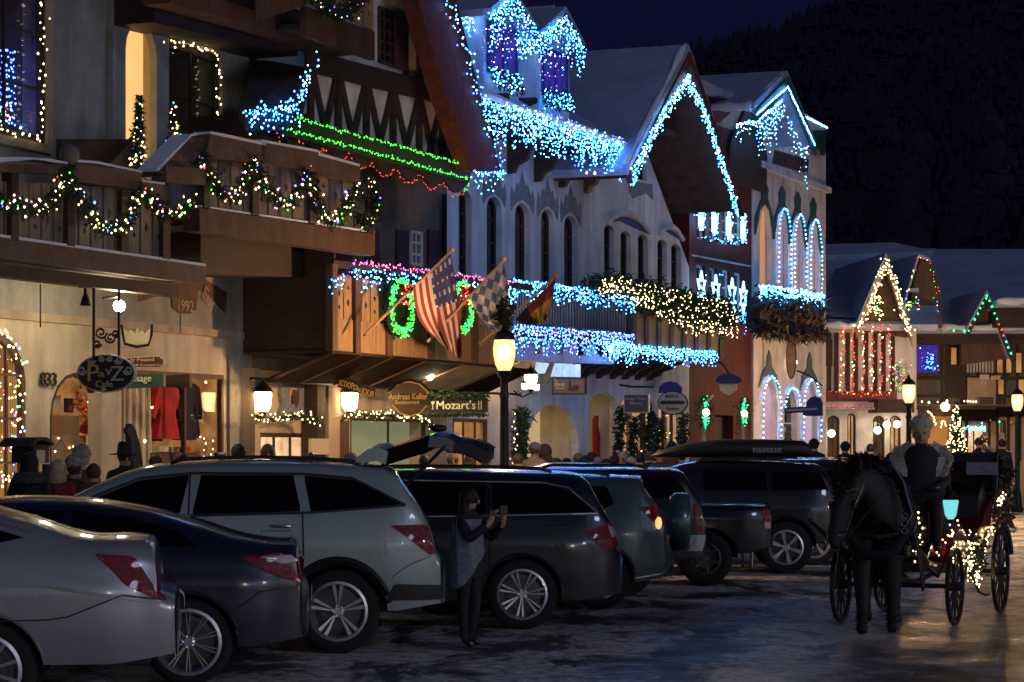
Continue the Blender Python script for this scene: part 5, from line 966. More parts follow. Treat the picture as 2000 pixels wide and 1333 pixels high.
globe_lamp('warm floodlight over the blue hooded sign by the arcade building', 1553, 708, M, -17.75, .06, 'warm_sign_light')
mb = MB(); a = M.W(183, 560, -16.4); mb.tube([M.W(183, 562, -16.4), M.W(183, 705, -16.4)], .02, 5); mb.tube([M.W(232, 560, -16.4), M.W(232, 705, -16.4)], .02, 5); mb.tube([M.W(155, 560, -16.4), M.W(285, 558, -16.4)], .02, 5); mb.build('sign_hanger', 'iron', None, label='pair of thin rods holding the oval café sign', cat='sign bracket')
mb = MB(); mb.tube([M.W(166, 560, -16.6), M.W(166, 575, -16.6)], .02, 5); mb.lathe(M.W(167, 594, -16.6), [(.02, .14), (.05, .06), (.07, -.02)], 8); mb.build('spotlight', 'iron', None, label='unlit black spotlight left of the bare lamp', cat='lamp')
mb = MB()
for x, y0, y1 in ((79, 555, 640), (352, 610, 650)): mb = MB(); mb.tube([M.W(x, y0, -17), M.W(x, y1, -17)], .012, 4); mb.build('hanging_chain', 'iron', None, label='thin dark chain hanging '+('above the house number' if x < 100 else 'below the painted shield'), cat='chain')

# ------------------------------------------------------------ signs
def sgb(x, y, bm): return SG.n.dot(M.W(x, y, bm))
def sign(label, pts, x, y, bm, m, t=.06, border=None, cat='sign', bi=3):
    b = sgb(x, y, bm); a, z = SG.az(x, y, b); root = thing('hanging_sign', label, cat, SG.P(a, b, z))
    if border:
        cx = sum(p[0] for p in pts)/len(pts); cy = sum(p[1] for p in pts)/len(pts); k = 1-bi/max(10, max(abs(p[0]-cx) for p in pts)); ky = 1-bi/max(8, max(abs(p[1]-cy) for p in pts))
        I = [(cx+(p[0]-cx)*k, cy+(p[1]-cy)*ky) for p in pts]; mb = MB(); mb.px(SG, pts, b+.015, t, 0); mb.build('border', border, root); mb = MB(); mb.px(SG, I, b+.022, .02, 0); mb.build('board', m, root)
    else: mb = MB(); mb.px(SG, pts, b+.02, t, 0); mb.build('board', m, root)
    SIGNS.append(root); return root, b+.03
SIGNS = []
def oval(x0, x1, y0, y1, n=22): return [((x0+x1)/2+(x1-x0)/2*math.cos(6.283*i/n), (y0+y1)/2+(y1-y0)/2*math.sin(6.283*i/n)) for i in range(n)]
def scroll(root, b, x, y, r, m, turns=1.4, d=1, th=.012):
    P = [SG.W(x+d*r*(1-.75*t)*math.cos(turns*6.283*t), y+r*(1-.75*t)*math.sin(turns*6.283*t), b) for t in [i/18 for i in range(19)]]; mb = MB(); mb.tube(P, th, 4); mb.build('scroll', m, root)
S, b = sign('black oval café sign with silver scrolls and gold lettering', oval(149, 263, 692, 767), 206, 730, -16.4, 'sign_black', border='sign_silver', bi=2.5)
text_px(S, 'P', SG, 172, 194, 712, 745, b, 'sign_gold'); text_px(S, 'a', SG, 193, 204, 727, 737, b, 'sign_silver'); text_px(S, 'v', SG, 206, 219, 721, 733, b, 'sign_silver'); text_px(S, 'Z', SG, 216, 242, 716, 744, b, 'sign_silver'); text_px(S, 'Café'[:3]+'e', SG, 187, 220, 744, 757, b, 'sign_cream')
for x, y, r, d in ((160, 724, 9, 1), (250, 724, 9, -1), (178, 704, 8, 1), (232, 704, 8, -1), (198, 701, 6, 1), (214, 701, 6, -1), (202, 760, 4, 1)): scroll(S, b+.01, x, y, r, 'sign_silver', d=d)
S, b = sign('dark red sign with cream border behind the oval café sign', [(232, 700), (300, 695), (312, 695), (314, 700), (319, 701), (319, 712), (314, 714), (312, 719), (300, 719), (232, 719)], 280, 707, -17.2, 'sign_red', border='sign_cream', bi=2)
text_px(S, 'ly Found', SG, 256, 301, 699, 709, b, 'sign_cream'); text_px(S, 'ail Company', SG, 262, 313, 711, 717, b, 'sign_cream')
S, b = sign('dark green massage sign right of the oval café sign', [(232, 733), (319, 731), (319, 756), (232, 760)], 275, 745, -16.9, 'sign_green')
text_px(S, 'massage', SG, 240, 296, 737, 751, b, 'sign_cream')
S, b = sign('small unlit brown sign beside the green massage sign', [(321, 734), (370, 731), (371, 757), (321, 757)], 345, 745, -17.3, 'sign_brown')
S, b = sign('cream crown sign in an iron ring on the shaded café wall', [(244, 672), (290, 672), (295, 641), (288, 646), (283, 652), (277, 645), (270, 652), (268, 640), (264, 652), (256, 645), (251, 652), (246, 646), (240, 642)], 267, 655, -17.3, 'sign_cream')
mb = MB(); mb.tube([SG.W(x, y, b) for x, y in ((237, 635), (240, 655), (244, 672), (267, 678), (290, 674), (296, 655), (297, 634))], .02, 5); mb.build('iron_ring', 'iron', S)
for x, y, r, d in ((197, 650, 12, 1), (216, 660, 11, -1), (190, 672, 8, 1), (226, 652, 8, 1)): scroll(S, b, x, y, r, 'iron', d=d, th=.016)
for x in (178, 184): pass
S, b = sign('slanted dark sign hanging above the right wall lantern', [(658, 737), (684, 741), (730, 758), (729, 776), (690, 766), (660, 756)], 694, 756, -17.1, 'sign_black')
text_px(S, 'SCOOP', SG, 661, 689, 741, 753, b, 'sign_gold', slant=-.25); text_px(S, 'Du', SG, 690, 703, 751, 762, b, 'sign_gold', slant=-.3); text_px(S, 'JOUR', SG, 703, 728, 756, 772, b, 'sign_gold', slant=-.35)
S, b = sign('round topped shield sign with gold gothic lettering under the awning', [(758, 772), (762, 760), (780, 748), (798, 745), (818, 750), (834, 764), (838, 776), (833, 794), (818, 809), (800, 814), (782, 809), (768, 795), (762, 785)], 798, 780, -16.9, 'sign_brown', border='sign_gold', bi=2)
mb = MB(); mb.px(SG, [(757, 768), (840, 770), (836, 792), (764, 791)], b+.012, .03); mb.build('name_band', 'sign_black', S)
text_px(S, 'Andreas Keller', SG, 760, 835, 769, 781, b+.02, 'sign_gold'); text_px(S, 'Restaurant', SG, 773, 820, 782, 790, b+.02, 'sign_gold')
S, b = sign('long dark sign with evergreen trim and pale lettering beside the street lamp', [(838, 780), (951, 780), (951, 806), (838, 806)], 895, 793, -16.7, 'sign_black')
text_px(S, "Mozart's", SG, 853, 929, 783, 800, b+.07, 'sign_cream')
mb = MB(); mb.px(SG, [(841, 784), (849, 784), (845.6, 792), (845.6, 799), (848, 800), (842, 800), (844.4, 799), (844.4, 792)], b+.01, .01); mb.px(SG, [(934, 783), (935.5, 783), (935.5, 800), (934, 800)], b+.01, .01); mb.px(SG, [(939, 783), (940.5, 783), (940.5, 800), (939, 800)], b+.01, .01); mb.build('glass_emblem', 'sign_cream', S)
mb = MB(); mb.leaves([SG.W(x, 775+1.5*math.sin(x), b) for x in range(838, 952, 4)], .06, 800, .07); mb.leaves([SG.W(x, 810, b) for x in range(838, 952, 4)], .03, 500, .06); mb.build('evergreen_trim', 'needle', S)
S, b = sign('framed rectangular sign with long necked animal on the white front', [(1078, 737), (1144, 738), (1144, 771), (1078, 771)], 1111, 754, -16.9, 'sign_grey', border='wood_dark', bi=3)
text_px(S, 'The', SG, 1082, 1091, 741, 746, b, 'sign_cream'); text_px(S, 'Black', SG, 1084, 1103, 747, 755, b, 'sign_cream'); text_px(S, 'Sheep', SG, 1086, 1103, 757, 761, b, 'sign_cream')
mb = MB(); mb.px(SG, [(1109, 762), (1113, 764), (1125, 765), (1131, 758), (1128, 752), (1120, 753), (1116, 758), (1114, 752), (1114, 742), (1111, 742), (1111, 752)], b+.01, .01); mb.build('animal_emblem', 'letter_dark', S)
S, b = sign('grey winery sign with pale frame above the garlands', [(1218, 770), (1267, 770), (1267, 807), (1218, 807)], 1242, 788, -17.0, 'sign_grey', border='sign_silver', bi=2)
text_px(S, 'Ridge Tribe', SG, 1223, 1261, 777, 783, b, 'sign_silver'); text_px(S, 'Winery', SG, 1229, 1255, 785, 793, b, 'sign_silver')
S, b = sign('cream oval sign with dark rolling pin bar on the right white front', oval(1284, 1343, 764, 811), 1313, 788, -16.9, 'sign_cream', border='letter_dark', bi=2)
text_px(S, 'INSIDE', SG, 1300, 1326, 771, 778, b, 'letter_dark'); text_px(S, 'Bandanas', SG, 1302, 1326, 795, 801, b, 'letter_dark')
mb = MB(); mb.px(SG, [(1287, 787), (1293, 783), (1333, 783), (1339, 787), (1333, 790), (1293, 790)], b+.01, .01); mb.build('rolling_pin', 'letter_dark', S)
mb = MB(); mb.px(SG, [(1286, 768), (1332, 768), (1332, 757), (1322, 748), (1309, 745), (1296, 748), (1287, 757)], b-.1, .04); mb.build('blue_arch', 'sign_blue', S)
S, b = sign('blue capped cream shield sign on the dark red wall', [(1405, 748), (1438, 748), (1438, 762), (1422, 773), (1406, 763)], 1422, 755, -16.9, 'sign_cream')
mb = MB(); mb.px(SG, [(1397, 744), (1402, 735), (1415, 730), (1432, 731), (1446, 738), (1450, 745), (1440, 750), (1405, 750)], b+.02, .05); mb.build('blue_cap', 'sign_blue', S)
S, b = sign('edge on oval sign high on the arcade building', oval(1535, 1555, 657, 741), 1545, 700, -17.2, 'wood_tan', border='wood_dark', bi=2)
S, b = sign('blue grey hooded shop sign below the warm floodlight', [(1532, 797), (1575, 794), (1575, 785), (1582, 777), (1592, 774), (1602, 778), (1607, 788), (1607, 813), (1568, 813), (1568, 806), (1532, 808)], 1570, 795, -16.6, 'sign_blue')
mb = MB(); mb.px(SG, [(1536, 804), (1596, 801), (1596, 797), (1536, 800)], b+.01, .01); mb.build('name_line', 'sign_silver', S)
for i, (ch, y) in enumerate((('A', 832), ('R', 843), ('D', 854))): text_px(b7, ch, M, 1534, 1545, y, y+9, B+.03, 'letter_dark', depth=.03)
# iron sign arms
for key, p in (('long dark sign', [(870, 768), (940, 768), (1000, 770), (1018, 772)]), ('winery', [(1210, 752), (1235, 756), (1278, 756)]), ('hooded shop', [(1556, 724), (1580, 734), (1606, 754)]), ('blue capped', [(1392, 700), (1412, 712), (1424, 730)]), ('gothic', [(758, 765), (775, 750), (798, 742), (822, 748), (840, 764)])):
    bq_ = sgb(p[0][0], p[0][1], -17.0); mb = MB(); mb.tube([SG.W(x, y, bq_) for x, y in p], .022, 5); mb.build('sign_arm', 'iron', [r for r in SIGNS if key in r['label']][0])
# door swags
for label, x, y0, y1, n in (('dark evergreen swag at the left edge of the winery front', 1212, 795, 905, 500), ('dark evergreen swag in the middle of the winery front', 1238, 815, 905, 420), ('dark evergreen swag at the right of the winery front', 1268, 800, 900, 520), ('dark evergreen swag left of the oval sign doorway', 1286, 820, 905, 420), ('dark evergreen swag right of the oval sign doorway', 1334, 810, 880, 360), ('dark evergreen swag beside the nearest street lamp', 1018, 800, 905, 700)):
    mb = MB(); P = [M.W(x+3*math.sin(k), y0+(y1-y0)*k/8, -17.7) for k in range(9)]; mb.leaves(P, .10, n//2, .17); mb.build('evergreen_swag', 'needle', None, label=label, cat='greenery')
LS('warm lights on a bare branch in the oval sign doorway', M, -18.25, [(1298, 815), (1292, 840), (1302, 860), (1296, 885), (1304, 900)], WARM, .07, .018, .07); LS('warm lights inside the winery window', M, -18.25, [(1250, 880), (1252, 905), (1246, 890)], WARM, .06, .02, .05); LS('warm lights on a frame beside the nearest street lamp', M, -17.6, [(1003, 815), (1002, 905), (1010, 905), (1009, 820)], WARM, .12, .016, .04)
# notice box on a post by the left crowd
c = at_b(90, -15.6, .14); root = thing('notice_box', 'small roofed notice box standing behind the crowd at the left', 'notice box', c); bnb = -15.6
mb = MB(); mb.rect(M, 66, 96, 868, 905, bnb, .3); mb.build('case', 'wood_dark', root); mb = MB(); mb.rect(M, 72, 88, 880, 904, bnb+.01, .02); mb.build('notice', 'sign_cream', root); mb = MB(); mb.px(M, [(58, 872), (74, 856), (92, 854), (108, 868), (104, 871), (90, 861), (76, 862), (64, 873)], bnb+.08, .45); mb.build('roof', 'shingle', root); mb = MB(); mb.tube([c, c+Vector((0, 0, 1.5))], .05, 6); mb.build('post', 'wood_dark', root)

# ------------------------------------------------------------ flags
def flag(label, b, pole, hoist, fly, mats, fn, n=26, sag=0.0):
    (A, Bq) = pole; P0 = M.W(*A, b-.35); P1 = M.W(*Bq, b+.25); root = thing('flag', label, 'flag', P0)
    mb = MB(); mb.tube([P0, P1], .022, 6); mb.ball(P1, .05, n=6, m=4); mb.build('pole', 'wood_tan', root)
    mb = MB(); vs = []; fs = []; ms = []
    for i in range(n+1):
        s = i/n
        for j in range(n+1):
            t = j/n; h = (hoist[0][0]+(hoist[1][0]-hoist[0][0])*s, hoist[0][1]+(hoist[1][1]-hoist[0][1])*s); e = (fly[0][0]+(fly[1][0]-fly[0][0])*s, fly[0][1]+(fly[1][1]-fly[0][1])*s)
            x = h[0]+(e[0]-h[0])*t-sag*math.sin(math.pi*t)*(s-.3); y = h[1]+(e[1]-h[1])*t+sag*.3*math.sin(math.pi*t); vs.append(M.W(x, y, b+.02+.09*math.sin(s*13+t*3)*t+.06*math.sin(s*23-t*5)*t))
    for i in range(n):
        for j in range(n): o = i*(n+1)+j; fs.append((o, o+1, o+n+2, o+n+1)); ms.append(fn((i+.5)/n, (j+.5)/n))
    mb.v = vs; mb.f = fs; mb.m = ms; mb.build('cloth', mats, root, smooth=True)
flag('striped red and white flag with blue star canton on a tilted pole', bb+.7, ((712, 655), (884, 488)), ((880, 496), (806, 562)), ((902, 706), (862, 672)), ['flag_red', 'flag_white', 'flag_navy'],
     lambda s, t: 2 if s < .54 and t < .42 and not (int(s*26) % 3 == 1 and int(t*26) % 3 == 1) else (1 if s < .54 and t < .42 else int(s*13) % 2), 39, 22)
flag('blue and cream lozenge flag on the middle tilted pole', bb+.9, ((835, 668), (986, 506)), ((984, 512), (916, 578)), ((1000, 640), (966, 650)), ['flag_white', 'flag_blue'], lambda s, t: (math.floor(s*4.5+t*4)+math.floor(s*4.5-t*4)) % 2, 36, 8)
flag('red, gold and black flag on the right tilted pole', bb+1.0, ((938, 672), (1088, 538)), ((1086, 543), (1006, 624)), ((1068, 626), (1040, 636)), ['flag_red', 'flag_gold', 'flag_black'], lambda s, t: 0 if t < .38 and s < .7 else (2 if s > .68 else 1), 20, 4)

# ------------------------------------------------------------ vehicles (local: +x towards the nose, +y left side, origin below the rear axle)
def wheel_parts(root, c, r, rr, style, side, metal='alloy'):
    """c centre; side +1/-1 outward along y"""
    c = Vector(c); wdt = .22; mb = MB(); s = side
    prof = [(rr, -.5*wdt), (rr+.02, -.5*wdt), (r-.03, -.5*wdt), (r, -.36*wdt), (r, .36*wdt), (r-.03, .5*wdt), (rr+.03, .52*wdt), (rr, .46*wdt)]
    mb.lathe(c, prof, 32, axis='y'); t = mb.build('wheel', 'tyre', root, smooth=True, local=True)
    mb = MB(); y = lambda d: s*d*wdt
    mb.lathe(c, [(rr+.012, y(.50)), (rr-.012, y(.52)), (rr-.03, y(.40)), (rr-.05, y(.05))], 32, 0, axis='y')
    O = lambda rad, th, dep: c+Vector((rad*math.cos(th), s*dep*wdt, rad*math.sin(th)))
    n, dbl, wi, wo = style
    for i in range(n):
        th = 6.283*i/n+.31
        for d in ((-dbl, dbl) if dbl else (0,)):
            mb.add([O(rr*.16, th-wi/2*1.6+d*.8, .42), O(rr*.16, th+wi/2*1.6+d*.8, .42), O(rr*.97, th+wo/2+d, .47), O(rr*.97, th-wo/2+d, .47), O(rr*.16, th-wi/2*1.6+d*.8, .25), O(rr*.16, th+wi/2*1.6+d*.8, .25), O(rr*.97, th+wo/2+d, .32), O(rr*.97, th-wo/2+d, .32)], [(0, 1, 2, 3), (7, 6, 5, 4), (0, 4, 5, 1), (1, 5, 6, 2), (2, 6, 7, 3), (3, 7, 4, 0)])
    mb.lathe(c, [(0, y(.46)), (rr*.14, y(.46)), (rr*.22, y(.40)), (rr*.24, y(.2))], 16, 0, axis='y')
    for i in range(5): mb.ball(O(rr*.17, 6.283*i/5, .46), .012, n=5, m=4)
    mb.build('rim', metal, t, smooth=False, local=True)
    mb = MB(); mb.lathe(c, [(0, y(.02)), (rr*.62, y(.02)), (rr*.63, y(-.08)), (rr, y(-.1))], 24, axis='y'); mb.build('brake_disc', 'alloy_dark', t, local=True)
def catmull(P, k=5):
    out = []; n = len(P)
    for i in range(n-1):
        p0, p1, p2, p3 = P[max(i-1, 0)], P[i], P[i+1], P[min(i+2, n-1)]
        for j in range(k):
            t = j/k; f = lambda a: .5*(2*p1[a]+(p2[a]-p0[a])*t+(2*p0[a]-5*p1[a]+4*p2[a]-p3[a])*t*t+(3*p1[a]-p0[a]-3*p2[a]+p3[a])*t**3)
            x = f(0); x = max(min(x, max(p1[0], p2[0])), min(p1[0], p2[0])); out.append((x, f(1)))
    out.append(P[-1]); return out
class Car:
    def __init__(s, name, label, cat, px, py, ang, prof, belt, width, wb, wr, ra, paint, zb=.30, tumble=.17, crown=.035, group=None, zk=.9):
        s.zk = zk; s.belt = belt; prof = [(x, s.fx(z)) for x, z in prof]
        D = F*H/(py-HZ); P = Vector(((px-CX)/F*D, D, 0)); s.rot = R(90+ang)
        out = Vector((-math.sin(s.rot), math.cos(s.rot), 0))  # local +y in the world
        s.hw0 = width/2; s.root = thing(name, label, cat, P-out*(width/2-.06), group, s.rot)
        s.prof = catmull(prof); s.belt = belt; s.zb = zb; s.tumble = tumble; s.wb = wb; s.wr = wr; s.ra = ra; s.xr = prof[0][0]; s.xf = prof[-1][0]; s.top = max(p[1] for p in prof); s.crown = crown; s.paint = paint
        s.body()
    def fx(s, z): return z if z < s.belt else s.belt+(z-s.belt)*s.zk
    def zt(s, x):
        best = 0
        for (x0, z0), (x1, z1) in zip(s.prof, s.prof[1:]):
            if x0 <= x <= x1: best = max(best, z0 if x1-x0 < 1e-6 else z0+(z1-z0)*(x-x0)/(x1-x0))
        return best or .5
    def hw(s, x, z, zt=None):
        zt = zt or s.zt(x); W = s.hw0
        er = min(1, max(0, (x-s.xr)/.55)); ef = min(1, max(0, (s.xf-x)/.8)); W *= 1-.17*(1-er)**2.4-.24*(1-ef)**2.2
        if z < s.belt: k = max(0, (z-s.zb)/(s.belt-s.zb)); W *= .955+.045*math.sin(math.pi*min(1, k*.9+.05))+.012*math.exp(-((k-.72)/.07)**2)
        else: W = W*.958-s.tumble*((z-s.belt)/(s.top-s.belt))**1.15
        rr = .09
        if zt-z < rr: W -= rr*(1-math.sqrt(max(0, 1-(1-max(0, zt-z)/rr)**2)))
        return max(.05, W)
    def zlow(s, x):
        z = s.zb+.10*max(0, 1-(x-s.xr)/.4)*.6
        for xc in (0, s.wb):
            if abs(x-xc) < s.ra: z = max(z, s.wr+math.sqrt(s.ra**2-(x-xc)**2)*.97)
        return z
    def body(s):
        xs = [(x, z) for x, z in s.prof]
        for xc in (0, s.wb):
            for k in range(-14, 15): x = xc+s.ra*math.sin(math.pi/2*k/14)*1.0005; xs.append((x, s.zt(x)))
        xs = sorted(xs, key=lambda p: (p[0], p[1] if p[0] < 0 else -p[1]))
        ded = []
        for p in xs:
            if not ded or math.hypot(p[0]-ded[-1][0], p[1]-ded[-1][1]) > 4e-3: ded.append(p)
        xs = ded; m = 14; vs = []; fs = []; rows = 2*(m+1)+7
        for x, zt in xs:
            zl = min(s.zlow(x), zt-.03); sec = []
            for k in range(m+1): t = 1-(1-k/m)**1.35; z = zl+(zt-zl)*t; sec.append((s.hw(x, z, zt), z))
            ye = sec[-1][0]; cr = s.crown*min(1, max(.0, (zt-.7)/.3))
            top = [(ye*(1-i/4), zt+cr*(1-(1-i/4)**2)) for i in range(1, 4)]
            full = sec+top+[(0, zt+cr)]+[(-y, z) for y, z in reversed(top)]+[(-y, z) for y, z in reversed(sec)]
            vs += [Vector((x, y, z)) for y, z in full]
        rows = len(vs)//len(xs)
        for i in range(len(xs)-1):
            for k in range(rows-1): fs.append((i*rows+k, (i+1)*rows+k, (i+1)*rows+k+1, i*rows+k+1))
        fs.append(tuple(range(rows))); fs.append(tuple((len(xs)-1)*rows+k for k in reversed(range(rows))))
        mb = MB(); mb.add(vs, fs); mb.build('body', s.paint, s.root, smooth=True, local=True)
        mb = MB(); L = s.xf-s.xr; mb.box(((s.xf+s.xr)/2, 0, s.zb+.08), L-.35, s.hw0*1.45, .2)
        for xc in (0, s.wb):
            for sd in (1, -1):
                P = [(s.ra*1.0*math.cos(math.pi*k/12), s.wr+s.ra*math.sin(math.pi*k/12)) for k in range(13)]; y1 = s.hw0*.93*sd; y0 = s.hw0*.62*sd
                v = [Vector((xc+p[0], y1, p[1])) for p in P]+[Vector((xc+p[0], y0, p[1])) for p in P]; mb.add(v, [(k, k+1, k+14, k+13) for k in range(12)]+[tuple(range(13, 26))])
        mb.build('wheel_well', 'black_trim', s.root, local=True)
    def side(s, name, m, poly, off=.006, nx=14, nz=4, sides=(1, -1), parent=None):
        poly = [(x, s.fx(z)) for x, z in poly]; x0 = min(p[0] for p in poly); x1 = max(p[0] for p in poly); r = None
        for sd in sides:
            vs = []; fs = []
            for i in range(nx+1):
                x = x0+(x1-x0)*min(max(i/nx, .004), .996); zs = []
                for (ax, az_), (bx, bz) in zip(poly, poly[1:]+poly[:1]):
                    if (ax-x)*(bx-x) <= 0 and abs(ax-bx) > 1e-9: zs.append(az_+(bz-az_)*(x-ax)/(bx-ax))
                lo, hi = min(zs), max(zs)
                for k in range(nz+1): z = lo+(hi-lo)*k/nz; vs.append(Vector((x, sd*(s.hw(x, z)+off), z)))
            for i in range(nx):
                for k in range(nz): o = i*(nz+1)+k; q = (o, o+nz+1, o+nz+2, o+1); fs.append(q if sd < 0 else q[::-1])
            mb = MB(); mb.add(vs, fs); q = mb.build(name, m, parent or s.root, smooth=True, local=True); r = r or q
        return r
    def line(s, name, m, path, th=.008, off=.006, sides=(1,)):
        path = [(x, s.fx(z)) for x, z in path]
        for sd in sides:
            P = [Vector((x, sd*(s.hw(x, z)+off), z)) for x, z in dense_m(path)]; mb = MB(); mb.tube(P, th, 5); mb.build(name, m, s.root, local=True)
    def xr_at(s, z, rear=True):
        c = [(x, zz) for x, zz in s.prof]; best = None
        for (x0, z0), (x1, z1) in zip(c, c[1:]):
            if (z0-z)*(z1-z) <= 0 and z0 != z1:
                x = x0+(x1-x0)*(z-z0)/(z1-z0)
                if best is None or (x < best if rear else x > best): best = x
        return best if best is not None else (s.xr if rear else s.xf)
    def cap(s, name, m, z0, z1, y0, y1, rear=True, off=.012, inset=0.0, parent=None):
        z0 = s.fx(z0); z1 = s.fx(z1); vs = []; fs = []; N = 6
        for i in range(N+1):
            z = z0+(z1-z0)*i/N; x = s.xr_at(z, rear)
            for j in range(N+1):
                y = y0+(y1-y0)*j/N; y *= 1-inset*i/N; dx = .0
                vs.append(Vector((x+(-off if rear else off), y, z+s.crown*(.6 if .5 else 0)*0)))
        for i in range(N):
            for j in range(N): o = i*(N+1)+j; fs.append((o, o+N+1, o+N+2, o+1))
        mb = MB(); mb.add(vs, fs); return mb.build(name, m, parent or s.root, local=True)
    def wheels(s, rr, style, metal='alloy'):
        for xc in (0, s.wb):
            for sd in (1, -1): wheel_parts(s.root, (xc, sd*(s.hw0-.14), s.wr), s.wr, rr, style, sd, metal)
    def handle(s, x, z, m):
        for sd in (1, -1): mb = MB(); y = sd*(s.hw(x, z)+.02); mb.tube([(x-.10, y-sd*.02, z), (x-.08, y, z), (x+.08, y, z+.005), (x+.10, y-sd*.02, z+.005)], .013, 6); mb.build('door_handle', m, s.root, smooth=True, local=True)
    def mirror(s, x, z):
        for sd in (1, -1): mb = MB(); mb.ball((x, sd*(s.hw(x, z)+.12), z), .1, sc=(.6, 1, .75)); mb.build('side_mirror', s.paint, s.root, smooth=True, local=True)
    def rails(s, x0, x1, m='black_trim', y=.62):
        for sd in (1, -1): mb = MB(); P = [(x0, sd*y, s.zt(x0)+.02), (x0+.12, sd*y, s.zt(x0+.12)+.045)]+[(x0+.12+(x1-x0-.24)*k/6, sd*y, s.zt(x0+.12+(x1-x0-.24)*k/6)+.05) for k in range(1, 7)]+[(x1, sd*y, s.zt(x1)+.02)]; mb.tube(P, .018, 6); mb.build('roof_rail', m, s.root, smooth=True, local=True)
def dense_m(p, st=.06):
    out = []
    for (x0, z0), (x1, z1) in zip(p, p[1:]):
        n = max(1, int(math.hypot(x1-x0, z1-z0)/st)); out += [(x0+(x1-x0)*i/n, z0+(z1-z0)*i/n) for i in range(n)]
    return out+[p[-1]]
def arch_line(c, name, m, xc, r, th=.03, off=.0, half=1.0):
    P = [(xc+r*math.cos(a), c.wr+r*math.sin(a)) for a in [math.pi*k/18 for k in range(19)]]; c.line(name, m, [p for p in P if p[1] > c.zb+.05], th, off)
ANG = 88
# --- silver saloon, nearest
c = Car('parked_car', 'silver saloon car cut by the left edge, nearest of the parked cars', 'car', -30, 1412, 97, [(-1.25, .42), (-1.27, .62), (-1.26, .80), (-1.14, .86), (-1.12, 1.02), (-1.09, 1.17), (-.95, 1.205), (-.62, 1.215), (-.2, 1.36), (.3, 1.49), (1.0, 1.55), (1.7, 1.49), (2.5, 1.1), (3.4, .96), (3.75, .7), (3.8, .45)], 1.06, 1.86, 2.85, .34, .385, 'paint_silver', zb=.38, tumble=.26)
c.wheels(.235, (10, 0, .22, .12)); c.side('side_window', 'car_glass', [(-.25, 1.24), (.3, 1.42), (.95, 1.48), (1.0, 1.13), (.2, 1.13)], .008); c.side('side_window', 'car_glass', [(1.06, 1.13), (1.02, 1.48), (1.7, 1.40), (2.2, 1.15)], .008)
c.cap('rear_window', 'car_glass', 1.24, 1.47, -.62, .62, True, .01); tl = c.side('tail_light', 'tail_red', [(-.72, 1.12), (-.98, 1.10), (-1.09, .92), (-1.20, .80), (-1.10, .82), (-.93, .90), (-.82, 1.02)], .012)
c.cap('tail_light', 'tail_red', .86, 1.05, .52, .80); c.cap('tail_light', 'tail_red', .86, 1.05, -.80, -.52)
c.line('panel_gap', 'black_trim', [(-1.18, .80), (-.9, .84), (-.55, .70), (-.42, .68), (.5, .66)], .005); c.line('chrome_trim', 'chrome', [(-.30, 1.27), (.3, 1.455), (.95, 1.515)], .010, .004); c.line('body_crease', 'paint_silver', [(-1.15, .78), (-.4, .90), (.6, .92), (2.3, .9)], .012, -.004)
c.cap('number_plate', 'plaster_white', .70, .82, -.16, .16, True, .03); arch_line(c, 'arch_lip', 'paint_silver', 0, .39, .014, -.006); c.handle(1.3, 1.0, 'chrome'); c.mirror(2.25, 1.12)
mb = MB(); mb.ball((-1.15, .33, 1.0), .05, sc=(.3, 1, 1)); mb.build('emblem', 'chrome', c.root, local=True)
# --- dark blue saloon
c = Car('parked_car', 'dark blue saloon car with spoked wheel between the silver car and the pale SUV', 'car', 368, 1340, 94, [(-.86, .40), (-.90, .52), (-.90, .72), (-.84, .80), (-.82, .98), (-.80, 1.075), (-.62, 1.085), (-.34, 1.14), (0, 1.26), (.4, 1.375), (.95, 1.455), (1.55, 1.45), (2.15, 1.28), (2.7, 1.02), (3.3, .9), (3.6, .7), (3.62, .42)], .98, 1.82, 2.7, .335, .375, 'paint_navy', zk=.885, tumble=.26)
c.wheels(.245, (10, .07, .10, .045), 'alloy'); c.side('side_window', 'car_glass', [(-.05, 1.08), (.05, 1.19), (.45, 1.32), (.9, 1.385), (.9, 1.08)], .008); c.side('side_window', 'paint_pilot', [(.98, 1.08), (.98, 1.38), (1.5, 1.385), (1.9, 1.24), (2.05, 1.08)], .006, sides=()) if False else c.side('side_window', 'car_glass', [(.96, 1.08), (.96, 1.385), (1.5, 1.38), (1.95, 1.24), (2.1, 1.08)], .008)
c.cap('rear_window', 'car_glass', 1.15, 1.40, -.58, .58, True, .012); c.side('tail_light', 'tail_red', [(-.40, .98), (-.72, 1.02), (-.86, .90), (-.86, .78), (-.66, .84)], .012); c.side('tail_light_lens', 'tail_clear', [(-.55, .985), (-.78, 1.0), (-.84, .95), (-.72, .93)], .017); c.cap('tail_light', 'tail_red', .82, .98, .45, .74)
c.line('boot_lip', 'paint_navy', [(-.80, 1.09), (-.6, 1.10)], .02); c.handle(.35, .93, 'chrome'); c.handle(1.35, .93, 'chrome'); arch_line(c, 'arch_lip', 'paint_navy', 0, .38, .016, -.004); c.cap('number_plate', 'plaster_white', .6, .72, -.16, .16, True, .03); c.line('panel_gap', 'black_trim', [(-.86, .76), (-.55, .72), (-.36, .58)], .005); c.line('door_gap', 'black_trim', [(.92, .4), (.93, 1.4)], .005); c.mirror(2.05, 1.1)
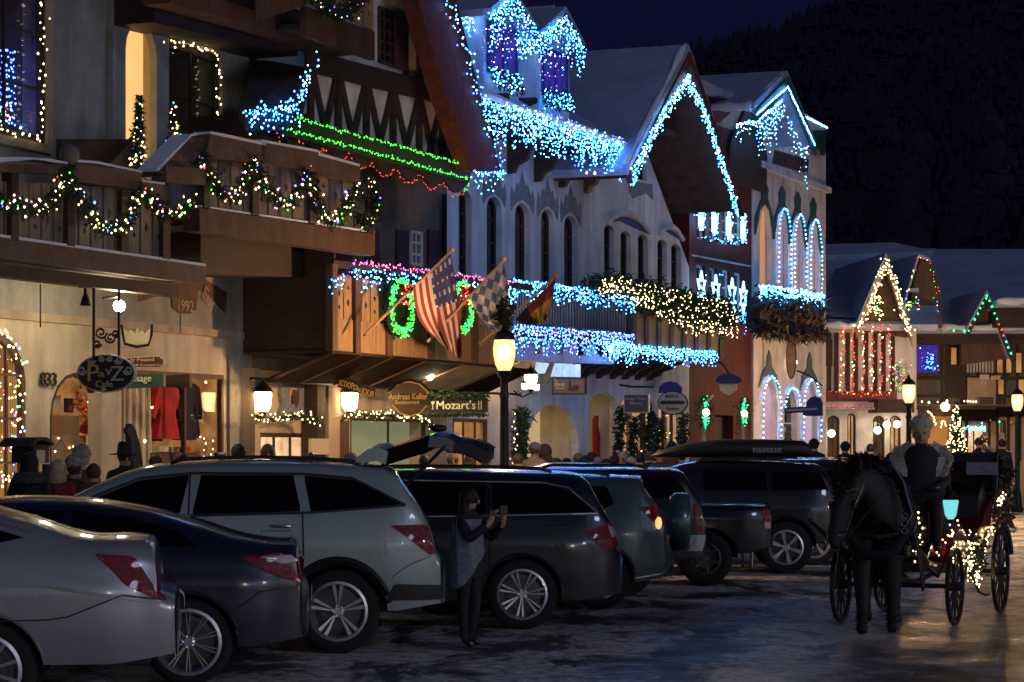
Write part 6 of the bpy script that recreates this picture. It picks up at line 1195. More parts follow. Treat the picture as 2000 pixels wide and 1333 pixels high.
# --- pale SUV, liftgate open
c = Car('parked_suv', 'pale silver green SUV with its liftgate raised', 'SUV', 660, 1277, 93, [(-.92, .46), (-.95, .60), (-.95, .80), (-.88, .88), (-.83, 1.08), (-.72, 1.30), (-.58, 1.54), (-.49, 1.68), (-.25, 1.73), (.4, 1.775), (1.2, 1.775), (1.8, 1.70), (2.35, 1.42), (2.8, 1.14), (3.5, 1.02), (3.75, .8), (3.78, .5)], 1.22, 1.98, 2.82, .375, .44, 'paint_pilot', zk=.83, zb=.38, tumble=.20)
c.wheels(.255, (5, .15, .13, .15)); c.side('side_window', 'car_glass', [(-.56, 1.345), (-.14, 1.60), (.30, 1.645), (.26, 1.27), (-.2, 1.29)], .008); c.side('side_window', 'car_glass', [(.33, 1.27), (.36, 1.65), (1.24, 1.655), (1.28, 1.24)], .008); c.side('side_window', 'car_glass', [(1.36, 1.24), (1.32, 1.655), (1.75, 1.60), (2.2, 1.38), (2.35, 1.22)], .008)
c.line('window_trim', 'black_trim', [(-.60, 1.33), (-.12, 1.62), (.32, 1.665), (1.28, 1.675), (1.75, 1.62), (2.25, 1.38)], .014); c.line('window_trim', 'black_trim', [(-.58, 1.33), (.26, 1.255), (1.3, 1.225), (2.35, 1.21)], .012)
c.side('tail_light', 'tail_red', [(-.46, 1.135), (-.80, 1.145), (-.87, .88), (-.82, .87), (-.62, 1.03)], .012); c.cap('load_opening', 'black_trim', .92, 1.60, -.58, .58, True, .01, .12)
for z0 in ((.93),): c.side('fuel_door', 'paint_pilot', [(.42, .90), (.42, 1.08), (.66, 1.08), (.66, .90)], .009, 4, 3, (1,)); c.line('fuel_door_gap', 'black_trim', [(.41, .89), (.41, 1.09), (.67, 1.09), (.67, .89), (.41, .89)], .003, .008)
c.line('door_gap', 'black_trim', [(.30, .86), (.31, 1.24)], .007); c.line('door_gap', 'black_trim', [(1.32, .45), (1.31, 1.66)], .007); c.line('bumper_gap', 'black_trim', [(-.82, .86), (-.62, .78), (-.48, .68)], .004); c.handle(.50, 1.13, 'chrome'); c.handle(1.55, 1.12, 'chrome'); c.mirror(2.4, 1.25)
for xc in (0, 2.82): arch_line(c, 'arch_cladding', 'black_trim', xc, .455, .045, -.02)
c.side('bumper_cladding', 'black_trim', [(-.93, .47), (-.93, .60), (-.50, .62), (-.42, .47)], .012); c.side('sill_cladding', 'black_trim', [(.46, .40), (.46, .54), (2.34, .54), (2.34, .40)], .012); c.rails(-.2, 1.5)
for x in (.25, 1.1): mb = MB(); mb.tube([(x, .62, 1.765), (x, -.62, 1.765)], .02, 6); mb.build('roof_bar', 'black_trim', c.root, local=True)
# raised liftgate: curved plate hinged at the roof end
GP = [(-.42, 1.755), (-.36, 1.86), (-.46, 1.98), (-.60, 1.975), (-.80, 2.02), (-.98, 2.10), (-1.16, 2.08), (-1.28, 1.98), (-1.42, 1.96), (-1.58, 1.86)]
def plate(nm, m, P, hw_, th, parent=c.root):
    mb = MB(); N = 6; vs = []; fs = []
    for x, z in P:
        for j in range(N+1): y = -hw_+2*hw_*j/N; k = abs(y/hw_)**3; vs.append(Vector((x+.10*k, y, z-.05*k)))
    for x, z in P:
        for j in range(N+1): y = -hw_+2*hw_*j/N; k = abs(y/hw_)**3; vs.append(Vector((x+.10*k+.02, y, z-.05*k-th)))
    n = len(P)*(N+1)
    for i in range(len(P)-1):
        for j in range(N): o = i*(N+1)+j; fs += [(o, o+1, o+N+2, o+N+1), (o+n, o+n+N+1, o+n+N+2, o+n+1)]
        o = i*(N+1); fs += [(o, o+N+1, o+N+1+n, o+n), (o+N, o+N+n, o+2*N+1+n, o+2*N+1)]
    fs += [tuple(list(range(N+1))+[k+n for k in reversed(range(N+1))]), tuple([n-N-1+k for k in reversed(range(N+1))]+[2*n-N-1+k for k in range(N+1)])]
    mb.add(vs, fs); return mb.build(nm, m, parent, smooth=False, local=True)
lg = plate('liftgate', 'paint_pilot', [(-.22, 1.70), (-.28, 1.80), (-.36, 1.86), (-.46, 1.875), (-.54, 1.84)], .62, .12, c.root)
plate('liftgate_window', 'car_glass', [(-.50, 1.85), (-.72, 1.92), (-.92, 1.98)], .60, .15, lg); plate('liftgate_panel', 'alloy_dark', [(-.92, 1.98), (-1.06, 1.97), (-1.14, 1.93)], .62, .10, lg); plate('liftgate_lining', 'black_trim', [(-1.12, 1.93), (-1.28, 1.91), (-1.38, 1.87), (-1.44, 1.83)], .60, .10, lg)
mb = MB(); mb.tube([(-.60, .66, 1.48), (-1.0, .60, 1.88)], .018, 6); mb.build('gas_strut', 'black_trim', lg, local=True); mb = MB(); mb.ball((-.90, .5, 2.0), .05, sc=(1.6, 1, .7)); mb.build('gate_latch', 'black_trim', lg, local=True)
# --- dark minivan
c = Car('parked_minivan', 'dark slate minivan with bright window line behind the walking woman', 'minivan', 1020, 1230, 90, [(-1.0, .40), (-1.02, .55), (-1.01, .74), (-.95, .84), (-.92, 1.0), (-.86, 1.14), (-.76, 1.36), (-.66, 1.58), (-.5, 1.67), (0, 1.70), (.8, 1.72), (1.6, 1.70), (2.2, 1.52), (2.9, 1.16), (3.6, 1.0), (3.95, .8), (3.98, .45)], 1.12, 2.0, 3.0, .355, .40, 'paint_slate', zk=.775, tumble=.20)
c.wheels(.245, (7, .13, .09, .11)); c.side('side_window', 'car_glass', [(-.72, 1.20), (-.46, 1.48), (-.2, 1.55), (.3, 1.57), (.3, 1.18)], .008); c.side('side_window', 'car_glass', [(.37, 1.18), (.37, 1.57), (1.2, 1.585), (1.2, 1.16)], .008); c.side('side_window', 'car_glass', [(1.27, 1.16), (1.27, 1.585), (1.7, 1.55), (2.2, 1.36), (2.45, 1.16)], .008)
c.line('chrome_trim', 'chrome', [(-.76, 1.19), (-.47, 1.51), (-.2, 1.58), (1.3, 1.61), (1.8, 1.55)], .009, .01); c.line('chrome_trim', 'chrome', [(-.76, 1.18), (.4, 1.15), (2.2, 1.12)], .009, .01)
c.side('tail_light', 'tail_red', [(-.62, .98), (-.90, 1.08), (-.98, .84), (-.84, .80)], .012); c.side('tail_light_lens', 'tail_clear', [(-.86, 1.05), (-.92, 1.03), (-.955, .93), (-.90, .93)], .018); c.handle(.6, .98, 'chrome'); c.handle(1.5, .98, 'chrome'); c.line('door_gap', 'black_trim', [(.33, .5), (.33, 1.6)], .006); c.line('slide_rail', 'black_trim', [(-.55, 1.06), (.25, 1.03)], .008); c.rails(-.3, 1.5); arch_line(c, 'arch_lip', 'paint_slate', 0, .405, .016, -.005); c.mirror(2.5, 1.2); c.cap('rear_window', 'car_glass', 1.18, 1.55, -.66, .66, True, .012, .1)
# --- grey green compact SUV with spare wheel
c = Car('parked_suv', 'grey green compact SUV with spare wheel cover on its rear door and lit tail lamp', 'SUV', 1172, 1191, 86, [(-.72, .38), (-.80, .48), (-.82, .66), (-.76, .80), (-.72, 1.0), (-.62, 1.22), (-.50, 1.42), (-.46, 1.56), (-.36, 1.60), (.3, 1.63), (1.0, 1.63), (1.5, 1.55), (2.1, 1.2), (2.7, 1.02), (3.1, .85), (3.15, .45)], 1.10, 1.74, 2.5, .34, .39, 'paint_sage', zk=.755, tumble=.16)
c.wheels(.21, (5, .12, .12, .14)); c.side('side_window', 'car_glass', [(-.02, 1.14), (-.16, 1.22), (-.08, 1.49), (.5, 1.50), (.5, 1.13)], .008); c.side('side_window', 'car_glass', [(.58, 1.13), (.58, 1.50), (1.25, 1.48), (1.75, 1.13)], .008); c.side('tail_light', 'tail_red', [(-.44, 1.18), (-.60, 1.20), (-.73, 1.0), (-.72, .94), (-.62, .98)], .014); mb = MB(); mb.ball((-.66, .80, .98), .055, sc=(.7, .4, 1.3)); mb.build('brake_lamp', 'amber', c.root, local=True)
mb = MB(); mb.ball((-.62, .805, 1.10), .05, sc=(.7, .35, 1.8)); mb.build('brake_lamp', 'cloth_red', c.root, local=True); mb = MB(); mb.lathe((-.84, 0, .98), [(0, 0)], 3)
vs = []; mb = MB(); n = 24
for rr_, dx in ((.02, -1.02), (.30, -1.02), (.345, -.98), (.35, -.84), (.30, -.78)): vs += [Vector((dx, -.1+rr_*math.cos(6.283*k/n), .96+rr_*math.sin(6.283*k/n))) for k in range(n)]
mb.add(vs, [(j*n+k, j*n+(k+1) % n, (j+1)*n+(k+1) % n, (j+1)*n+k) for j in range(4) for k in range(n)]); mb.build('spare_wheel_cover', 'paint_sage', c.root, smooth=True, local=True); arch_line(c, 'arch_lip', 'black_trim', 0, .40, .03, -.01); c.line('chrome_trim', 'chrome', [(-.78, .50), (-.72, .41), (-.55, .38), (-.4, .36)], .012); c.rails(-.1, 1.1)
# --- boxy SUV with chrome bumper
c = Car('parked_suv', 'black boxy SUV with bright chrome rear bumper', 'SUV', 1218, 1166, 88, [(-1.0, .55), (-1.02, .8), (-.99, 1.0), (-.93, 1.25), (-.80, 1.55), (-.7, 1.70), (-.4, 1.74), (.5, 1.75), (1.4, 1.72), (1.9, 1.3), (2.8, 1.12), (3.2, .9), (3.2, .5)], 1.16, 1.80, 2.7, .37, .42, 'paint_black', zk=.68, zb=.45, tumble=.14)
c.wheels(.22, (6, 0, .3, .25)); c.side('side_window', 'car_glass', [(-.8, 1.25), (-.66, 1.60), (.2, 1.62), (.2, 1.22)], .008); c.side('side_window', 'car_glass', [(.28, 1.22), (.28, 1.62), (1.3, 1.60), (1.65, 1.22)], .008); c.side('tail_light', 'tail_red', [(-.86, 1.14), (-.93, 1.14), (-.99, .80), (-.90, .80)], .014); c.side('chrome_bumper', 'chrome', [(-1.0, .56), (-1.01, .76), (-.52, .76), (-.46, .56)], .05); c.cap('chrome_bumper', 'chrome', .56, .76, -.80, .80, True, .07); c.rails(-.3, 1.0)
# --- black pickup
c = Car('parked_pickup', 'black pickup truck with low bed and twin bright exhaust tips', 'pickup', 1378, 1144, ANG, [(-.88, .52), (-.90, .70), (-.88, .95), (-.84, 1.06), (-.4, 1.07), (.6, 1.08), (.85, 1.12), (.95, 1.50), (1.1, 1.62), (1.8, 1.66), (2.3, 1.6), (2.9, 1.18), (3.6, 1.05), (3.9, .85), (3.92, .5)], 1.08, 1.86, 3.1, .36, .43, 'paint_black', zk=.9, zb=.45, tumble=.16)
c.wheels(.20, (6, 0, .3, .2), 'alloy_dark'); c.side('side_window', 'car_glass', [(1.02, 1.18), (1.08, 1.50), (1.85, 1.54), (1.85, 1.16)], .008); c.side('tail_light', 'tail_red', [(-.76, 1.02), (-.86, 1.02), (-.88, .82), (-.78, .82)], .014); c.side('tail_light_lens', 'tail_clear', [(-.78, .84), (-.87, .84), (-.87, .76), (-.79, .76)], .02); c.line('bed_rail', 'chrome', [(-.80, 1.06), (.6, 1.08)], .007)
for x in (-.62, -.50): mb = MB(); mb.tube([(x, .72, .22), (x, .72, .44)], .02, 6); mb.build('exhaust_tip', 'chrome', c.root, local=True)
# --- big black SUV with roof box
c = Car('parked_suv', 'large black SUV with roof box and six spoke wheel behind the pickup', 'SUV', 1535, 1121, ANG, [(-.80, .50), (-.84, .70), (-.84, .95), (-.78, 1.15), (-.68, 1.40), (-.55, 1.62), (-.4, 1.68), (.3, 1.72), (1.2, 1.72), (1.7, 1.60), (2.3, 1.28), (3.0, 1.1), (3.5, .9), (3.5, .5)], 1.18, 1.9, 2.85, .385, .45, 'paint_black', zk=.80, zb=.45, tumble=.16)
c.wheels(.245, (6, 0, .34, .30)); c.side('side_window', 'car_glass', [(-.62, 1.24), (-.5, 1.54), (.2, 1.58), (.2, 1.22)], .008); c.side('side_window', 'car_glass', [(.28, 1.22), (.28, 1.58), (1.2, 1.58), (1.2, 1.22)], .008); c.side('tail_light', 'tail_red', [(-.7, 1.10), (-.79, 1.08), (-.84, .88), (-.78, .88)], .014)
for xc in (0, 2.85): arch_line(c, 'arch_cladding', 'black_trim', xc, .46, .04, -.02)
c.rails(-.3, 1.3)
RB = Vector(c.root.location); rb = thing('roof_box', 'black roof cargo box with silver lettering on top of the large SUV', 'roof box', RB+Vector((0, 0, 1.675)), None, c.rot)
n = 12; vs = []; XS = [(-.42, .03, .5), (-.40, .18, .70), (-.30, .25, .78), (.3, .27, .80), (.9, .27, .80), (1.4, .22, .76), (1.75, .12, .62), (1.95, .04, .40)]
for x, h, wd in XS: vs += [Vector((x, wd*.5*math.copysign(abs(math.cos(a))**.5, math.cos(a)), .02+h*.5+h*.5*math.copysign(abs(math.sin(a))**.6, math.sin(a)))) for a in [6.283*k/n for k in range(n)]]
mb = MB(); mb.add([v+Vector((0, .2, 0)) for v in vs], [(j*n+k, (j+1)*n+k, (j+1)*n+(k+1) % n, j*n+(k+1) % n) for j in range(len(XS)-1) for k in range(n)]+[tuple(range(n)), tuple(reversed(range((len(XS)-1)*n, len(XS)*n)))]); mb.build('shell', 'black_trim', rb, smooth=True, local=True)
text(rb, 'PARAMOUNT', Vector((.46, .61, .09)), Vector((-1, 0, 0)), .42, .07, 'sign_silver', .004, name='lettering', local=True)
mb = MB(); mb.box((.5, .2, .02), 1.4, .5, .05); mb.build('rack', 'black_trim', rb, local=True)
# --- more cars along the kerb and in the distance
SED = [(-.95, .40), (-.98, .60), (-.96, .80), (-.90, 1.0), (-.6, 1.04), (-.2, 1.2), (.3, 1.36), (.9, 1.43), (1.5, 1.40), (2.1, 1.15), (2.6, .98), (3.3, .85), (3.6, .65), (3.6, .42)]
SUVP = [(-.85, .45), (-.9, .7), (-.86, .95), (-.74, 1.3), (-.6, 1.6), (-.4, 1.68), (.6, 1.70), (1.4, 1.66), (2.0, 1.25), (2.9, 1.05), (3.4, .85), (3.4, .45)]
def simple_car(name, label, cat, x, y, ang, prof, pm, belt=1.0, suv=False, **k):
    c = Car(name, label, cat, x, y, ang, prof, belt, 1.82, 2.7, .34, .39, pm, tumble=.22, **k); c.wheels(.22, (5, .1, .14, .14)); top = c.top-.12
    c.side('side_window', 'car_glass', [(-.1, belt+.06), (.3, top-.06), (.9, top), (.9, belt+.06)] if not suv else [(-.6, belt+.06), (-.45, top), (.9, top), (.9, belt+.06)], .008); c.side('side_window', 'car_glass', [(.97, belt+.06), (.97, top), (1.45, top-.04), (2.0, belt+.06)], .008)
    c.side('tail_light', 'tail_red', [(-.7, belt-.06), (-.86, belt-.06), (-.93, belt-.22), (-.8, belt-.22)], .014); c.cap('rear_window', 'car_glass', belt+.1, top-.02, -.55, .55, True, .012); c.cap('tail_light', 'tail_red', belt-.25, belt-.1, .45, .72); c.cap('tail_light', 'tail_red', belt-.25, belt-.1, -.72, -.45)
    c.cap('windscreen', 'car_glass', belt+.12, top, -.6, .6, False, .012); return c
simple_car('parked_suv', 'black SUV parked just beyond the large SUV with the roof box', 'SUV', 1592, 1104, ANG, SUVP, 'paint_black', 1.1, True)
simple_car('parked_suv', 'dark SUV with pale reflections on its glass behind the horse', 'SUV', 1712, 1084, ANG+4, SUVP, 'paint_slate', 1.1, True)
simple_car('parked_car', 'dark car hidden behind the carriage hood', 'car', 1790, 1062, ANG+6, SED, 'paint_black')
simple_car('parked_car', 'dark car at the right edge beyond the carriage, farthest in view', 'car', 2020, 985, 60, SUVP, 'paint_black', 1.1, True); simple_car('parked_car', 'pale white car at the right edge beyond the carriage', 'car', 2050, 972, 88, SED, 'paint_white')

# ------------------------------------------------------------ people and animals
def skin_mesh(verts, edges, radii, sub=1):
    bm = bmesh.new(); ly = bm.verts.layers.skin.verify(); bv = []
    for p, r in zip(verts, radii): q = bm.verts.new(p); q[ly].radius = r if isinstance(r, tuple) else (r, r); bv.append(q)
    bv[0][ly].use_root = True
    for a, b_ in edges: bm.edges.new((bv[a], bv[b_]))
    me = bpy.data.meshes.new('s'); bm.to_mesh(me); bm.free(); o = bpy.data.objects.new('s', me); COL.objects.link(o)
    md = o.modifiers.new('Skin', 'SKIN'); md.use_smooth_shade = True
    if sub: sm = o.modifiers.new('S', 'SUBSURF'); sm.levels = sub
    dg = bpy.context.evaluated_depsgraph_get(); e = bpy.data.meshes.new_from_object(o.evaluated_get(dg)); V = [v.co.copy() for v in e.vertices]; Fc = [tuple(p.vertices) for p in e.polygons]
    bpy.data.objects.remove(o); bpy.data.meshes.remove(me); bpy.data.meshes.remove(e); return V, Fc
CACHE = {}
def figure(pose):
    if pose in CACHE: return CACHE[pose]
    # 1.75 m figure facing -y
    V = [(0, 0, .96), (0, 0, 1.14), (0, .01, 1.34), (0, .01, 1.46), (0, .0, 1.53), (0, -.015, 1.60), (0, -.02, 1.68)]; E = [(0, 1), (1, 2), (2, 3), (3, 4), (4, 5), (5, 6)]; Rd = [(.17, .13), (.155, .115), (.185, .13), (.12, .09), (.058, .058), (.085, .095), (.075, .09)]
    def chain(start, pts, rs):
        p = start
        for q, r in zip(pts, rs): V.append(q); Rd.append(r); E.append((p, len(V)-1)); p = len(V)-1
        return p
    for s in (-1, 1):
        if pose == 'stand': hp = chain(3, [(s*.17, .01, 1.43), (s*.235, .03, 1.17), (s*.235, -.05, .95), (s*.235, -.09, .84)], [.078, .062, .045, .036]); base = Vector((s*.235, -.10, .84)); dr = Vector((0, -.25, -1)).normalized()
        elif pose == 'phone': hp = chain(3, [(s*.17, 0, 1.43), (s*.27, -.16, 1.22), (s*.16, -.34, 1.40), (s*.12, -.38, 1.49)], [.078, .062, .045, .036]); base = Vector((s*.12, -.38, 1.50)); dr = Vector((-s*.5, -.2, .9)).normalized()
        else: hp = chain(3, [(s*.18, 0, 1.42), (s*.27, -.10, 1.16), (s*.16, -.36, 1.08), (s*.12, -.44, 1.09)], [.085, .068, .05, .038]); base = Vector((s*.11, -.45, 1.09)); dr = Vector((-s*.3, -.9, -.1)).normalized()
        if pose == 'drive': chain(0, [(s*.12, -.12, .93), (s*.15, -.50, .90), (s*.15, -.56, .50), (s*.15, -.68, .44)], [.10, .075, .055, .045])
        else: w_ = .05 if pose == 'stand' else .09; chain(0, [(s*.095, 0, .86), (s*.11, -.02*s-.01, .50), (s*.11, s*w_*.3+.02, .12), (s*.12, s*w_*.3-.10, .05)], [.098, .068, .052, .045])
        V_f = (base, dr, s); CACHE.setdefault(pose+'f', []).append(V_f)
    CACHE[pose] = skin_mesh(V, E, Rd, 1); return CACHE[pose]
NP = 0
def person(label, P, h, rot, coat, legs, hair, top=None, pose='stand', extra=None, scarf=None):
    """P = world foot point; rot = turn of the body (0 faces the camera)"""
    root = thing('person', label, 'person', P, None, R(rot)); V, Fc = figure(pose); k = h/1.75
    mats = ['skin', coat, legs, 'leather']; mb = MB(); mb.v = [v*k for v in V]; mb.f = list(Fc)
    def mi(f):
        c = sum((V[i] for i in f), Vector())/len(f)
        if c.z > 1.545 and abs(c.x) < .15 and c.y > -.2: return 0
        if c.z < .13 or (pose == 'drive' and c.z < .52): return 3
        if pose == 'stand' and abs(c.x) > .18 and c.z < .90: return 0
        if pose == 'phone' and c.y < -.34: return 0
        if pose == 'drive' and c.y < -.40 and c.z > 1.0: return 3
        return 1 if c.z > .82 or abs(c.x) > .2 else 2
    mb.m = [mi(f) for f in Fc]
    for base, dr, s in CACHE[pose+'f']:
        side = dr.cross(Vector((0, 0, 1))); side = side.normalized() if side.length > .1 else Vector((1, 0, 0)); m_i = 3 if pose == 'drive' else 0
        for i, L in enumerate((.065, .08, .075, .06)): o = base+side*(i-1.5)*.018; b2_ = o+dr*L*.6; mb.tube([o*k, b2_*k, (b2_+(dr+Vector((0, -.5, -.6))).normalized()*L*.5)*k], [.010*k, .009*k, .007*k], 5, m_i)
        o = base+side*.03*s; mb.tube([(o-dr*.02)*k, (o+side*.03*s+dr*.02)*k, (o+side*.03*s+dr*.05)*k], [.012*k, .010*k, .008*k], 5, m_i)
    b_ = len(mb.f); hc = Vector((0, -.025, 1.645)); mb.ball((hc+Vector((0, -.10, -.01)))*k, .017*k, 0, 6, 5, (1, 1.2, 1.6))
    if not hair.endswith('*'):
        for s in (-1, 1): mb.ball((hc+Vector((s*.085, .01, 0)))*k, .022*k, 0, 6, 5, (.5, 1, 1.4))
    mb.build('body', mats, root, smooth=True, local=True)
    mb = MB()
    for s in (-1, 1): mb = MB(); mb.ball((hc+Vector((s*.032, -.088, .025)))*k, .010*k, 0, 6, 5); mb.build('eye', 'hair_black', root, local=True)
    mb = MB(); mb.ball((hc+Vector((0, -.092, -.055)))*k, .016*k, 0, 8, 5, (1.4, .5, .3)); mb.build('mouth', 'coat_maroon', root, local=True)
    mb = MB(); hair_long = hair.endswith('*'); hm = hair.rstrip('*')
    mb.ball((hc+Vector((0, .022, .035)))*k, .108*k, 0, 14, 9, (.93, 1.03, 1.05))
    if hair_long: mb.ball((hc+Vector((0, .05, -.10)))*k, .115*k, 0, 12, 8, (1.05, .75, 1.5))
    for _ in range(160 if hair_long else 90):       # loose locks break the outline
        a = random.uniform(-.2, 3.34); e = random.uniform(-.7 if hair_long else -.1, 1.2); d = Vector((math.cos(a)*math.cos(e), math.sin(a)*math.cos(e)*.9, math.sin(e))); q = hc+Vector((0, .022, .035))+d*.10; tip = q+d*.018+Vector((random.uniform(-.02, .02), .01, -random.uniform(.03, .16 if hair_long else .06))); sd_ = d.cross(Vector((0, 0, 1))).normalized()*.010
        mb.add([(q-sd_)*k, (q+sd_)*k, tip*k], [(0, 1, 2)])
    mb.build('hair', hm, root, smooth=True, local=True)
    mb = MB(); mb.lathe(Vector((0, .005, 0)), [((.21)*k, .80*k), (.215*k, .95*k), (.19*k, 1.15*k), (.205*k, 1.34*k), (.15*k, 1.47*k), (.09*k, 1.53*k)], 16); mb.v = [Vector((v.x, v.y*.72, v.z)) for v in mb.v]
    if pose != 'drive': mb.build('coat', coat, root, smooth=True, local=True)
    if top:
        kind, m_ = top; mb = MB()
        if kind == 'beanie': mb.ball((hc+Vector((0, .012, .06)))*k, .118*k, 0, 14, 8, (.95, 1.03, .88)); mb.lathe((hc+Vector((0, .01, .02)))*k, [(.105*k, 0), (.118*k, .0), (.118*k, .05*k), (.108*k, .055*k)], 14)
        elif kind == 'pompom': mb.ball((hc+Vector((0, .012, .06)))*k, .115*k, 0, 14, 8, (.95, 1.03, .92)); mb.ball((hc+Vector((0, .01, .19)))*k, .05*k, 0, 8, 6)
        elif kind == 'fedora': mb.lathe((hc+Vector((0, .01, .05)))*k, [(.0, .165*k), (.075*k, .17*k), (.095*k, .13*k), (.112*k, .0), (.20*k, -.005*k), (.205*k, .01*k), (.112*k, .018*k)], 18)
        elif kind == 'fur': 
            mb.ball((hc+Vector((0, .035, .115)))*k, .118*k, 0, 14, 9, (1.05, 1.05, .85)); 
            for _ in range(500):
                a, b_2 = random.random()*6.283, random.uniform(-.5, 1.5); d = Vector((math.cos(a)*math.cos(b_2), math.sin(a)*math.cos(b_2), math.sin(b_2)*.85)); q = (hc+Vector((0, .035, .115)))+d*.118; mb.leaves([q*k], .004, 1, .03)
        elif kind == 'hood': mb.ball((hc+Vector((0, .045, .02)))*k, .135*k, 0, 14, 9, (1, .95, 1.1)); mb.ball((hc+Vector((0, .07, -.12)))*k, .14*k, 0, 12, 7, (1.1, .8, .7))
        elif kind == 'ears': mb.ball((hc+Vector((0, .012, .06)))*k, .115*k, 0, 14, 8, (.95, 1.03, .92)); [mb.ball((hc+Vector((s*.09, 0, .15)))*k, .04*k, 0, 8, 6) for s in (-1, 1)]
        mb.build('hat' if kind != 'hood' else 'hood', m_, root, smooth=True, local=True)
    if scarf:
        mb = MB(); mb.lathe(Vector((0, .0, 0)), [(.09*k, 1.56*k), (.15*k, 1.55*k), (.19*k, 1.49*k), (.20*k, 1.43*k), (.13*k, 1.42*k)], 16)
        for _ in range(420): a = random.random()*6.283; q = Vector((math.cos(a)*.18, math.sin(a)*.18, random.uniform(1.43, 1.55))); mb.leaves([q*k], .01, 1, .035)
        mb.build('collar', scarf, root, smooth=True, local=True)
    return root
def crowd(label, x, ytop, b, rot, coat, hair, top=None, legs='denim', scarf=None, h=None):
    P = at_b(x, b, .14); ztop = M.W(x, ytop, b).z; hh = (ztop-.14)/(1.02 if not top else 1.06); return person(label, P, h or max(1.2, min(1.95, hh)), rot, coat, legs, hair, top, 'stand', None, scarf)
crowd('person with black hair and fur collar seen from behind at the far left', 58, 884, -14.6, 175, 'coat_black', 'hair_black*', None, scarf='fur_dark')
crowd('blond person in a red coat beside the notice box', 114, 898, -14.9, 170, 'coat_red', 'hair_blond*')
crowd('person in a big pale fluffy hat at the arched window', 160, 870, -15.6, 180, 'coat_brown', 'hair_blond', ('fur', 'coat_cream')); crowd('person in a tan fluffy hat just right of the red coat', 146, 888, -15.0, 150, 'coat_brown', 'hair_brown', ('fur', 'fur'))
crowd('brown haired child at the windscreen of the pale SUV', 183, 906, -14.7, 200, 'coat_brown', 'hair_brown'); crowd('person in a dark brimmed hat before the white curtain', 244, 864, -15.6, 20, 'coat_black', 'hair_black', ('fedora', 'felt'))
crowd('dark haired person over the pale SUV roof, left of the bright shop', 466, 868, -15.2, 190, 'coat_black', 'hair_black'); crowd('person with dark hair and pale face before the bright small shop', 523, 868, -15.8, 10, 'coat_brown', 'hair_brown*'); crowd('brown haired person before the dark jackets window', 305, 888, -15.4, 160, 'coat_brown', 'hair_brown'); crowd('person in black low over the pale SUV roof', 355, 886, -15.3, 200, 'coat_black', 'hair_black')
crowd('person with a banded beanie behind the pale SUV rear', 684, 878, -15.4, 60, 'coat_grey', 'hair_black', ('beanie', 'coat_grey')); crowd('person looking out below the raised liftgate', 884, 886, -15.0, 8, 'coat_black', 'hair_brown', None); crowd('dark haired person right of the face below the liftgate', 918, 886, -15.2, 180, 'coat_brown', 'hair_black*'); crowd('dark figure low behind the gas strut of the liftgate', 830, 888, -14.9, 180, 'coat_black', 'hair_black')
crowd('tall person in knitted hat and cream hood before the big arch', 1044, 858, -15.9, 150, 'coat_cream', 'hair_brown', ('beanie', 'knit_grey')); crowd('tall person in a grey hat beside the cream hooded one', 1064, 862, -16.1, 180, 'coat_brown', 'hair_brown', ('hood', 'coat_brown')); crowd('round dark hat before the big arch', 1086, 890, -15.0, 180, 'coat_black', 'hair_black', ('hood', 'coat_black'))
crowd('person in a grey beanie and navy coat at the white pier', 1130, 880, -15.3, 170, 'coat_black', 'hair_brown', ('beanie', 'coat_grey')); crowd('person in a black beanie left of the bright doorway', 1156, 878, -15.9, 190, 'coat_black', 'hair_black', ('beanie', 'coat_black')); crowd('person in a mauve hat before the red dress doorway', 1169, 888, -15.1, 180, 'coat_cream', 'hair_brown', ('beanie', 'knit_grey')); crowd('person in a dark pointed hat right of the bright doorway', 1200, 884, -15.5, 180, 'coat_brown', 'hair_black', ('pompom', 'coat_maroon')); crowd('person in an eared hat by the winery front', 1216, 878, -15.7, 20, 'coat_cream', 'hair_blond', ('ears', 'fur')); crowd('child in dark coat at the winery swags', 1268, 882, -15.8, 180, 'coat_black', 'hair_brown'); crowd('tall dark haired person at the oval sign doorway', 1312, 862, -16.0, 190, 'coat_brown', 'hair_black*')
crowd('dark figure over the far car roof by the red gable building, left', 1590, 852, -14.0, 180, 'coat_black', 'hair_black', ('beanie', 'coat_black')); crowd('dark hatted figure before the far white shop front', 1651, 858, -13.8, 180, 'coat_black', 'hair_black', ('beanie', 'coat_black'))
for x, yt, b_, c_, h_, t_, lab in ((1012, 886, -15.2, 'coat_black', 'hair_brown', None, 'dark haired person just right of the nearest street lamp'), (1106, 890, -15.6, 'coat_brown', 'hair_brown', ('beanie', 'coat_maroon'), 'person in a maroon beanie by the foot of the big arch'), (1142, 890, -15.0, 'coat_grey', 'hair_black', None, 'short dark haired person in grey between the beanies'), (1184, 892, -14.9, 'coat_black', 'hair_black', ('hood', 'coat_black'), 'hooded dark person below the bright doorway'), (1232, 888, -15.2, 'coat_red', 'hair_brown', ('beanie', 'coat_cream'), 'person in a pale beanie and red coat by the winery'), (1250, 886, -15.5, 'coat_black', 'hair_black', None, 'black haired person below the winery sign'), (1288, 880, -15.4, 'coat_brown', 'hair_blond', None, 'fair haired person left of the oval sign doorway'), (1332, 876, -15.4, 'coat_black', 'hair_black', ('beanie', 'coat_black'), 'person in black beanie at the corner of the red building'), (948, 888, -15.4, 'coat_grey', 'hair_brown', None, 'brown haired person left of the nearest street lamp')): crowd(lab, x, yt, b_, random.uniform(120, 230), c_, h_, t_)
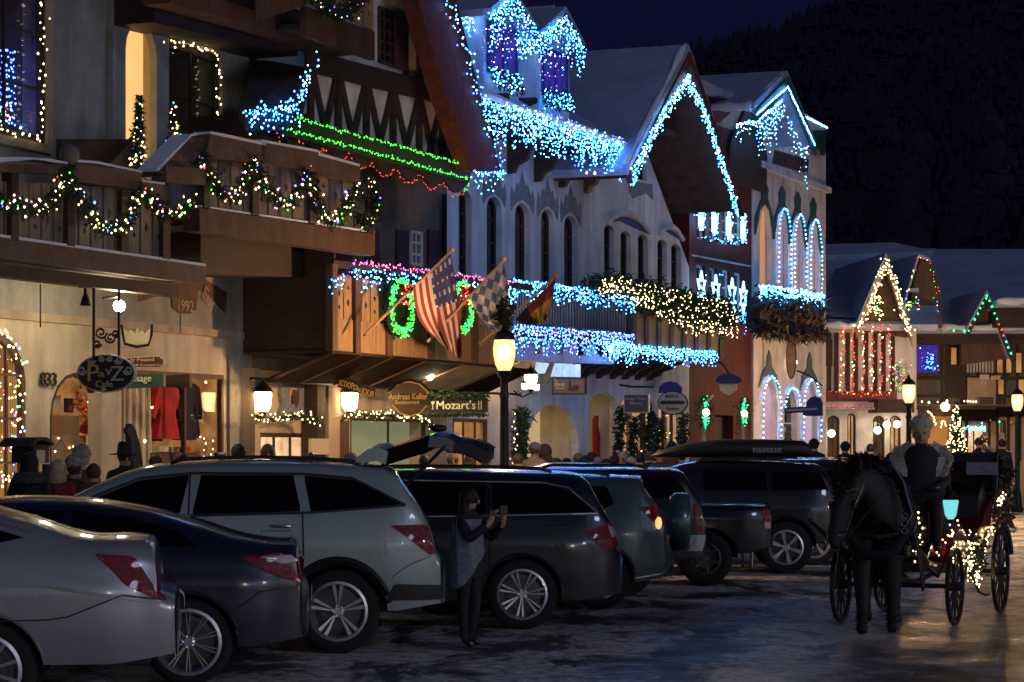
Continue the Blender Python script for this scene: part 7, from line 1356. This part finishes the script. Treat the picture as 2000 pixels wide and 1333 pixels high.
for x, yt, D, lab in ((1700, 868, 66, 'far shopper left of the carriage driver'), (1922, 850, 70, 'far shopper by the bright cool window'), (1912, 856, 68, 'far shopper leaning near the lit conifer'), (1958, 858, 68, 'far shopper near the right street lamp'), (1878, 866, 62, 'far shopper in dark coat right of the lit conifer')): person(lab, Vector(((x-CX)/F*D, D, .02)), H+(HZ-yt)/F*D-.05, random.uniform(0, 360), 'coat_black', 'denim', 'hair_black')
# walking woman with phone
D = F*H/(1268-HZ); wp = person('woman in black with pale grey shawl lifting a phone in front of the minivan', Vector(((915-CX)/F*D, D, 0)), 1.43, 62, 'coat_black', 'coat_black', 'hair_black*', None, 'phone')
mb = MB(); N = 14; vs = []; fs = []
for i in range(N+1):
    t = i/N
    for j in range(11):
        a = R(-75+150*j/10); r_ = .17+.03*t+.018*math.sin(j*2.4+t*2); z = 1.18-.62*t*(.55+.45*math.cos((j-6)*.28)); vs.append(Vector((-r_*math.cos(a)*1.08, r_*math.sin(a)*.85-.02, z)))
for i in range(N):
    for j in range(10): o = i*11+j; fs.append((o, o+1, o+12, o+11))
mb.add(vs, fs); mb.add([v*.98 for v in vs], [tuple(reversed(f)) for f in fs]); mb.build('shawl', 'knit_grey', wp, smooth=True, local=True)
mb = MB(); mb.box((0, -.36, 1.27), .14, .012, .07); o = mb.build('phone', 'black_trim', None); o.location = o.location+Vector((0, 0, 0)); o.matrix_world = Matrix.Translation(wp.location) @ Matrix.Rotation(R(62), 4, 'Z') @ Matrix.Translation(o.location); tag(o, 'dark phone held up by the woman in the pale shawl', 'phone')

# ------------------------------------------------------------ carriage, horse, driver (local x = away from the viewer along the street, local y = left)
UA = math.atan2(M.u.y, M.u.x); A1 = Vector((4.56, 25.3, 0)); mid_ax = A1-M.n*.6
cg = thing('horse_carriage', 'dark red open carriage trimmed with warm lights behind the black horse', 'carriage', mid_ax, None, UA)
def cwheel(x, y, r, n=12):
    c = Vector((x, y, r)); mb = MB(); mb.lathe(c, [(r-.035, -.02), (r, -.02), (r, .02), (r-.035, .02), (r-.035, -.02)], 40, axis='y'); w1 = mb.build('wheel', 'leather', cg, local=True)
    mb = MB(); mb.lathe(c, [(r-.05, -.016), (r-.033, -.018), (r-.033, .018), (r-.05, .016)], 40, axis='y')
    for i in range(n): a = 6.283*i/n; mb.tube([c+Vector((.05*math.cos(a), 0, .05*math.sin(a))), c+Vector(((r-.04)*math.cos(a), 0, (r-.04)*math.sin(a)))], [.016, .011], 5)
    mb.lathe(c, [(0, -.09), (.045, -.09), (.055, 0), (.045, .09), (0, .09)], 12, axis='y'); mb.build('spokes', 'carriage_black', w1, local=True)
for y in (-.6, .6): cwheel(0, y, .40)
for y in (-.66, .66): cwheel(2.17, y, .46, 14)
cc = lambda nm, m, fn, *a, **k: part(cg, nm, m, fn, *a, local=True, **k)
cc('axle', 'iron', 'tube', [(0, -.6, .4), (0, .6, .4)], .025, 8); cc('axle', 'iron', 'tube', [(2.17, -.66, .46), (2.17, .66, .46)], .025, 8); cc('perch', 'iron', 'tube', [(0, 0, .42), (1.0, 0, .40), (2.17, 0, .47)], .03, 8)
BP = [(.35, 1.02), (.30, .85), (.42, .62), (.75, .50), (1.35, .48), (1.8, .55), (2.2, .78), (2.42, 1.15), (2.45, 1.28), (2.2, 1.22), (1.8, .98), (1.35, .86), (1.15, .84), (.95, .90), (.72, 1.02)]
def xz_prism(P, y0, y1):
    mb = MB(); tr = tessellate_polygon([[Vector((p[0], p[1], 0)) for p in P]]); n = len(P); vs = [Vector((p[0], y0, p[1])) for p in P]+[Vector((p[0], y1, p[1])) for p in P]
    mb.add(vs, [tuple(t) for t in tr]+[tuple(i+n for i in reversed(t)) for t in tr]+[(i, (i+1) % n, (i+1) % n+n, i+n) for i in range(n)]); return mb
xz_prism(BP, -.52, .52).build('body', 'carriage_red', cg, local=True)
cc('footboard', 'carriage_black', 'box', (-.30, 0, .82), .5, .85, .04, rot=Matrix.Rotation(R(-28), 3, 'Y')); cc('dashboard', 'carriage_black', 'box', (-.46, 0, 1.0), .04, .85, .34)
cc('driver_seat', 'leather', 'box', (.25, 0, 1.12), .45, .9, .14); cc('seat_back', 'leather', 'box', (.50, 0, 1.30), .08, .9, .30); cc('front_box', 'carriage_red', 'box', (.1, 0, .90), .5, .78, .36); cc('spring', 'iron', 'tube', [(-.35, -.4, .60), (0, -.42, .50), (.4, -.4, .60)], .02, 6); cc('spring', 'iron', 'tube', [(-.35, .4, .60), (0, .42, .50), (.4, .4, .60)], .02, 6)
xz_prism([(1.9, 1.05), (2.25, 1.15), (2.40, 1.30), (2.2, 1.45), (1.95, 1.30)], -.46, .46).build('rear_seat', 'leather', cg, local=True)
mb = MB(); vs = []; fs = []; NH = 9
for j, y in enumerate((-.58, -.56, -.3, 0, .3, .56, .58)):
    k = 1-.06*(abs(y)/.58)**4
    for i in range(NH): a = R(-5+112*i/(NH-1)); vs.append(Vector((2.35+.42-.95*math.sin(a)*.85*k, y, 1.18+.72*k*(1-math.cos(a))*1.0 if False else 1.12+.78*k*math.sin(a)**.9 if a > 0 else 1.12)))
for j in range(6):
    for i in range(NH-1): o = j*NH+i; fs.append((o, o+1, o+NH+1, o+NH))
vs = []; fs = []
for j in range(7):
    y = -.60+1.2*j/6
    for i in range(NH): a = R(8+115*i/(NH-1)); vs.append(Vector((2.25+.62*math.cos(a), y, 1.12+.66*math.sin(a))))
for j in range(6):
    for i in range(NH-1): o = j*NH+i; fs.append((o, o+NH, o+NH+1, o+1))
mb = MB(); mb.add(vs, fs); mb.add([v+Vector((.02, 0, -.03)) for v in vs], [tuple(reversed(f)) for f in fs]); mb.build('hood', 'hood', cg, smooth=True, local=True)
for y in (-.60, .60):
    for i in range(4): a = R(30+28*i); cc('hood_rib', 'iron', 'tube', [(2.2, y, 1.1), (2.25+.62*math.cos(a), y, 1.12+.66*math.sin(a))], .014, 5)
cc('window_flap', 'knit_grey', 'box', (1.92, -.50, 1.60), .02, .34, .14)
for sd in (-1, 1): cc('mudguard', 'carriage_black', 'tube', [(2.17+.52*math.cos(R(a)), sd*.68, .46+.52*math.sin(R(a))) for a in range(20, 170, 15)], .035, 6)
cc('step', 'iron', 'tube', [(1.2, -.52, .50), (1.15, -.62, .28), (1.3, -.66, .24), (1.5, -.66, .24)], .016, 5)
for y in (-.30, .30): cc('shaft', 'leather', 'tube', [(.0, y*1.3, .62), (-.5, y*1.4, .66), (-1.2, y*1.4, .92), (-2.1, y*1.25, 1.12)], [.032, .03, .028, .024], 8)
cc('fur_trim', 'fur_dark', 'leaves', [(2.5, -.62, .9), (2.6, -.63, 1.3), (2.5, -.62, 1.65)], .10, 500, .1)
for sd, lab in ((-1, 'teal glowing'), (1, 'far')):
    mb = MB(); cl_ = Vector((-.02, sd*.56, 1.20)); mb.lathe(cl_, [(.03, -.11), (.06, -.07), (.085, .07), (.08, .09)], 6); l_ = mb.build('carriage_lamp', 'teal_glass' if sd < 0 else 'dark_glass', cg, local=True); mb = MB(); mb.lathe(cl_, [(.10, .09), (.06, .14), (.03, .19), (0, .2)], 6); mb.build('lamp_cap', 'iron', l_, local=True); mb = MB(); mb.lathe(cl_, [(0, -.2), (.02, -.16), (.03, -.11)], 6); mb.build('lamp_base', 'iron', l_, local=True)
def cpos(pts): return [Vector(p) for p in pts]
L_ = [(-.49, random.uniform(-.44, -.02), random.uniform(.66, 1.16)) for _ in range(50)]+[(-.2+random.uniform(-.1, .2), -.46+random.uniform(-.03, .03), random.uniform(.7, 1.1)) for _ in range(18)]
for k in range(60): t = k/59; L_.append((.55+1.75*t, -.56, .52+.10*math.sin(t*9)+.5*max(0, t-.55)*1.6))
for k in range(60): L_.append((random.uniform(.85, 1.35), -.57, random.uniform(.34, .95)))
for k in range(34): L_.append((random.uniform(-.05, .5), -.55, random.uniform(.6, 1.08)))
for k in range(16): t = k/15; L_.append((2.1+.4*t, -.63, 1.2+.1*t))
bulbs(cg, cpos(L_), WARM, .013, .02, local=True)
mb = MB(); mb.leaves([Vector((-.47, -.3, .8)), Vector((-.47, .3, .95)), Vector((-.47, -.3, 1.1))], .13, 500, .08); mb.leaves([Vector((.9, -.57, .5)), Vector((1.2, -.57, .8)), Vector((1.3, -.57, .5))], .10, 400, .07); mb.build('evergreen_trim', 'needle', cg, local=True)
for x_, y_, z_, s_ in ((-.2, -.52, .80, .6), (2.3, -.64, .95, .6), (-.46, -.05, 1.16, .5)): cc('red_bow', 'cloth_red', 'ball', (x_, y_, z_), .09*s_, sc=(.5, .5, 1.5))
# driver
dp = mid_ax+M.u*.22+M.n*.20
dr = person('carriage driver in dark red coat with huge fur collar and fur hat', Vector((dp.x, dp.y, .36)), 1.70, -8, 'coat_maroon', 'coat_black', 'hair_blond', ('fur', 'fur_pale'), 'drive')
mb = MB()
for s in (-1, 1):
    P = [Vector((s*.10, -.21, 1.28)), Vector((s*.14, -.22, 1.16)), Vector((s*.22, -.20, 1.18)), Vector((s*.30, -.14, 1.34)), Vector((s*.25, -.02, 1.47)), Vector((s*.13, -.04, 1.54)), Vector((s*.08, -.14, 1.47))]
    n = len(P); ctr = sum(P, Vector())/n; mb.add([p for p in P]+[ctr+Vector((0, -.05, .02))]+[p+Vector((0, .05, 0)) for p in P], [(i, (i+1) % n, n) for i in range(n)]+[(i, i+n+1, (i+1) % n+n+1, (i+1) % n) for i in range(n)])
    mb.leaves([P[2]+Vector((0, -.03, 0)), P[3]+Vector((0, -.03, 0)), P[4]+Vector((0, -.04, 0)), ctr+Vector((0, -.05, 0))], .03, 500, .035)
mb.ball((0, .08, 1.44), .15, sc=(1.5, .7, .5)); mb.build('fur_collar', 'fur_pale', dr, smooth=False, local=True)
mb = MB(); mb.lathe((0, -.05, 0), [(.34, .62), (.33, .80), (.24, 1.0), (.21, 1.25), (.22, 1.38), (.12, 1.48)], 18); mb.v = [Vector((v.x, v.y*.8-.05, v.z)) for v in mb.v]; mb.build('cloak', 'coat_black', dr, smooth=True, local=True)
mb = MB(); mb.box((.2, -.25, .86), .9, .5, .10); 
# horse: faces local -x (towards the viewer); front feet at photo (1697,1250) and (1742,1237)
hs = mid_ax-M.u*2.15+M.n*.30; hr = thing('horse', 'black draught horse with dark blanket, head lowered to the left', 'horse', hs, None, UA+R(12))
V = []; E = []; Rd = []
def hv(p, r, par=None):
    V.append(p); Rd.append(r); i = len(V)-1
    if par is not None: E.append((par, i))
    return i
b0 = hv((.75, 0, 1.12), (.27, .33)); r1_ = hv((1.25, 0, 1.18), (.29, .33), b0); r2_ = hv((1.62, 0, 1.15), (.26, .27), r1_); ch = hv((.32, 0, 1.15), (.27, .34), b0); sh = hv((.10, 0, 1.22), (.24, .29), ch)
n1 = hv((-.06, .05, 1.42), (.17, .26), sh); n2 = hv((-.20, .13, 1.52), (.13, .21), n1); n3 = hv((-.33, .22, 1.48), (.10, .16), n2); h1 = hv((-.43, .29, 1.33), (.095, .15), n3); h2 = hv((-.48, .33, 1.16), (.075, .125), h1); h3 = hv((-.51, .36, .99), (.058, .085), h2); h4 = hv((-.53, .38, .87), (.062, .080), h3)
for s, dx in ((1, -.12), (-1, .10)):
    a = hv((.16, s*.15, 1.0), (.12, .15), sh); a = hv((.12+dx*.5, s*.15, .80), (.085, .10), a); a = hv((.10+dx*.8, s*.145, .52), (.078, .082), a); a = hv((.10+dx, s*.14, .28), .058, a); a = hv((.10+dx, s*.14, .14), .055, a); hv((.04+dx, s*.14, .05), .075, a)
for s, dx in ((1, .1), (-1, -.08)):
    a = hv((1.60, s*.16, .98), (.15, .20), r2_); a = hv((1.48+dx, s*.16, .78), (.10, .13), a); a = hv((1.72+dx, s*.15, .52), (.06, .07), a); a = hv((1.66+dx, s*.15, .26), .042, a); a = hv((1.64+dx, s*.15, .13), .055, a); hv((1.58+dx, s*.15, .05), .075, a)
VV, FF = skin_mesh(V, E, Rd, 2); mb = MB(); mb.v = VV; mb.f = FF; mb.m = [1 if min(VV[i].z for i in f) < .055 else 0 for f in FF]
mb.build('body', ['horse_coat', 'hoof'], hr, smooth=True, local=True)
hp_ = lambda nm, m, fn, *a, **k: part(hr, nm, m, fn, *a, local=True, **k)
for s in (-1, 1): hp_('ear', 'horse_coat', 'tube', [(-.31, .24+s*.075, 1.56), (-.32, .25+s*.10, 1.67), (-.36, .25+s*.09, 1.76)], [.040, .034, .006], 6)
for s in (-1, 1): hp_('eye', 'dark_glass', 'ball', (-.47, .31+s*.085, 1.27), .024)
for s in (-1, 1): hp_('nostril', 'black_trim', 'ball', (-.585, .385+s*.035, .87), .018)
hp_('mane', 'hair_black', 'leaves', [(.0, .0, 1.62), (-.10, .05, 1.70), (-.20, .13, 1.72), (-.30, .20, 1.66), (-.40, .27, 1.52), (-.47, .31, 1.38)], .028, 900, .12)
hp_('tail', 'hair_black', 'leaves', [(1.85, 0, 1.2), (1.95, 0, .9), (1.95, 0, .6)], .06, 500, .3)
for s, dx in ((1, -.12), (-1, .10)): hp_('feather', 'hair_black', 'leaves', [(.10+dx, s*.14, .34), (.08+dx, s*.14, .10)], .030, 420, .06)
for s in (-1, 1): hp_('bridle', 'leather', 'tube', [(-.33, .22+s*.11, 1.50), (-.46, .31+s*.10, 1.26), (-.51, .36+s*.075, 1.02), (-.53, .38+s*.07, .92)], .013, 5)
hp_('noseband', 'leather', 'tube', [(-.51+.075*math.sin(a), .355+.085*math.cos(a), 1.04+.03*math.sin(a)) for a in [6.283*k/12 for k in range(12)]], .014, 5, closed=True)
hp_('browband', 'leather', 'tube', [(-.42, .17, 1.44), (-.53, .28, 1.42), (-.42, .40, 1.44)], .013, 5)
for s in (-1, 1): hp_('bit_ring', 'chrome', 'tube', [(-.55+.03*math.cos(a), .38+s*.08, .93+.03*math.sin(a)) for a in [6.283*k/10 for k in range(10)]], .006, 5, closed=True); hp_('blinker', 'leather', 'ball', (-.47, .31+s*.115, 1.29), .05, sc=(1, .25, 1))
hp_('collar', 'blanket', 'tube', [(-.02+.10*math.sin(a), .30*math.cos(a), 1.22+.42*math.sin(a)) for a in [6.283*k/20 for k in range(20)]], .05, 8, closed=True)
for s in (-1, 1): hp_('hames', 'chrome', 'tube', [(-.06, s*.20, .95), (-.08, s*.33, 1.2), (-.02, s*.25, 1.5), (.03, s*.13, 1.68)], .013, 6)
for k in range(3): hp_('harness_ring', 'chrome', 'tube', [(-.12, -.26+.028*math.cos(a), 1.18-.07*k+.028*math.sin(a)) for a in [6.283*j/10 for j in range(10)]], .007, 5, closed=True)
hp_('breast_strap', 'leather', 'tube', [(.5, .36, 1.1), (.0, .33, 1.02), (-.22, 0, .98), (.0, -.33, 1.02), (.5, -.36, 1.1)], .022, 6)
hp_('rein', 'leather', 'tube', [(-.55, .46, .93), (-.1, .34, 1.35), (.6, .22, 1.5), (2.0, .05, 1.30)], .008, 4); hp_('rein', 'leather', 'tube', [(-.55, .30, .93), (-.1, -.1, 1.45), (.6, -.2, 1.5), (2.0, -.05, 1.30)], .008, 4)
vs = []; fs = []; NB = 16
for i in range(11):
    x = .22+1.1*i/10
    for j in range(NB+1):
        t = j/NB*2-1; s = abs(t); yy = math.copysign(min(1, s*2.2)**.8*.31+max(0, s-.4)*.20, t); zz = 1.50-.20*min(1, s*2.2)**2.2-max(0, s-.42)*1.45; wv = .03*math.sin(i*2.1+j*.3)*max(0, s-.4)
        vs.append(Vector((x, yy+wv, zz+(.05 if i > 7 else 0))))
for i in range(10):
    for j in range(NB): o = i*(NB+1)+j; fs.append((o, o+NB+1, o+NB+2, o+1))
mb = MB(); mb.add(vs, fs); mb.add([v-Vector((0, 0, .015)) for v in vs], [tuple(reversed(f)) for f in fs]); mb.build('blanket', 'blanket', hr, smooth=True, local=True)
vs = []; fs = []
for i in range(3):
    for j in range(13): t = j/12*2-1; s = abs(t); vs.append(Vector((-.20+.12*s*s+.02*math.sin(j*1.5)*i, math.copysign(s**.8*(.34+.05*i), t), 1.15-i*.30-.1*s)))
